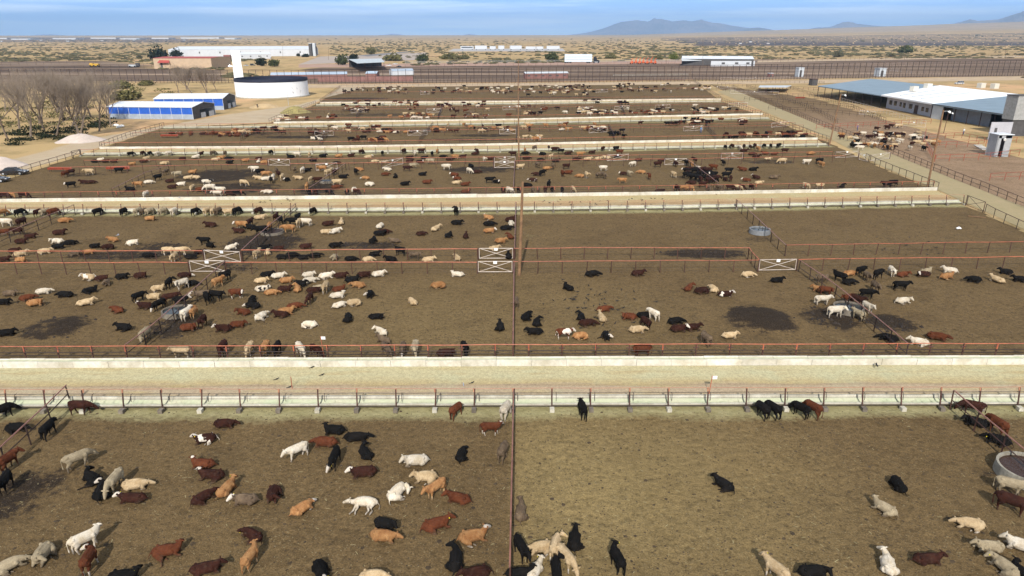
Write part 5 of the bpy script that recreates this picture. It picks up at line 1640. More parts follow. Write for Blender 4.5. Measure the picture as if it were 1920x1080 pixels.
def frame3(A, B, C):
    """ground corners: A, B the front edge, C behind B"""
    a, b, c = W(*A), W(*B), W(*C)
    dpt = c - b
    dpt -= (b - a).normalized() * dpt.dot((b - a).normalized())
    return a, b, dpt


def gable_shed(label, name, A, B, depth, h, ridge, wall, roof, bands=None, open_end=None, group=None, ov=0.25, cat="shed", nwin=0, skew=None):
    a, b = W(*A), W(*B)
    ex = (b - a)
    t = ex.normalized()
    nr = Vector((-t.y, t.x, 0))
    root = thing(name, label, cat, tuple(a.lerp(b, .5) + nr * depth / 2), group)
    c, d = b + nr * depth, a + nr * depth
    if bands:    # (z0, z1, material)
        for z0, z1, mm, nm in bands:
            mb = MB()
            mb.box(a + UP * z0, ex, nr * .2, UP * (z1 - z0))
            mb.build(nm, mm, root)
            n_ = max(2, round(ex.length / 3.6))
            st_ = MB()
            for i in range(n_ + 1):
                q = a + ex * (i / n_) - nr * .05 + UP * z0
                st_.box(q - t * .06, t * .12, nr * .06, UP * (z1 - z0))
            st_.build("wall_stud", PALEGREY, root)
    else:
        MB().box(a, ex, nr * .2, UP * h).build("front_wall", wall, root)
    mb = MB()
    mb.box(d - nr * .2, ex, nr * .2, UP * h)
    mb.box(a + nr * .2, t * .2, nr * (depth - .4), UP * h)
    mb.build("back_wall", wall, root)
    e = MB()
    if open_end:
        p_ = b - t * .2 + nr * .2
        e.box(p_ + UP * (h * .72), t * .2, nr * (depth - .4), UP * (h * .28))
        e.box(p_, t * .2, nr * (depth * .3), UP * (h * .72))
        e.build("end_wall", DARKWALL, root)
        f = MB()
        f.box(p_ + t * .25 + nr * (depth * .32), t * .1, nr * (depth * .2), UP * (h * .45))
        f.box(p_ + t * .25 + nr * (depth * .68), t * .1, nr * (depth * .22), UP * (h * .45))
        f.build("end_gate", PALEGREY, root)
    else:
        e.box(b - t * .2 + nr * .2, t * .2, nr * (depth - .4), UP * h)
        e.build("end_wall", wall, root)
    g_ = MB()
    for q in (a, b - t * .2):
        g_.prism([(0, 0), (depth, 0), (depth / 2, ridge)], q + UP * h, nr, t, UP, .2)
    g_.build("gable", DARKWALL if open_end else wall, root)
    r_ = MB()
    sl_ = ridge / (depth / 2)
    th = .12
    a0, b0 = a - t * ov, b + t * ov
    for s0, s1 in ((-ov, depth / 2), (depth + ov, depth / 2)):
        z0 = h - ov * sl_ + .06
        r_.slab([a0 + nr * s0 + UP * (z0 + th), b0 + nr * s0 + UP * (z0 + th), b0 + nr * s1 + UP * (h + ridge + .06 + th), a0 + nr * s1 + UP * (h + ridge + .06 + th)], th)
    r_.build("roof", roof, root)
    if nwin:
        for i in range(nwin):
            q = a + ex * ((i + .5) / nwin) - nr * .04 + UP * (h * .45)
            w_ = MB().box(q - t * .8, t * 1.6, nr * .05, UP * (h * .25)).build("window", DARKWALL, root)
    return root


hs = hpx(205, 222.5, 203)
gable_shed("low shed with royal blue upper wall, the one nearest the pens", "blue_shed", (205, 222.5), (363, 224), 15, hs * 1.12, 1.1, PALEGREY, WHITEROOF, bands=[(0, hs * .48, LOWW, "lower_wall"), (hs * .48, hs * 1.12, BLUE, "upper_wall")], open_end=True, group="blue sheds")
hs = hpx(420, 206, 187)
gable_shed("low blue shed behind the first one, reaching the white tank", "blue_shed", (292, 207), (420, 206), 15, hs * 1.1, 1.3, PALEGREY, WHITEROOF, bands=[(0, hs * .4, LOWW, "lower_wall"), (hs * .4, hs * 1.1, BLUE, "upper_wall")], open_end=True, group="blue sheds")
# big white tank and tower
c = W(512, 180)
rad = 65 / ppm(c)
ht = hpx(512, 188, 154)
root = thing("storage_tank", "huge round white tank with peeling paint and dark open rim", "tank", tuple(c))
mb = MB()
n_ = 56
for i in range(n_):
    a0, a1 = 2 * math.pi * i / n_, 2 * math.pi * (i + 1) / n_
    P0, P1 = Vector((math.cos(a0), math.sin(a0), 0)), Vector((math.cos(a1), math.sin(a1), 0))
    mb.add([c + P0 * rad, c + P1 * rad, c + P1 * rad + UP * ht, c + P0 * rad + UP * ht], [(0, 1, 2, 3)])
mb.build("wall", PEEL, root, smooth=True)
mb = MB()
for i in range(n_):
    a0, a1 = 2 * math.pi * i / n_, 2 * math.pi * (i + 1) / n_
    P0, P1 = Vector((math.cos(a0), math.sin(a0), 0)), Vector((math.cos(a1), math.sin(a1), 0))
    mb.add([c + P0 * (rad - .3), c + P1 * (rad - .3), c + P1 * (rad - .3) + UP * (ht + .6), c + P0 * (rad - .3) + UP * (ht + .6), c + P1 * (rad + .12) + UP * (ht + .6), c + P0 * (rad + .12) + UP * (ht + .6), c + P1 * (rad + .12) + UP * (ht - .7), c + P0 * (rad + .12) + UP * (ht - .7)],
           [(1, 0, 3, 2), (2, 3, 5, 4), (4, 5, 7, 6)])
mb.build("dark_rim", mat("dark_blue_liner", (0.02, 0.025, 0.05), 0.6, 0.3, 1), root)
MB().poly([c + Vector((math.cos(2 * math.pi * i / n_), math.sin(2 * math.pi * i / n_), 0)) * (rad - .3) + UP * (ht - 2) for i in range(n_)]).build("floating_cover", BLACK, root)
MB().tube(c + UP * .01, c + UP * .5, rad + .6, n=56).build("footing", CONC, root)
c = W(452, 176)
k = 1 / ppm(c)
ht = hpx(452, 176, 94)
root = thing("tower", "tall slim white tower with flaking paint beside the round tank", "tower", tuple(c))
mb = MB()
w0, w1 = 17 * k, 15 * k
for (z0, z1, wa) in ((0, ht * .35, w0 * 1.03), (ht * .35, ht * .62, w0 * .95), (ht * .62, ht, w1)):
    mb.cbox(c + UP * z0, wa, wa * .8, z1 - z0, .35)
mb.build("shaft", PEEL, root)
MB().cbox(c + UP * ht + Vector((-6 * k, 0, 0)), 9 * k, 2 * k, .8 * k, .1).build("top_bracket", WHITEWALL, root)
MB().tube(c + Vector((-6 * k, -4 * k, 0)), c + Vector((-5 * k, -4 * k, ht)), .25).build("ladder_pipe", STEEL, root)

# long warehouse with docked trailers
hs = hpx(330, 106, 93)
gable_shed("very long white metal warehouse standing far behind the tower", "warehouse", (317, 106.5), (582, 105), 110, hs, 3.5, WHITEWALL, WHITEROOF, cat="warehouse", nwin=7)
for i, (u, du) in enumerate(((584, 3), (591, 3))):
    c = W(u, 105)
    k = 1 / ppm(c)
    rt = thing("dock_tower", ("first", "second")[i] + " tall white-and-dark bin at the long warehouse's right end", "bin", tuple(c), "bins at the warehouse end")
    MB().cbox(c, 5 * k, 9 * k, 22 * k, 0).build("bin_wall", PALEGREY if i else DARKWALL, rt)
    MB().cbox(c + UP * 22 * k, 5.4 * k, 9.4 * k, .8 * k, 0).build("cap", WHITEROOF, rt)
    MB().cbox(c + Vector((2.6 * k, 2 * k, 2 * k)), 1.5 * k, 5 * k, 15 * k, 0).build("conveyor_leg", DARKWALL, rt)
gable_shed("low white office annexe in front of the long warehouse", "annexe", (447, 111), (509, 110), 25, hpx(470, 111, 102), 2, WHITEWALL, WHITEROOF, cat="office", nwin=4)
# tan building with red roof and porch
h1 = hpx(300, 128.5, 109)
root = gable_shed("tan stucco building with flat red roof and red porch", "tan_building", (290, 129), (398, 129), 40, h1, .8, TANW, REDR, cat="building")
a = W(290, 129)
k = 1 / ppm(a)
MB().slab([a + Vector((10 * k, -6 * k, h1 * .62)), a + Vector((32 * k, -6 * k, h1 * .62)), a + Vector((30 * k, 0, h1 * .85)), a + Vector((12 * k, 0, h1 * .85))], .4).build("porch_roof", REDR, root)
p_ = MB()
for x_ in (11, 31):
    p_.tube(a + Vector((x_ * k, -5 * k, 0)), a + Vector((x_ * k, -5 * k, h1 * .62)), .5 * k)
p_.build("porch_post", TANW, root)
MB().cbox(a + Vector((21 * k, -.3 * k, 0)), 16 * k, .5 * k, h1 * .6).build("doorway", DARKWALL, root)
c = W(427, 112)
k = 1 / ppm(c)
root = thing("storage_box", "faded red storage box beside the white tower's top", "container", tuple(c))
MB().cbox(c, 12 * k, 6 * k, 8 * k).build("box_body", REDW, root)
MB().cbox(c + UP * 8 * k, 12.4 * k, 6.4 * k, .5 * k).build("lid", REDR, root)


# open sheds with sloping roofs on posts
def open_shed(label, name, corners, zf_, zb_, roofm, back=True, cat="shed", npost=5, wallm=DARKWALL):
    """corners: ground pixels front-left, front-right, back-right, back-left"""
    g_ = [W(*q) for q in corners]
    mid_ = (g_[0] + g_[1] + g_[2] + g_[3]) / 4
    root = thing(name, label, cat, tuple(mid_))
    top = [g_[0] + UP * zf_, g_[1] + UP * zf_, g_[2] + UP * zb_, g_[3] + UP * zb_]
    MB().slab(top, .25).build("roof", roofm, root)
    for i in range(npost):
        s_ = i / (npost - 1)
        for e0, e1, z_ in ((g_[0], g_[1], zf_), (g_[3], g_[2], zb_)):
            q = (e0.lerp(e1, .01 + .98 * s_)).lerp(mid_, .02)
            MB().tube(q, q + UP * (z_ - .25), .14, n=6).build("post", RUST, root)
    if back:
        b_ = MB()
        t_ = (g_[2] - g_[3])
        b_.box(g_[3] - Vector((0, .3, 0)), t_, Vector((0, -.2, 0)), UP * (zb_ - .3))
        b_.build("back_wall", wallm, root)
    return root


z1 = hpx(672, 133, 117)
open_shed("dark open-fronted shed with pale sloping roof beyond the tall fence", "open_shed", ((671, 135), (722, 132), (716, 124), (655, 126)), z1, z1 * 1.05, mat("pale_roof", (0.48, 0.52, 0.54), .5, .1, .3))
for lab, A_, B_, dp in (("long low pale-roofed shelter between tall fence and white tank", (508, 149), (651, 147), 14), ("short pale-roofed shelter behind the tall fence, right of the first", (686, 146), (706, 146), 10), ("white-walled low shelter at the red pens' end", (736, 141), (776, 140), 8)):
    gable_shed(lab, "low_shelter", A_, B_, dp, hpx(A_[0], A_[1], A_[1] - 8), 1.2, REDW if dp > 9 else WHITEWALL, mat("faded_blue_roof", (0.42, 0.50, 0.60), .5, .2, .12), cat="shelter", group="low shelters behind the tall fence")
gable_shed("long low pinkish cattle chute with pale roof behind the tall fence", "chute_shelter", (985, 148), (1065, 147), 6, hpx(985, 148, 138), .8, REDW, PALEGREY, cat="shelter", nwin=6)
# scale house
hs = hpx(1290, 124, 111)
root = gable_shed("white-and-grey scale house with long pale roof at the loading yard", "scale_house", (1278, 123), (1412, 124), 34, hs, 2.0, DARKWALL, WHITEROOF, cat="building")
a = W(1335, 124)
k = 1 / ppm(a)
MB().cbox(a + Vector((38 * k, -1.2 * k, 0)), 82 * k, 1.5 * k, hs * .75).build("office_front", WHITEWALL, root)
for x_ in (20, 45, 66):
    MB().cbox(a + Vector((x_ * k, -2.2 * k, hs * .3)), 6 * k, .6 * k, hs * .25).build("window", DARKWALL, root)
b_ = W(1278, 123)
MB().slab([b_ + Vector((-2 * k, -10 * k, hs * .75)), b_ + Vector((40 * k, -8 * k, hs * .8)), b_ + Vector((40 * k, 2 * k, hs * 1.02)), b_ + Vector((-2 * k, 2 * k, hs * 1.02))], .3).build("awning", PALEGREY, root)
rt = open_shed("small pale canopy on posts in the alleys left of the barn", "shade_canopy", ((1421, 174), (1475, 174), (1483, 167), (1424, 167)), hpx(1425, 174, 163), hpx(1425, 167, 160), PALEGREY, back=False)
for lab, u, v, w_, h_, mm in (("small dark hut at the barn's far corner", 1524, 160, 11, 11, DARKWALL), ("small white hut among the tall fence posts", 1498, 144, 11, 16, PALEGREY), ("grey hut behind the barn's blue-grey roof", 1649, 143, 14, 14, PALEGREY), ("small rusty box in the loading yard", 1444, 144, 8, 6, REDW)):
    c = W(u, v)
    k = 1 / ppm(c)
    rt = thing("hut", lab, "hut", tuple(c), "small huts of the yard")
    MB().cbox(c, w_ * k, w_ * k, h_ * k, .2).build("wall", mm, rt)
    MB().cbox(c + UP * h_ * k, w_ * k * 1.1, w_ * k * 1.1, .8 * k, .2).build("roof", PALEGREY if mm is not DARKWALL else RUST, rt)
    MB().cbox(c + Vector((0, -w_ * k * .55, 0)), w_ * k * .35, .3, h_ * k * .75, .2).build("door", DARKWALL, rt)

# the long barn by the pens
zE = 4.6
pa, pb, pc, pd = W(1534, 161, zE), W(1652, 179, zE), W(1762, 161, zE + 1.2), W(1633, 147.5, zE + 1.2)
pe, pf = W(1747, 195, zE), W(1912, 178, zE + 1.2)
pg, ph = W(1893, 216, zE), W(2010, 193, zE + 1.2)
gnd = lambda p: Vector((p.x, p.y, 0))
root = thing("barn", "long barn by the pens, blue-grey and white roof, windowed white middle wall", "barn", tuple(gnd(pb)))
MB().slab([pa, pb, pc, pd], .35).build("roof", GREYROOF, root)["label"] = "blue-grey roof of the barn's open far end"
MB().slab([q + UP * .25 for q in (pb, pe, pf, pc)], .5).build("roof", mat("bright_white_roof", (0.86, 0.87, 0.88), .45, .05, .2), root)["label"] = "bright white roof of the barn's middle"
MB().slab([q + UP * .05 for q in (pe, pg, ph, pf)], .4).build("roof", GREYROOF, root)["label"] = "blue-grey roof of the barn's near end"
fr = (pe - pb).normalized()
inn = Vector((-fr.y, fr.x, 0))
inn = inn if inn.dot(pc - pb) > 0 else -inn
# open far end: posts and rails, dark back wall
for i in range(9):
    q = gnd(pa.lerp(pb, i / 8.0)) + inn * .3
    MB().tube(q, q + UP * (zE - .35), .12, n=6).build("post", DARKPIPE, root)
rr_ = MB()
for z_ in (.7, 1.3, 1.9):
    rr_.tube(gnd(pa) + inn * .3 + UP * z_, gnd(pb) + inn * .3 + UP * z_, .05)
rr_.build("pen_rail", DARKPIPE, root)
mb = MB()
dep = (gnd(pd) - gnd(pa))
mb.box(gnd(pa) + dep * .96, gnd(pb) - gnd(pa), inn * .2, UP * (zE + .4))
mb.build("back_wall", DARKWALL, root)
# middle: white wall with windows and a door
L_ = (gnd(pe) - gnd(pb))
MB().box(gnd(pb) + inn * 2.6, L_, inn * .25, UP * (zE + .1)).build("front_wall", mat("shade_greyed_wall", (0.42, 0.42, 0.46), .7, .15, .6), root)  # white wall, with the eave's shade put into its grey colour
MB().box(gnd(pb) + inn * 2.85, inn * ((pc - pb).dot(inn) - 2), fr * .25, UP * (zE - .3)).build("side_wall", DARKWALL, root)
for s_, w_, z0, zz in ((.09, .055, 1.5, 1.6), (.19, .055, 1.5, 1.6), (.30, .04, 1.5, 1.5), (.375, .045, 1.3, 1.7), (.50, .06, 1.4, 1.6), (.61, .065, .05, 2.9), (.73, .045, 1.4, 1.4), (.81, .045, 1.3, 1.4), (.93, .07, 1.2, 1.7)):
    q = gnd(pb) + L_ * (s_ - w_ / 2) + inn * 2.5
    o = MB().box(q + UP * z0, L_ * w_, inn * .14, UP * zz).build("door" if zz > 2.5 else "window", mat("brown_door", (.07, .04, .03), .6, .2, 2) if zz > 2.5 else GLASS, root)
    if zz < 2.5:
        fr_ = MB()
        q2 = q - inn * .04
        fr_.box(q2 + UP * (z0 - .1), L_ * w_, inn * .05, UP * .1)
        fr_.box(q2 + L_ * (w_ * .48) + UP * z0, L_ * (w_ * .04), inn * .05, UP * zz)
        fb = fr_.build("frame", PALEGREY, o, rel=False)
# near end: dark bays behind pale posts and panels
L2 = gnd(pg) - gnd(pe)
MB().box(gnd(pe) + inn * 9, L2, inn * .25, UP * (zE - .3)).build("back_wall", DARKWALL, root)
MB().box(gnd(pe) + inn * .5, L2 * .16, inn * .25, UP * (zE - .3)).build("wall_panel", PALEGREY, root)
MB().box(gnd(pe) + L2 * .18 + inn * 3, L2 * .5, inn * .25, UP * (zE - .8)).build("wall_panel", mat("shade_grey_sheet", (.2, .22, .26), .7, .2, .6), root)
for i in range(7):
    q = gnd(pe).lerp(gnd(pg), i / 6) + inn * .4
    MB().tube(q, q + UP * (zE - .35), .13, n=6).build("post", DARKPIPE, root)
MB().box(gnd(pg) + inn * .5, -L2.normalized() * .25, inn * ((ph - pg).dot(inn) - 1), UP * (zE - .3)).build("side_wall", DARKWALL, root)
MB().tube(gnd(pg) + UP * (zE + .0), pg + L2.normalized() * -L2.length, .12).build("gutter", DARKWALL, root)
for u, v in ((1713, 171), (1739, 166), (1839, 165), (1864, 166)):
    q = W(u, v, zE + .9)
    k = 1 / ppm(q)
    o = MB().cbox(q, 12 * k, 9 * k, 9 * k, .35).build("air_cooler", mat("cooler_beige", (.62, .58, .5), .6, .1, 2), root)
rv = MB()
for s_, x0, x1 in ((.25, .1, .62), (.45, .12, .7), (.65, .1, .72)):
    q0, q1 = pb.lerp(pe, s_), pc.lerp(pf, s_)
    A0, A1 = q0.lerp(q1, x0), q0.lerp(q1, x1)
    rv.box(A0 + UP * .28, A1 - A0, fr * .5, UP * .25)
rv.build("roof_vent_strip", PALEGREY, root)
# grey block wall at the frame's edge
q = W(1892, 256)
k = 1 / ppm(q)
rt = thing("annexe_wall", "low pale wall with a dark doorway in front of the barn's near bays", "wall", tuple(W(1870, 263)))
a = W(1852, 263)
MB().box(a, W(1892, 263) - a, (0, .25, 0), UP * (32 * k)).build("wall_face", MATS["shade_greyed_wall"], rt)
MB().box(a + (W(1892, 263) - a) * .2 - Vector((0, .06, 0)), (W(1892, 263) - a) * .12, (0, .08, 0), UP * (22 * k)).build("doorway", DARKWALL, rt)
rt = thing("block_wall", "plain grey block wall rising at the barn's near corner", "wall", tuple(q))
MB().box(q + Vector((.2, .4, 0)), (13.6, 1, 0), (-.3, 3.6, 0), UP * (31 * k)).build("lower_wall", DARKWALL, rt)  # dark inset box painted for the shade of an open recess
MB().box(q + UP * (30 * k), (14, 1, 0), (-.3, 4.2, 0), UP * (43 * k)).build("wall_face", mat("block_grey", (.34, .34, .33), .9, .25, 1.5), rt)
MB().box(q + Vector((-.1, -.1, 73 * k)), (14.2, 1, 0), (-.3, 4.4, 0), UP * .2).build("coping", DARKWALL, rt)
# white booth and shed by the orange pens
q = W(1868, 292)
k = 1 / ppm(q)
rt = thing("booth", "small pale grey booth with an open dark doorway by the orange pens", "booth", tuple(q))
w_ = 27 * k
h_ = 40 * k
mb = MB()
mb.cbox(q + Vector((0, w_ * .45, 0)), w_, .12, h_)
mb.cbox(q + Vector((-w_ * .47, 0, 0)), .12, w_ * .9, h_)
mb.cbox(q + Vector((w_ * .47, 0, 0)), .12, w_ * .9, h_)
mb.cbox(q + Vector((-w_ * .34, -w_ * .45, 0)), w_ * .2, .12, h_)
mb.cbox(q + Vector((w_ * .24, -w_ * .45, 0)), w_ * .42, .12, h_)
mb.cbox(q + Vector((0, -w_ * .45, h_ * .85)), w_ * .9, .12, h_ * .15)
mb.build("wall", mat("booth_grey", (.36, .37, .38), .6, .2, 1), rt)
MB().cbox(q + UP * h_, w_ * 1.1, w_ * 1.1, .12).build("roof", WHITEROOF, rt)
MB().disc(q + Vector((-.2, -w_ * .55, h_ * .8)), (0, -1, -.5), .3, .2, 10).build("lamp", SIGN, rt)
q = W(1832, 280)
k = 1 / ppm(q)
rt = thing("loading_step", "short flight of grey steps left of the booth", "steps", tuple(q))
for i in range(4):
    MB().box(q + Vector((i * .25, 1.2 - i * .5, .25 * (3 - i))), (2.0, 0, 0), (0, .45, 0), (0, 0, .1)).build("tread", PALEGREY, rt)
MB().tube(q + Vector((0, 1.4, .7)), q + Vector((.8, -.5, .05)), .05).build("stringer", DARKPIPE, rt)

# ---------------------------------------------------------------- the tall pipe fence and the dark pens behind it
TALL = [W(*p) for p in ((-60, 160), (225, 155.5), (415, 156), (570, 157.3), (960, 155.6), (1340, 152), (1640, 146), (1990, 141))]
tops = [129, 129.5, 131, 131.5, 127, 122.5, 116.5, 112]
L = seglens(TALL)
hts = [hpx(pix(p)[0], pix(p)[1], tv) for p, tv in zip(TALL, tops)]


def tall_h(s):
    for i in range(len(TALL) - 1):
        if s <= L[i + 1] + 1e-6:
            k_ = (s - L[i]) / (L[i + 1] - L[i])
            return hts[i] * (1 - k_) + hts[i + 1] * k_
    return hts[-1]


root = thing("tall_fence", "very tall dark pipe fence running behind all the pens", "fence", tuple(along(TALL, L, L[-1] / 2)[0]))
n_ = round(L[-1] / 4.45)
big, small = [], MB()
knots = []
for i in range(n_ + 1):
    s_ = L[-1] * i / n_
    p, t_ = along(TALL, L, s_)
    big.append((p, tall_h(s_)))
    knots.append((p, tall_h(s_)))
    q, _ = along(TALL, L, min(L[-1], s_ + L[-1] / n_ / 2))
    small.tube(q, q + UP * 2.4, .09, n=4)
vis = sorted(big, key=lambda b: b[0].length)
pm = post_mesh(0.12, DARKPIPE)
rest_posts = MB()
for i, (p, h_) in enumerate(vis):
    if i < 100:
        o = link("post", pm, root)
        o.location, o.scale = p - Vector(root.location), (1, 1, h_)
    else:
        rest_posts.tube(p, p + UP * h_, .15, n=4)
if rest_posts.v:
    rest_posts.build("post_row", DARKPIPE, root)["kind"] = "stuff"
small.build("short_post_row", DARKPIPE, root)["kind"] = "stuff"
for nm, fz, r_ in (("top_rail", 1.0, .10), ("middle_rail", .52, .04), ("lower_rail", .2, .05), ("bottom_rail", .06, .07)):
    mb = MB()
    for (a, ha), (b, hb) in zip(knots, knots[1:]):
        mb.tube(a + UP * ha * fz, b + UP * hb * fz, r_, n=4, cap=False)
    mb.build(nm, DARKPIPE, root)
for i, (lab, pts_, hh, mm) in enumerate((("dark rail fence just behind the tall fence", [(570, 151), (960, 149), (1340, 145.5), (1980, 135)], 2.4, DARKPIPE), 
                                         ("third dark rail fence behind the tall fence", [(720, 138.5), (1000, 137), (1340, 133), (1980, 123)], 2.6, DARKPIPE), ("fourth dark rail fence behind the tall fence", [(740, 133), (1000, 131.5), (1340, 128), (1980, 118)], 2.6, RUST),
                                         ("rusty rail fence at the dark pens' far edge", [(760, 127), (1000, 125), (1290, 121.5)], 3, RUST), ("tall dark pipe fence far left behind the bare trees", [(-80, 126), (130, 120), (290, 113)], 6, DARKPIPE),
                                         ("dark rail fence far left before the yellow machine", [(-80, 137), (140, 133), (300, 127)], 4, DARKPIPE), ("dark rail fence far right beside the solar field road", [(1420, 116.5), (1700, 111), (1990, 105)], 4, RUST),
                                         ("thin pale fence along the reddish road by the trailer", [(760, 119.5), (1040, 117), (1280, 115.5)], 2.2, PALEGREY), ("pale bunk-like rail inside the dark pens", [(1150, 143), (1290, 141.5)], 1.2, CONC))):
    fence(lab, pts_, h=hh, gap=7, posts=mm, rail=mm, mid=(.6, .3), parts=False, wires=0, r=.07, group="rail fences of the far dark pens")
rp = thing("red_panel_fence", "faded red panel fence behind the tall fence, left part", "fence", tuple(W(690, 152)))
a, b = W(596, 153.5), W(775, 152.5)
for i in range(12):
    q = a.lerp(b, i / 12)
    MB().box(q, (b - a) / 12 * .97, (0, .1, 0), UP * 3.0).build("panel", REDW, rp)
for lab, p_, l_ in (("pale red road strip", ((560, 127), (1000, 122.5), (1290, 119)), ((560, 121), (1000, 117), (1290, 114)),),):
    strip("far_road", [W(*q) for q in p_], [W(*q) for q in l_], .05, mat("reddish_road", (.42, .27, .2), .95, .2, .05))
strip("far_road", [W(1420, 117), W(1700, 111.8), W(1990, 106)], [W(1420, 113.5), W(1700, 108.5), W(1990, 103)], .05, MATS["pale_dirt"])
strip("far_road", [W(560, 121), W(640, 118), W(800, 112)], [W(600, 106), W(680, 104), W(800, 98)], .06, mat("paved_yard", (.40, .33, .28), .95, .15, .05))
strip("far_road", [W(690, 106), W(780, 97)], [W(668, 104), W(776, 95.5)], .08, mat("grey_asphalt", (.2, .19, .19), .9, .2, .1))

# hay feeders of red metal in the fourth and fifth rows
for i, (u, v, ang, lab) in enumerate(((113, 322, 0, "rusty red trough feeder left of the standing cows in the fourth row"), (222, 321, 0, "rusty red trough feeder behind the black cow in the fourth row"), (318, 258.5, 0, "rusty red trough feeder at the fifth pen row's left end"), (1500, 186, .3, "long rusty feeder by the shade canopy"))):
    c = W(u, v)
    rt = thing("trough_feeder", lab, "trough", tuple(c), "red metal trough feeders", ang)
    m_ = MB()
    m_.prism([(-.4, .9), (-.22, .45), (.22, .45), (.4, .9), (.34, .9), (.18, .5), (-.18, .5), (-.34, .9)], (-2.3, 0, 0), (0, 1, 0), (1, 0, 0), (0, 0, 1), 4.6)
    o = m_.build("pan", REDPIPE, rt, rel=False)
    for x_ in (-2, 2):
        for y_ in (-.35, .35):
            MB().tube((x_, y_, 0), (x_, y_ * .6, .6), .05).build("leg", RUST, rt, rel=False)


# ---------------------------------------------------------------- vehicles
def car(label, u, v, ang, colm, L0=4.8, suv=False, name="car", simple=False, group=None):
    c = W(u, v)
    rt = thing(name, label, "car", tuple(c), group, R(ang))
    hw = .92
    hood, roof_ = (.95, 1.75) if suv else (.88, 1.42)
    prof = [(-L0 / 2, .35), (-L0 / 2 + .05, hood * .95), (-L0 / 2 + .5, hood * 1.02), (L0 / 2 - 1.3, hood), (L0 / 2 - .15, hood * .78), (L0 / 2, .5), (L0 / 2 - .05, .3)]
    mb = MB()
    nP = len(prof)
    for y_, ins in ((-hw, .0), (-hw * .97, .0), (hw * .97, 0), (hw, 0)):
        mb.v += [(x_, y_, z_ - (.05 if abs(y_) == hw and z_ > .6 else 0)) for x_, z_ in prof]
    for j in range(3):
        for i in range(nP):
            a, b = j * nP + i, j * nP + (i + 1) % nP
            mb.f.append((a, b, b + nP, a + nP))
            mb.m.append(0)
    mb.f += [tuple(range(nP)), tuple(range(4 * nP - 1, 3 * nP - 1, -1))]
    mb.m += [0, 0]
    mb.build("body", colm, rt, rel=False)
    x0, x1 = (-L0 / 2 + .15, L0 / 2 - 1.5) if suv else (-L0 / 2 + .7, L0 / 2 - 1.35)
    cab = MB()
    lo_ = [(x0, -hw * .93, hood), (x1, -hw * .93, hood), (x1, hw * .93, hood), (x0, hw * .93, hood)]
    up_ = [(x0 + (.25 if suv else .6), -hw * .74, roof_ - .06), (x1 - .75, -hw * .74, roof_ - .06), (x1 - .75, hw * .74, roof_ - .06), (x0 + (.25 if suv else .6), hw * .74, roof_ - .06)]
    cab.add(lo_ + up_, [(0, 1, 5, 4), (1, 2, 6, 5), (2, 3, 7, 6), (3, 0, 4, 7), (4, 5, 6, 7)])
    cab.build("window_band", GLASS, rt, rel=False)
    MB().slab([(p[0] * 1.0, p[1] * 1.03, roof_) for p in up_], .07).build("roof", colm, rt, rel=False)
    for sx in (-L0 / 2 + .95, L0 / 2 - .95):
        for sy in (-hw + .06, hw - .06):
            wh = MB().disc((sx, sy, .34), (0, 1, 0), .34, .24, 16).build("wheel", BLACK, rt, rel=False)
            MB().disc((sx, sy + (.1 if sy > 0 else -.1), .34), (0, 1, 0), .2, .06, 12).build("rim", STEEL, wh, rel=False)
    if not simple:
        for sy in (-.68, .68):
            MB().cbox((-L0 / 2 + .0, sy, .68), .08, .32, .16).build("tail_light", REDPIPE, rt, rel=False)
            MB().cbox((L0 / 2 - .1, sy, .6), .1, .34, .14).build("headlight", SIGN, rt, rel=False)
    return rt


def paint(nm, col):
    mt, t_, b = nt(nm)
    b.inputs["Base Color"].default_value = (*col, 1)
    n__ = noise(t_, N(t_, "ShaderNodeTexCoord").outputs["Object"], 3, 4)
    t_.links.new(ramp(t_, n__, [(.3, (.12,) * 3), (.7, (.3,) * 3)]), b.inputs["Roughness"])
    b.inputs["Coat Weight"].default_value = .6
    return mt


PB, PW, PS, PY, PR = paint("car_black", (.008, .009, .012)), paint("car_white", (.75, .75, .75)), paint("car_silver", (.45, .46, .48)), paint("machine_yellow", (.55, .33, .04)), paint("machine_orange", (.60, .12, .03))
car("black saloon car parked beside the gravel heap at the boundary fence", 27, 327, 8, PB, 5.0)
car("dark car cut by the picture's edge, in front of the black saloon", -9, 341, 10, PB, 4.8)
car("silver sport utility vehicle parked behind the barn's white roof", 1798, 158, 185, PS, 4.9, True)
car("white car parked right of the dark open shed, nearer one", 729, 124, 180, PW, 4.8, simple=True)
car("white car parked right of the dark open shed, farther one", 741, 121, 170, PW, 4.8, simple=True)
car("dark car parked beside the two white ones", 748, 126, 150, PB, 4.6, simple=True)
car("white car parked left of the tower, before the tan building's end", 433, 126, 10, PW, 5, simple=True)
car("dark pickup parked right of the tower", 474, 123, 5, PB, 5, True, simple=True)
car("second dark car parked beside the dark-green tree", 461, 124, 170, PS, 4.8, simple=True)


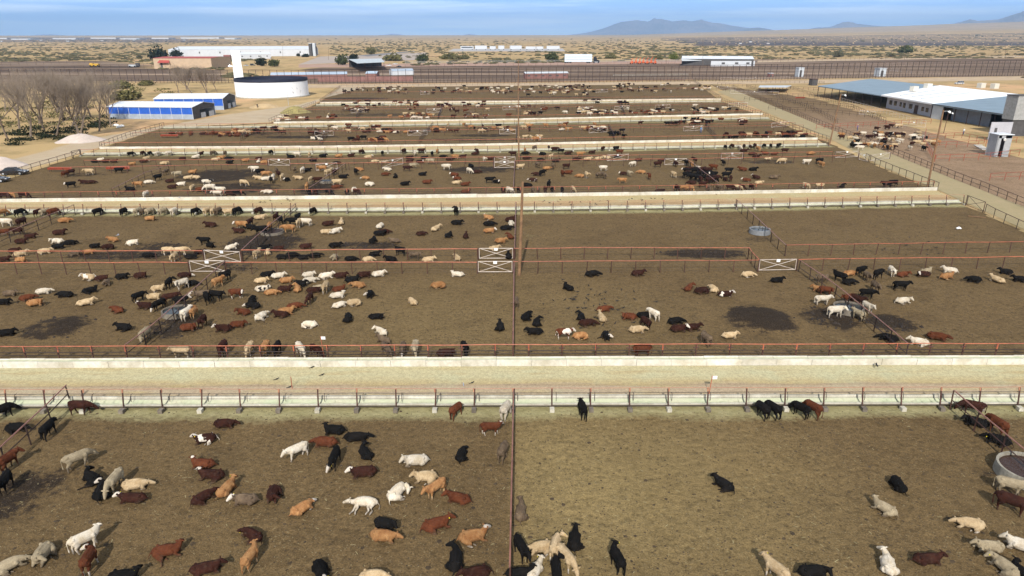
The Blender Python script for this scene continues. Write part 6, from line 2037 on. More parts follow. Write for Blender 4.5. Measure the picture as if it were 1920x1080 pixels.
def trailer_truck():
    c = W(1084, 118.5)
    k = 1 / ppm(c)
    rt = thing("livestock_truck", "pale livestock trailer coupled to a black tractor unit on the far road", "truck", tuple(c))
    Lt, Ht = 51 * k, 13.5 * k
    base = 2.5 * k
    body = MB().cbox(c + UP * base, Lt, 6 * k, Ht).build("trailer_body", mat("pale_blue_trailer", (.62, .70, .76), .45, .1, .5), rt)
    rb = MB()
    for i in range(26):
        rb.cbox(c + Vector((-Lt / 2 + Lt * (i + .5) / 26, -3.05 * k, base + .8 * k)), .25 * k, .2 * k, Ht - 1.6 * k)
    rb.build("rib_panel", PALEGREY, rt)
    for z_ in (.3, .62):
        MB().cbox(c + Vector((0, -3.15 * k, base + Ht * z_)), Lt * .96, .15 * k, .5 * k).build("slot_row", mat("slot_grey", (.3, .34, .38), .6, .1, 1), rt)
    for x_ in (-24, -20, -14.5, 21, 17):
        MB().disc(c + Vector((x_ * k, 0, 1.7 * k)), (0, 1, 0), 1.7 * k, 5.6 * k, 14).build("wheel", BLACK, rt)
    q = c + Vector((33.5 * k, 0, 0))
    MB().prism([(-5 * k, 1.5 * k), (5.5 * k, 1.5 * k), (5.8 * k, 5 * k), (1.6 * k, 6.2 * k), (.6 * k, 10.5 * k), (-4.6 * k, 11.8 * k), (-5 * k, 6 * k)], q - Vector((0, 2.6 * k, 0)), (1, 0, 0), (0, 1, 0), (0, 0, 1), 5.2 * k).build("tractor_cab", PB, rt)
    MB().cbox(q + Vector((-1.2 * k, -2.7 * k, 6.4 * k)), 2.4 * k, .2 * k, 2.6 * k).build("side_window", GLASS, rt)
    MB().cbox(q + Vector((0, -2.8 * k, 1.6 * k)), 7 * k, .4 * k, 1.2 * k).build("fuel_tank", STEEL, rt)
    for x_ in (-3.4, 4):
        MB().disc(q + Vector((x_ * k, 0, 1.6 * k)), (0, 1, 0), 1.6 * k, 5.4 * k, 14).build("wheel", BLACK, rt)
    MB().cbox(c + Vector((27 * k, 0, 1.6 * k)), 5 * k, 2 * k, .8 * k).build("coupling", DARKPIPE, rt)


trailer_truck()
# yellow machine far left
c = W(178, 125)
k = 1 / ppm(c)
rt = thing("yellow_loader", "yellow machine parked among the far left pens", "machine", tuple(c))
MB().cbox(c + UP * 1.5 * k, 17 * k, 6 * k, 3 * k).build("chassis", PY, rt)
MB().cbox(c + Vector((-5 * k, 0, 4.5 * k)), 6 * k, 5 * k, 2.2 * k).build("cab", PY, rt)
MB().cbox(c + Vector((4 * k, 0, 4.5 * k)), 8 * k, 5 * k, 1.2 * k).build("hood", PY, rt)
for x_ in (-7, 0, 7):
    MB().disc(c + Vector((x_ * k, 0, 1.5 * k)), (0, 1, 0), 1.6 * k, 6.4 * k, 12).build("wheel", BLACK, rt)
c = W(250, 126)
k = 1 / ppm(c)
rt = thing("farm_wagon", "dark wagon with pale load beside the yellow machine", "wagon", tuple(c))
MB().cbox(c + UP * 1.5 * k, 14 * k, 5 * k, 3 * k).build("bed", PALEGREY, rt)
MB().cbox(c + Vector((9 * k, 0, 1.5 * k)), 6 * k, 5 * k, 6 * k).build("cab", DARKWALL, rt)
for x_ in (-5, 4, 9):
    MB().disc(c + Vector((x_ * k, 0, 1.4 * k)), (0, 1, 0), 1.5 * k, 5.4 * k, 12).build("wheel", BLACK, rt)
# orange folding machines
for i in range(7):
    c = W(1184 + i * 7.2, 120 - (i % 2) * .8)
    k = 1 / ppm(c)
    rt = thing("orange_machine", ["first", "second", "third", "fourth", "fifth", "sixth", "seventh"][i] + " from the truck in the row of orange machines with raised arms", "machine", tuple(c), "orange machines beside the scale house")
    MB().cbox(c + UP * 1.2 * k, 5.5 * k, 6 * k, 2.2 * k).build("base", PR, rt)
    mb = MB()
    mb.tube(c + Vector((-1.5 * k, 0, 3 * k)), c + Vector((1.2 * k + rng.uniform(-1, 1) * k, 0, 9.5 * k)), .7 * k, n=6)
    mb.tube(c + Vector((1.2 * k, 0, 9.2 * k)), c + Vector((3.4 * k, -1 * k, (11 + rng.uniform(-1, 2)) * k)), .55 * k, n=6)
    mb.build("arm", PR, rt)
    MB().cbox(c + Vector((1.5 * k, 0, 3.2 * k)), 2 * k, 2.2 * k, 2.6 * k).build("bin", PR, rt)
    for x_ in (-2, 2):
        MB().disc(c + Vector((x_ * k, 0, 1 * k)), (0, 1, 0), 1.1 * k, 6 * k, 10).build("wheel", BLACK, rt)
# desert truck park: white trailers
for i, (u, w_, h_, lab) in enumerate(((876, 26, 5, "long white coach"), (902, 24, 6, "first white box trailer"), (924, 12, 5, "small grey-white trailer"), (940, 12, 6, "short white box trailer"), (967, 24, 6, "long white box trailer at the park's middle"), (995, 20, 4.5, "low white trailer"), (1012, 14, 4.5, "white tank trailer"), (1037, 26, 5.5, "last white box trailer, at the park's right end"))):
    c = W(u, 93.5)
    k = 1 / ppm(c)
    rt = thing("trailer", lab + " in the desert truck park", "trailer", tuple(c), "white trailers in the desert truck park")
    MB().cbox(c + UP * 1.2 * k, w_ * k * .93, 6 * k, h_ * k).build("box_body", WHITEWALL, rt)
    MB().cbox(c + UP * (1.2 + h_) * k, w_ * k * .95, 6.2 * k, .3 * k).build("roof", WHITEROOF, rt)
    if i == 0:
        MB().cbox(c + Vector((0, -3.1 * k, 3.4 * k)), w_ * k * .8, .2 * k, 1.6 * k).build("window_row", GLASS, rt)
    for x_ in (-.36, .36):
        MB().disc(c + Vector((x_ * w_ * k, 0, .8 * k)), (0, 1, 0), .9 * k, 5.6 * k, 10).build("wheel", BLACK, rt)
strip("truck_park", [W(840, 96.5), W(1060, 96)], [W(850, 91.5), W(1055, 91)], .08, mat("gravel_grey", (.40, .38, .37), .95, .1, .05))

# heaps
def heap(label, u, v, wpx, vt, m_, flat=.55, name="gravel_heap"):
    c = W(u, v)
    k = 1 / ppm(c)
    rad, h_ = wpx / 2 * k, hpx(u, v, vt)
    mb = MB()
    nr_, na = 14, 36
    for i in range(nr_ + 1):
        f_ = i / nr_
        for j in range(na):
            a = 2 * math.pi * j / na
            wob = 1 + .10 * math.sin(2 * a + 1) + .06 * math.sin(5 * a) + .03 * math.sin(11 * a)
            z_ = h_ * max(0, (1 - f_) ** 1.0) * (1 - .35 * math.exp(-(f_ / .18) ** 2)) * (1 + .06 * math.sin(3 * a + 7 * f_))
            mb.v.append((c.x + rad * f_ * wob * math.cos(a), c.y + rad * f_ * wob * math.sin(a), z_ - .02 * f_))
    for i in range(nr_):
        for j in range(na):
            a, b = i * na + j, i * na + (j + 1) % na
            mb.f.append((a, b, b + na, a + na))
            mb.m.append(0)
    tag(mb.build(name, m_, smooth=True), label, "heap")


GRAV = mat("pink_gravel", (0.55, 0.46, 0.40), .95, .15, 1.0, bmp=.5)
heap("pale pinkish gravel heap beside the fifth-row corner gate", 151, 264, 78, 247, GRAV)
heap("large pale gravel heap behind the parked black car", 2, 312, 78, 289, GRAV)
heap("olive earth heap against the sixth-row boundary fence", 553, 211, 52, 195, mat("olive_earth", (.30, .25, .10), .95, .25, .6), name="earth_heap")
heap("low tan earth heap in front of the white tank", 496, 201, 52, 192, mat("tan_earth", (.50, .36, .2), .95, .2, .6), name="earth_heap")
for i, (u, v) in enumerate(((218, 237), (224, 240), (229, 238))):
    c = W(u, v)
    mb = grow("white_sack", [(0, [(-.9, 0, .35, .4, .3), (0, .1, .4, .5, .38), (.8, 0, .3, .4, .3)])], .12, 1, 2, 1)
    mb.materials[0] = SIGN
    o = link("white_sack", mb)
    o.location, o.rotation_euler = c, (0, 0, i * 1.3)
    tag(o, ("leftmost", "middle", "rightmost")[i] + " white sack in the small pile before the blue sheds", "sack", "white sacks before the blue sheds")

# a white sack in the empty pen and a fallen rail
c = W(1797, 430)
o = link("litter_bag", grow("litter_bag", [(0, [(-.25, 0, .14, .2, .14), (.1, .08, .2, .2, .18), (.3, -.1, .12, .12, .1)])], .05, 1, 2, 1))
o.data.materials[0] = SIGN
o.location = c
tag(o, "crumpled white bag lying in the empty corner pen", "bag")
tag(MB().tube(W(1815, 405, .08), W(1848, 408, .12), .07, .05).build("fallen_rail", WOOD), "pale fallen rail lying below the dark corner gate", "rail")


# ---------------------------------------------------------------- people
def person(label, u, v, ang, shirt, legm, hat, s=1.0):
    me_ = grow("person", [(0, [(-.02, 0, .95, .17, .12), (0, 0, 1.15, .17, .12), (0, 0, 1.38, .20, .12), (0, 0, 1.47, .10, .08)]), (2, [(0, 0, 1.46, .055, .055), (.02, 0, 1.56, .06, .06), (.02, 0, 1.66, .085, .10), (.02, 0, 1.74, .08, .08)]),
                          (1, [(0, .09, .95, .09, .1), (.05, .10, .52, .065, .07), (.0, .10, .08, .05, .055)]), (1, [(0, -.09, .95, .09, .1), (-.03, -.10, .52, .065, .07), (-.1, -.10, .08, .05, .055)]),
                          (3, [(-.02, .10, .05, .045, .04), (.14, .10, .035, .04, .035)]), (3, [(-.12, -.10, .05, .045, .04), (.04, -.10, .035, .04, .035)]),
                          (0, [(0, .2, 1.4, .065, .065), (.02, .27, 1.12, .05, .05)]), (2, [(.02, .27, 1.12, .04, .04), (.12, .25, .92, .035, .035), (.17, .24, .84, .035, .02)]),
                          (0, [(0, -.2, 1.4, .065, .065), (-.02, -.27, 1.12, .05, .05)]), (2, [(-.02, -.27, 1.12, .04, .04), (.06, -.27, .92, .035, .035), (.1, -.26, .84, .035, .02)])], .022, .6, 3, 4)
    o = link("person", me_)
    for i, mm in enumerate((shirt, legm, MATS["skin_tan"], BLACK)):
        me_.materials[i] = mm
    o.location, o.rotation_euler, o.scale = W(u, v), (0, 0, R(ang)), (s, s, s)
    tag(o, label, "person")
    mb = MB()
    mb.disc((.02, 0, 1.76), (0, 0, 1), .2, .02, 16)
    mb.disc((.02, 0, 1.82), (0, 0, 1), .11, .12, 14, r2=.085)
    h_ = mb.build("hat", hat)
    h_.parent = o
    return o


mat("skin_tan", (.35, .2, .13), .6, .1, 5)
DENIM, SHB, SHP, STRAW = mat("denim", (.05, .09, .2), .8, .2, 8), mat("blue_shirt", (.14, .25, .45), .8, .2, 8), mat("mauve_shirt", (.28, .17, .3), .8, .2, 8), mat("straw_hat", (.6, .5, .33), .8, .15, 8)
person("man in blue shirt and jeans standing by the fifth-row divider fence", 1314, 249, 100, SHB, DENIM, STRAW)
person("man in mauve shirt standing behind the crowded holding pen", 1607, 245, 200, SHP, DENIM, STRAW)
person("person in white shirt standing at the barn's dark bays", 1806, 252, 200, SIGN, DENIM, STRAW)
person("dark-clothed person bending over the tan earth heap by the tank", 483, 203, 300, BLACK, BLACK, STRAW)


# ---------------------------------------------------------------- trees and shrubs
TWIG = mat("bare_twigs", (0.29, 0.235, 0.185), .9, .3, .8, col2=(.19, .15, .115))
BARK = mat("grey_bark", (0.22, 0.17, 0.13), .9, .35, 1.2)


def bare_tree(seed, H):
    r_ = random.Random(seed)
    tr, tw = MB(), MB()

    def grow_(p, d, ln, rad, lvl):
        nseg = 3
        q = p
        for i in range(nseg):
            d2 = (d + Vector((r_.gauss(0, .13), r_.gauss(0, .13), r_.gauss(.06, .06)))).normalized()
            e = q + d2 * (ln / nseg)
            ra, rb = rad * (1 - .3 * i / nseg), rad * (1 - .3 * (i + 1) / nseg)
            (tr if lvl < 3 else tw).tube(q, e, ra, rb, n=5 if lvl < 2 else 3, cap=False)
            q, d = e, d2
            if lvl < 5 and i > 0:
                for _ in range(r_.choice((1, 1, 2)) if lvl < 4 else r_.choice((0, 1, 1, 1))):
                    ax = Vector((r_.gauss(0, 1), r_.gauss(0, 1), r_.gauss(0, .4))).normalized()
                    d3 = (d2 + ax * r_.uniform(.4, .8) + UP * .38).normalized()
                    grow_(q, d3, ln * r_.uniform(.55, .8), rb * r_.uniform(.45, .65), lvl + 1)
        if lvl < 5:
            for _ in range(2):
                d3 = (d + Vector((r_.gauss(0, .35), r_.gauss(0, .35), .15))).normalized()
                grow_(q, d3, ln * r_.uniform(.6, .8), rad * .55, lvl + 1)

    nst = r_.choice((1, 2, 3))
    for _ in range(nst):
        grow_(Vector((r_.gauss(0, .3), r_.gauss(0, .3), -.2)), Vector((r_.gauss(0, .22), r_.gauss(0, .22), 1)).normalized(), H * r_.uniform(.24, .3), H * .0125, 0)
    return tr, tw


variants = []
for sd in (3, 8, 21, 34):
    tr, tw = bare_tree(sd, 15.0)
    zmax = max(v[2] for v in tw.v)
    for mb in (tr, tw):
        mb.v = [(a * 15 / zmax, b * 15 / zmax, c_ * 15 / zmax) for a, b, c_ in mb.v]
    variants.append((tr, tw))
vm = []
for tr, tw in variants:
    pr = []
    for nm, mb, mm in (("trunk", tr, BARK), ("crown", tw, TWIG)):
        me_ = bpy.data.meshes.new(nm)
        me_.from_pydata(mb.v, [], mb.f)
        me_.materials.append(mm)
        pr.append(me_)
    vm.append(pr)
BARE = [(18, 262, 146, "at the picture's edge nearest the black car"), (62, 262, 142, "with pale trunk, second along the row from the gravel heap end"), (100, 258, 150, "in the middle of the front row, above dark shrubs"), (148, 256, 140, "leaning over the gravel heap"),
        (186, 246, 134, "standing tallest against the blue shed's left end"), (208, 238, 150, "just touching the blue shed's corner"), (132, 238, 136, "in the second row, right of its middle"), (78, 232, 128, "in the second row behind the pale trunk"), (30, 222, 130, "in the back row at the picture's edge"),
        (168, 220, 132, "in the back row left of the blue sheds"), (2, 240, 128, "cut by the picture's left border"), (110, 212, 134, "in the back row's middle"), (50, 208, 138, "smallest in the back row"), (335, 174, 124, "first of the group behind the blue sheds"), (362, 175, 120, "second of the group behind the blue sheds"), (388, 174, 122, "third of the group behind the blue sheds"), (408, 173, 127, "last of the group, beside the white tower"),
        (40, 246, 136, "between the first two of the front row"), (84, 246, 140, "slim, between pale trunk and front row's middle"), (118, 226, 132, "slim, behind the gravel heap tree"), (160, 238, 140, "behind the tallest tree, on its left"), (12, 208, 140, "far back at the picture's left border"), (140, 206, 138, "far back, right of the back row's middle"), (350, 168, 122, "thin one between first and second behind the sheds"), (198, 222, 142, "far back, beside the broad olive bush")]
for i, (u, v, vt, lab) in enumerate(BARE):
    c = W(u, v)
    h_ = hpx(u, v, vt)
    rt = thing("bare_tree", "leafless winter tree " + lab, "tree", tuple(c), "leafless trees left of the pens")
    s_ = h_ / 15
    for nm, me_ in zip(("trunk", "crown"), vm[i % 4]):
        o = link(nm, me_, rt)
        o.scale = (s_ * 1.15, s_ * 1.15, s_ * 1.06)
        o.rotation_euler = (0, 0, i * 1.9)


def leafmat(nm, col):
    mt, t_, b = nt(nm)
    tc_ = N(t_, "ShaderNodeTexCoord").outputs["Object"]
    f_ = noise(t_, tc_, .8, 5, .7)
    gi = N(t_, "ShaderNodeNewGeometry").outputs["Random Per Island"]
    c_ = ramp(t_, f_, [(.3, tuple(x * .6 for x in col)), (.7, col)])
    c_ = mixc(t_, 1, c_, ramp(t_, gi, [(0, (.6,) * 3), (1, (1.3,) * 3)]), "MULTIPLY")
    t_.links.new(c_, b.inputs["Base Color"])
    b.inputs["Roughness"].default_value = .9
    b.inputs["Specular IOR Level"].default_value = .1
    return mt


LEAF = {"dark": leafmat("leaf_dark", (.026, .032, .015)), "mid": leafmat("leaf_mid", (.075, .085, .030)), "olive": leafmat("leaf_olive", (.15, .135, .055)), "bright": leafmat("leaf_bright", (.13, .15, .03)), "grey": leafmat("leaf_grey_green", (.13, .12, .07))}


def leaf_cloud(mb, c, rx, ry, h_, n_, sz, r_):
    for _ in range(n_):
        while True:
            p = Vector((r_.uniform(-1, 1), r_.uniform(-1, 1), r_.uniform(-.75, 1)))
            if .25 < p.length < 1 and r_.random() < .35 + .65 * p.length:
                break
        lump = 1 + .18 * math.sin(5 * math.atan2(p.y, p.x) + c[0]) + .12 * math.sin(7 * p.z + c[1])
        q = Vector(c) + Vector((p.x * rx * lump, p.y * ry * lump, h_ * (.5 + .5 * p.z) * lump))
        q.z = max(q.z, .02)
        a = Vector((r_.gauss(0, 1), r_.gauss(0, 1), r_.gauss(0, 1))).normalized()
        b = a.orthogonal().normalized()
        s_ = sz * r_.uniform(.5, 1.3)
        mb.add([q - a * s_, q + b * s_ * .6, q + a * s_, q - b * s_ * .6 + UP * s_ * .3], [(0, 1, 2, 3)])


rs = random.Random(5)
SHR = [(300, 112, 40, 88, "dark", "dark pine clump left of the tan building's roof"), (333, 107, 24, 92, "dark", "smaller dark pine against the long warehouse"), (491, 124, 24, 108, "dark", "dark green round tree right of the white tower"), (515, 125, 24, 110, "mid", "mid-green round tree beside the darker one"),
       (643, 122, 28, 101, "mid", "green tree at the dark open shed's left"), (664, 113, 20, 98, "dark", "dark tree behind the open shed's roof"), (697, 102, 22, 86, "olive", "round olive shrub beside the desert road"), (738, 114, 40, 101, "olive", "wide olive shrub right of the parked cars"), (793, 115, 28, 101, "mid", "round green shrub left of the desert truck park"),
       (845, 111, 40, 101, "olive", "wide olive shrub below the white trailers"), (870, 111, 26, 102, "olive", "smaller olive shrub below the white coach"), (1036, 113, 32, 98, "mid", "green shrub at the livestock trailer's rear"), (1146, 110, 24, 100, "olive", "olive shrub right of the black tractor unit"), (1236, 112, 20, 101, "olive", "olive shrub behind the orange machines"), (1264, 112, 20, 99, "bright", "bright green bush at the scale house's left end"),
       (240, 187, 56, 166, "olive", "broad olive bush left of the blue sheds"), (228, 166, 44, 152, "olive", "wide olive bush under the tall fence's left part"), (276, 160, 30, 151, "olive", "small olive bush under the tall fence"), (1698, 100, 32, 84, "mid", "round green desert shrub behind the barn, before the solar field"), (1572, 107, 26, 94, "grey", "grey-green desert shrub behind the barn's far corner"), (1672, 107, 14, 99, "grey", "small grey shrub beside the far berm"),
       (262, 109, 12, 103, "grey", "tiny grey shrub in the desert left of the pine"), (560, 106, 9, 99, "dark", "small dark round bush at the long warehouse's right half"), (574, 107, 16, 101, "dark", "dark low bush at the warehouse's right corner")]
for u, v, w_, vt, lm, lab in SHR:
    c = W(u, v)
    k = 1 / ppm(c)
    rx, h_ = w_ / 2 * k, hpx(u, v, vt)
    mb = MB()
    nl = 5
    for j in range(nl):
        a = 2 * math.pi * j / nl
        oc = Vector((math.cos(a) * rx * .42, math.sin(a) * rx * .42, 0)) if j else Vector((0, 0, h_ * .1))
        leaf_cloud(mb, c + oc, rx * .62, rx * .62, h_ * (.9 if j == 0 else rs.uniform(.55, .85)), 150, max(.25, rx * .13), rs)
    rt = thing("tree" if h_ > 9 else "shrub", lab, "tree" if h_ > 9 else "shrub", tuple(c), None)
    mb.build("crown" if h_ > 9 else "foliage", LEAF[lm], rt)
    MB().tube(c - UP * .1, c + UP * h_ * .5, max(.12, rx * .05), max(.06, rx * .03)).build("trunk", BARK, rt)
# dark undergrowth below the bare trees
mb = MB()
for i in range(70):
    s_ = i / 70
    u = 20 + 190 * s_ + rs.gauss(0, 8)
    v = 270 - 34 * s_ + rs.gauss(0, 6) - rs.random() ** 2 * 22
    c = W(u, v)
    leaf_cloud(mb, c, rs.uniform(1.2, 2.8), rs.uniform(1.0, 2.0), rs.uniform(.4, 1.3), 70, .25, rs)
tag(mb.build("undergrowth", LEAF["dark"]), kind="stuff")
mb = MB()
for i in range(150):
    u, v = rs.uniform(-60, 330), rs.uniform(162, 245)
    if v > 250 - u * .12 or (u > 195 and v > 178):
        continue
    c = W(u, v)
    leaf_cloud(mb, c, rs.uniform(1.5, 4), rs.uniform(1.5, 3.5), rs.uniform(.4, 1.5), 50, .32, rs)
tag(mb.build("brush", LEAF["olive"]), kind="stuff")

# ---------------------------------------------------------------- desert scrub out to the solar fields
ico = [(0, 0, 1), (.89, 0, .45), (.28, .85, .45), (-.72, .53, .45), (-.72, -.53, .45), (.28, -.85, .45), (.72, .53, -.1), (-.28, .85, -.1), (-.89, 0, -.1), (-.28, -.85, -.1), (.72, -.53, -.1)]
icf = [(0, 1, 2), (0, 2, 3), (0, 3, 4), (0, 4, 5), (0, 5, 1), (1, 6, 2), (2, 6, 7), (2, 7, 3), (3, 7, 8), (3, 8, 4), (4, 8, 9), (4, 9, 5), (5, 9, 10), (5, 10, 1), (1, 10, 6)]
ico = np.array(ico)
V_, F_, base = [], [], 0
park = [poly_w((420, 136), (420, 118), (600, 103), (700, 103), (770, 125), (1290, 122), (1300, 108), (1420, 110), (1460, 117), (1990, 107), (1990, 145), (700, 165)), FARPEN_POLY, FARPEN2_POLY, poly_w((300, 112), (620, 110), (620, 84), (300, 84)), poly_w((840, 97), (1062, 97), (1062, 90), (840, 90))]
cnt = 0
nr2 = np.random.default_rng(3)
us = nr2.uniform(-80, 2000, 42000)
dd = 1.0 / nr2.uniform(1 / 5200, 1 / 360, 42000)
for u, d in zip(us, dd):
    v = 540 - F_PX * math.tan(PITCH - math.atan(HCAM / d))
    if v > 146:
        continue
    p = W(u, v)
    px_, py_ = np.array([p.x]), np.array([p.y])
    if any(inpoly(px_, py_, q)[0] for q in park):
        continue
    dens = .5 + .5 * math.sin(p.x * .011 + 3 * math.sin(p.y * .006) + 2 * math.sin(p.x * .003)) * math.sin(p.y * .013 + 1.3 + 2 * math.sin(p.x * .007))
    if nr2.random() > .05 + 1.1 * dens ** 2.2:
        continue
    s_ = nr2.uniform(.9, 2.6) * (1 + d / 2500)
    q = ico * (1 + nr2.uniform(-.3, .3, ico.shape))
    a = nr2.uniform(0, 6.28)
    q = np.stack([q[:, 0] * math.cos(a) - q[:, 1] * math.sin(a), q[:, 0] * math.sin(a) + q[:, 1] * math.cos(a), q[:, 2]], 1) * (s_ * nr2.uniform(.8, 2.0), s_, s_ * nr2.uniform(.28, .6))
    z0 = float(terrain(np.array([p.x]), np.array([p.y]))[0])
    V_.append(q + np.array([p.x, p.y, z0 + .1 * s_]))
    F_ += [tuple(i + base for i in f) for f in icf]
    base += len(ico)
me_ = bpy.data.meshes.new("desert_scrub")
me_.from_pydata(np.concatenate(V_).tolist(), [], F_)
me_.materials.append(leafmat("scrub_leaf", (.125, .11, .055)))
tag(link("desert_scrub", me_), kind="stuff")
print("scrub", len(V_))

# ---------------------------------------------------------------- solar fields, far warehouses, hills
PANEL = mat("solar_panel", (.045, .05, .065), .6, .3, .02, spec=.25, col2=(.10, .075, .065))


def solar(name, rows, posts=True):
    mb = MB()
    for (ua, ub, d) in rows:
        v = 540 - F_PX * math.tan(PITCH - math.atan(HCAM / d))
        a, b = W(ua, v), W(ub, v)
        n__ = max(1, int((b - a).length / 60))
        for i in range(n__):
            p, q = a.lerp(b, i / n__), a.lerp(b, (i + .93) / n__)
            zt = float(terrain(np.array([p.x]), np.array([p.y]))[0])
            mb.add([p + UP * (zt + 1.0), q + UP * (zt + 1.0), q + Vector((0, 4, zt + 3.6)), p + Vector((0, 4, zt + 3.6))], [(0, 1, 2, 3)])
            for k_ in range(3):
                w_ = p.lerp(q, (k_ + .5) / 3)
                mb.tube(w_ + UP * zt, w_ + Vector((0, 1.5, zt + 2)), .15, n=3, cap=False)
    o = mb.build(name, PANEL)
    tag(o, kind="stuff")


solar("solar_field", [(-60, 432 - 20 * i, 3000 + 360 * i) for i in range(8)])
solar("solar_field", [(1240 + max(0, 60 - 9 * i) + (i % 3) * 14, 1990, 2050 + 170 * i + 22 * i * i) for i in range(10)])
SKID = WHITEWALL
for i, (u, v) in enumerate(((3, 76), (78, 74.5), (128, 76), (138, 73.5), (192, 75), (252, 74), (346, 74), (1407, 77), (1440, 80), (1729, 74), (1761, 71.5), (1388, 84))):
    c = W(u, min(v + 4, 84))
    k = 1 / ppm(c)
    rt = thing("inverter_cabin", f"white inverter cabin in the solar field, {ORD[i]} along from the picture's left end", "cabin", tuple(c), "white cabins in the solar fields")
    MB().cbox(c, 4.5 * k, 3 * k, 2.8 * k).build("cabin_wall", SKID, rt)
    MB().cbox(c + UP * 2.8 * k, 5 * k, 3.4 * k, .4 * k).build("roof", WHITEROOF, rt)
for i, (u, w_, lab) in enumerate(((8, 18, "dark-ended"), (47, 22, "short"), (105, 62, "very long"), (157, 34, "long"), (228, 40, "low"), (292, 44, "pale"), (335, 34, "low grey"), (385, 30, "small"), (450, 66, "very long"), (500, 20, "small"))):
    v = 69.3
    d = 5600 + (i % 3) * 350
    ang_ = math.atan((u - 960) / F_PX / math.cos(PITCH) * 1.0)
    x_, y_ = math.sin(ang_) * d, math.cos(ang_) * d
    zt = float(terrain(np.array([x_]), np.array([y_]))[0])
    k = d * math.cos(ang_) / F_PX
    rt = thing("far_warehouse", f"{lab} white warehouse on the horizon, {ORD[i]} from the picture's left edge", "warehouse", (x_, y_, zt), "white warehouses along the horizon")
    MB().cbox((x_, y_, zt - 2), w_ * k, 25 * k, 2.0 * k + 2, .0).build("wall", WHITEWALL, rt)
    MB().cbox((x_, y_, zt + 2.0 * k), w_ * k * 1.01, 25.4 * k, .35 * k).build("roof", PALEGREY, rt)
    if i % 3 == 0:
        MB().cbox((x_ + w_ * k * .42, y_ - 12.6 * k, zt), w_ * k * .14, .5 * k, 1.6 * k).build("dock_bay", GREYROOF, rt)


def range_(name, prof, d, depth, m_, seed, base_z=0):
    """a mountain range with the photographed skyline, real relief in depth"""
    r_ = np.random.default_rng(seed)
    n__ = 220
    u_ = np.linspace(prof[0][0], prof[-1][0], n__)
    v_ = np.interp(u_, [p[0] for p in prof], [p[1] for p in prof])
    m__ = 26
    ph = r_.uniform(0, 6.28, 12)
    V, Fs = [], []
    for j in range(m__):
        f_ = j / (m__ - 1) * 2 - 1       # -1 front foot .. 0 crest .. 1 back foot
        for i in range(n__):
            ray = fw * F_PX + cr * (u_[i] - 960) - cu * (v_[i] - 540)
            ray = ray / math.hypot(ray.x, ray.y)
            top = max(2.0, HCAM + ray.z * d)
            fold = .22 * math.sin(i * .35 + ph[0]) + .16 * math.sin(i * .83 + ph[1]) + .1 * math.sin(i * 1.7 + ph[2])
            shape = max(0.0, 1 - abs(f_)) ** (1.15 + .35 * fold)
            rough = 1 + (.10 * math.sin(i * .9 + j * 1.7 + ph[3]) + .08 * math.sin(i * 2.1 - j * 1.1 + ph[4])) * (1 - (1 - abs(f_)) ** 3)
            h_ = top * shape * rough if abs(f_) > 1e-6 else top * (1 + .0)
            dist = d + depth * f_ * (1 + .3 * fold)
            V.append((ray.x * dist, ray.y * dist, base_z + h_ - (8 if abs(f_) > .98 else 0)))
    for j in range(m__ - 1):
        for i in range(n__ - 1):
            a = j * n__ + i
            Fs.append((a, a + 1, a + 1 + n__, a + n__))
    me_ = bpy.data.meshes.new(name)
    me_.from_pydata(V, [], Fs)
    me_.materials.append(m_)
    me_.polygons.foreach_set("use_smooth", [True] * len(Fs))
    tag(link(name, me_), kind="structure")


ROCK = mat("mountain_rock", (.34, .26, .21), .95, .5, .0009, col2=(.13, .105, .08), bmp=0)
range_("mountain_range", [(1030, 68), (1075, 64.5), (1105, 60), (1130, 53), (1150, 45), (1165, 39.5), (1180, 38), (1192, 36), (1215, 39), (1227, 32.5), (1235, 34), (1246, 35), (1262, 39), (1280, 36.5), (1300, 38.5), (1315, 35), (1335, 41), (1352, 42.5), (1372, 47), (1400, 51), (1430, 57), (1460, 61), (1490, 65), (1500, 68)], 28500, 3900, ROCK, 1)
range_("foothill", [(1360, 64), (1385, 58), (1408, 52.5), (1422, 51.5), (1440, 54), (1460, 59), (1480, 63), (1490, 65)], 21750, 1800, ROCK, 2, 10)
range_("mountain_range", [(1470, 64), (1500, 57), (1530, 51), (1556, 50), (1580, 40.5), (1592, 39), (1606, 43), (1625, 45.5), (1650, 48), (1680, 50.5), (1700, 49), (1730, 49.5), (1760, 52), (1790, 58), (1800, 62)], 24750, 3300, ROCK, 3)
range_("mountain_range", [(1730, 60), (1760, 48), (1785, 44), (1805, 39), (1820, 34.5), (1835, 38), (1850, 36.5), (1872, 35), (1890, 29), (1905, 24), (1920, 19), (1945, 12), (1970, 16), (2020, 30), (2080, 58)], 22500, 3600, ROCK, 4)
range_("far_hill", [(855, 68.5), (866, 66), (880, 63.5), (892, 65), (905, 68.5)], 27000, 1350, ROCK, 5)
range_("far_hill", [(690, 68.5), (705, 66), (722, 65), (735, 63), (752, 64.5), (765, 68.5)], 29250, 1350, ROCK, 6)
range_("far_hill", [(50, 68.5), (70, 65), (95, 64), (120, 66), (130, 68.5)], 29250, 1350, ROCK, 7)
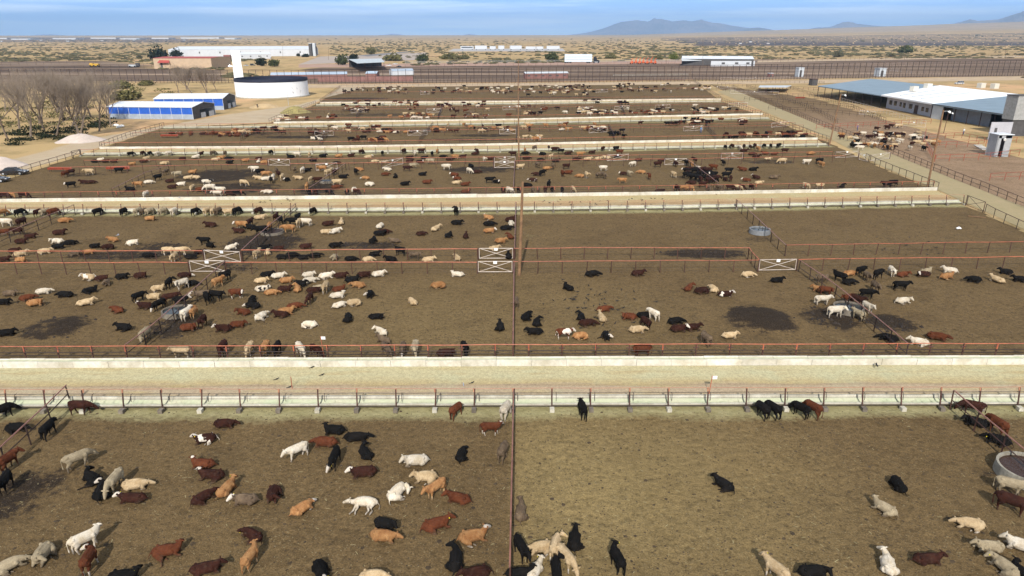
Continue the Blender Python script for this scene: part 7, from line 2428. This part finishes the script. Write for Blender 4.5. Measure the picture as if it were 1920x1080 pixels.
# ------------------------------------------------------------------ light and air
SUN_EL, SUN_AZ = R(37.0), R(3.8)
sl = bpy.data.lights.new("sun", "SUN")
sl.energy, sl.angle, sl.color = 5.0, R(0.53), (1.0, 0.95, 0.87)
so = bpy.data.objects.new("sun", sl)
COL.objects.link(so)
dirv = Vector((math.sin(SUN_AZ) * math.cos(SUN_EL), math.cos(SUN_AZ) * math.cos(SUN_EL), -math.sin(SUN_EL)))
so.rotation_euler = dirv.to_track_quat("-Z", "Y").to_euler()
so.location = (-20, -60, 80)
w = bpy.data.worlds.new("World")
S.world = w
w.use_nodes = True
t = w.node_tree
bg = t.nodes["Background"]
sky = N(t, "ShaderNodeTexSky", sky_type="NISHITA")
sky.sun_disc = False
sky.sun_elevation, sky.sun_rotation = SUN_EL, R(180) + SUN_AZ
sky.altitude, sky.air_density, sky.dust_density, sky.ozone_density = 1200, 0.3, 0.0, 1.2
tc = N(t, "ShaderNodeTexCoord").outputs["Generated"]
mp = N(t, "ShaderNodeMapping")
mp.inputs["Scale"].default_value = (2.2, 2.2, 46)
t.links.new(tc, mp.inputs["Vector"])
cl = noise(t, mp.outputs[0], 1.6, 6, 0.55)
f = ramp(t, cl, [(0.42, (0,) * 3), (0.60, (0.6,) * 3), (0.75, (0.85,) * 3)])
# the low sky: paler and brighter towards the horizon, as clear air is
sep = N(t, "ShaderNodeSeparateXYZ")
t.links.new(tc, sep.inputs[0])
el = ramp(t, sep.outputs[2], [(0.0, (1,) * 3), (0.045, (0.95,) * 3), (0.085, (0,) * 3)])
el.node.color_ramp.interpolation = "EASE"
low = ramp(t, sep.outputs[2], [(0.0, (25, 33, 41)), (0.02, (17, 26, 39)), (0.045, (11.5, 20.5, 36)), (0.2, (2.4, 5.0, 9.5))])
c = mixc(t, el, sky.outputs[0], low)
c = mixc(t, f, c, (38, 41, 45))
t.links.new(c, bg.inputs["Color"])
bg.inputs["Strength"].default_value = 0.05
S.view_settings.view_transform = "Standard"
S.view_settings.look = "None"
S.view_settings.exposure = 0.16
S.view_settings.gamma = 1.0
S.render.engine = "CYCLES"
S.cycles.max_bounces = 6
S.cycles.diffuse_bounces = 2
S.cycles.glossy_bounces = 2
S.cycles.transmission_bounces = 2
S.cycles.volume_bounces = 0
S.cycles.transparent_max_bounces = 6
S.cycles.use_denoising = True
HAZE = True
if HAZE:
    hm = bpy.data.materials.new("haze_air")
    hm.use_nodes = True
    t = hm.node_tree
    for n_ in list(t.nodes):
        if n_.type == "BSDF_PRINCIPLED":
            t.nodes.remove(n_)
    pv = N(t, "ShaderNodeVolumePrincipled")
    pv.inputs["Color"].default_value = (0.40, 0.64, 1.0, 1)
    pv.inputs["Density"].default_value = 5.6e-5
    pv.inputs["Anisotropy"].default_value = 0.0
    t.links.new(pv.outputs[0], t.nodes["Material Output"].inputs["Volume"])
    mb = MB()
    mb.box((-40000, -400, -3), (80000, 0, 0), (0, 40000, 0), (0, 0, 1060))
    o = mb.build("haze", hm)
    tag(o, kind="stuff")
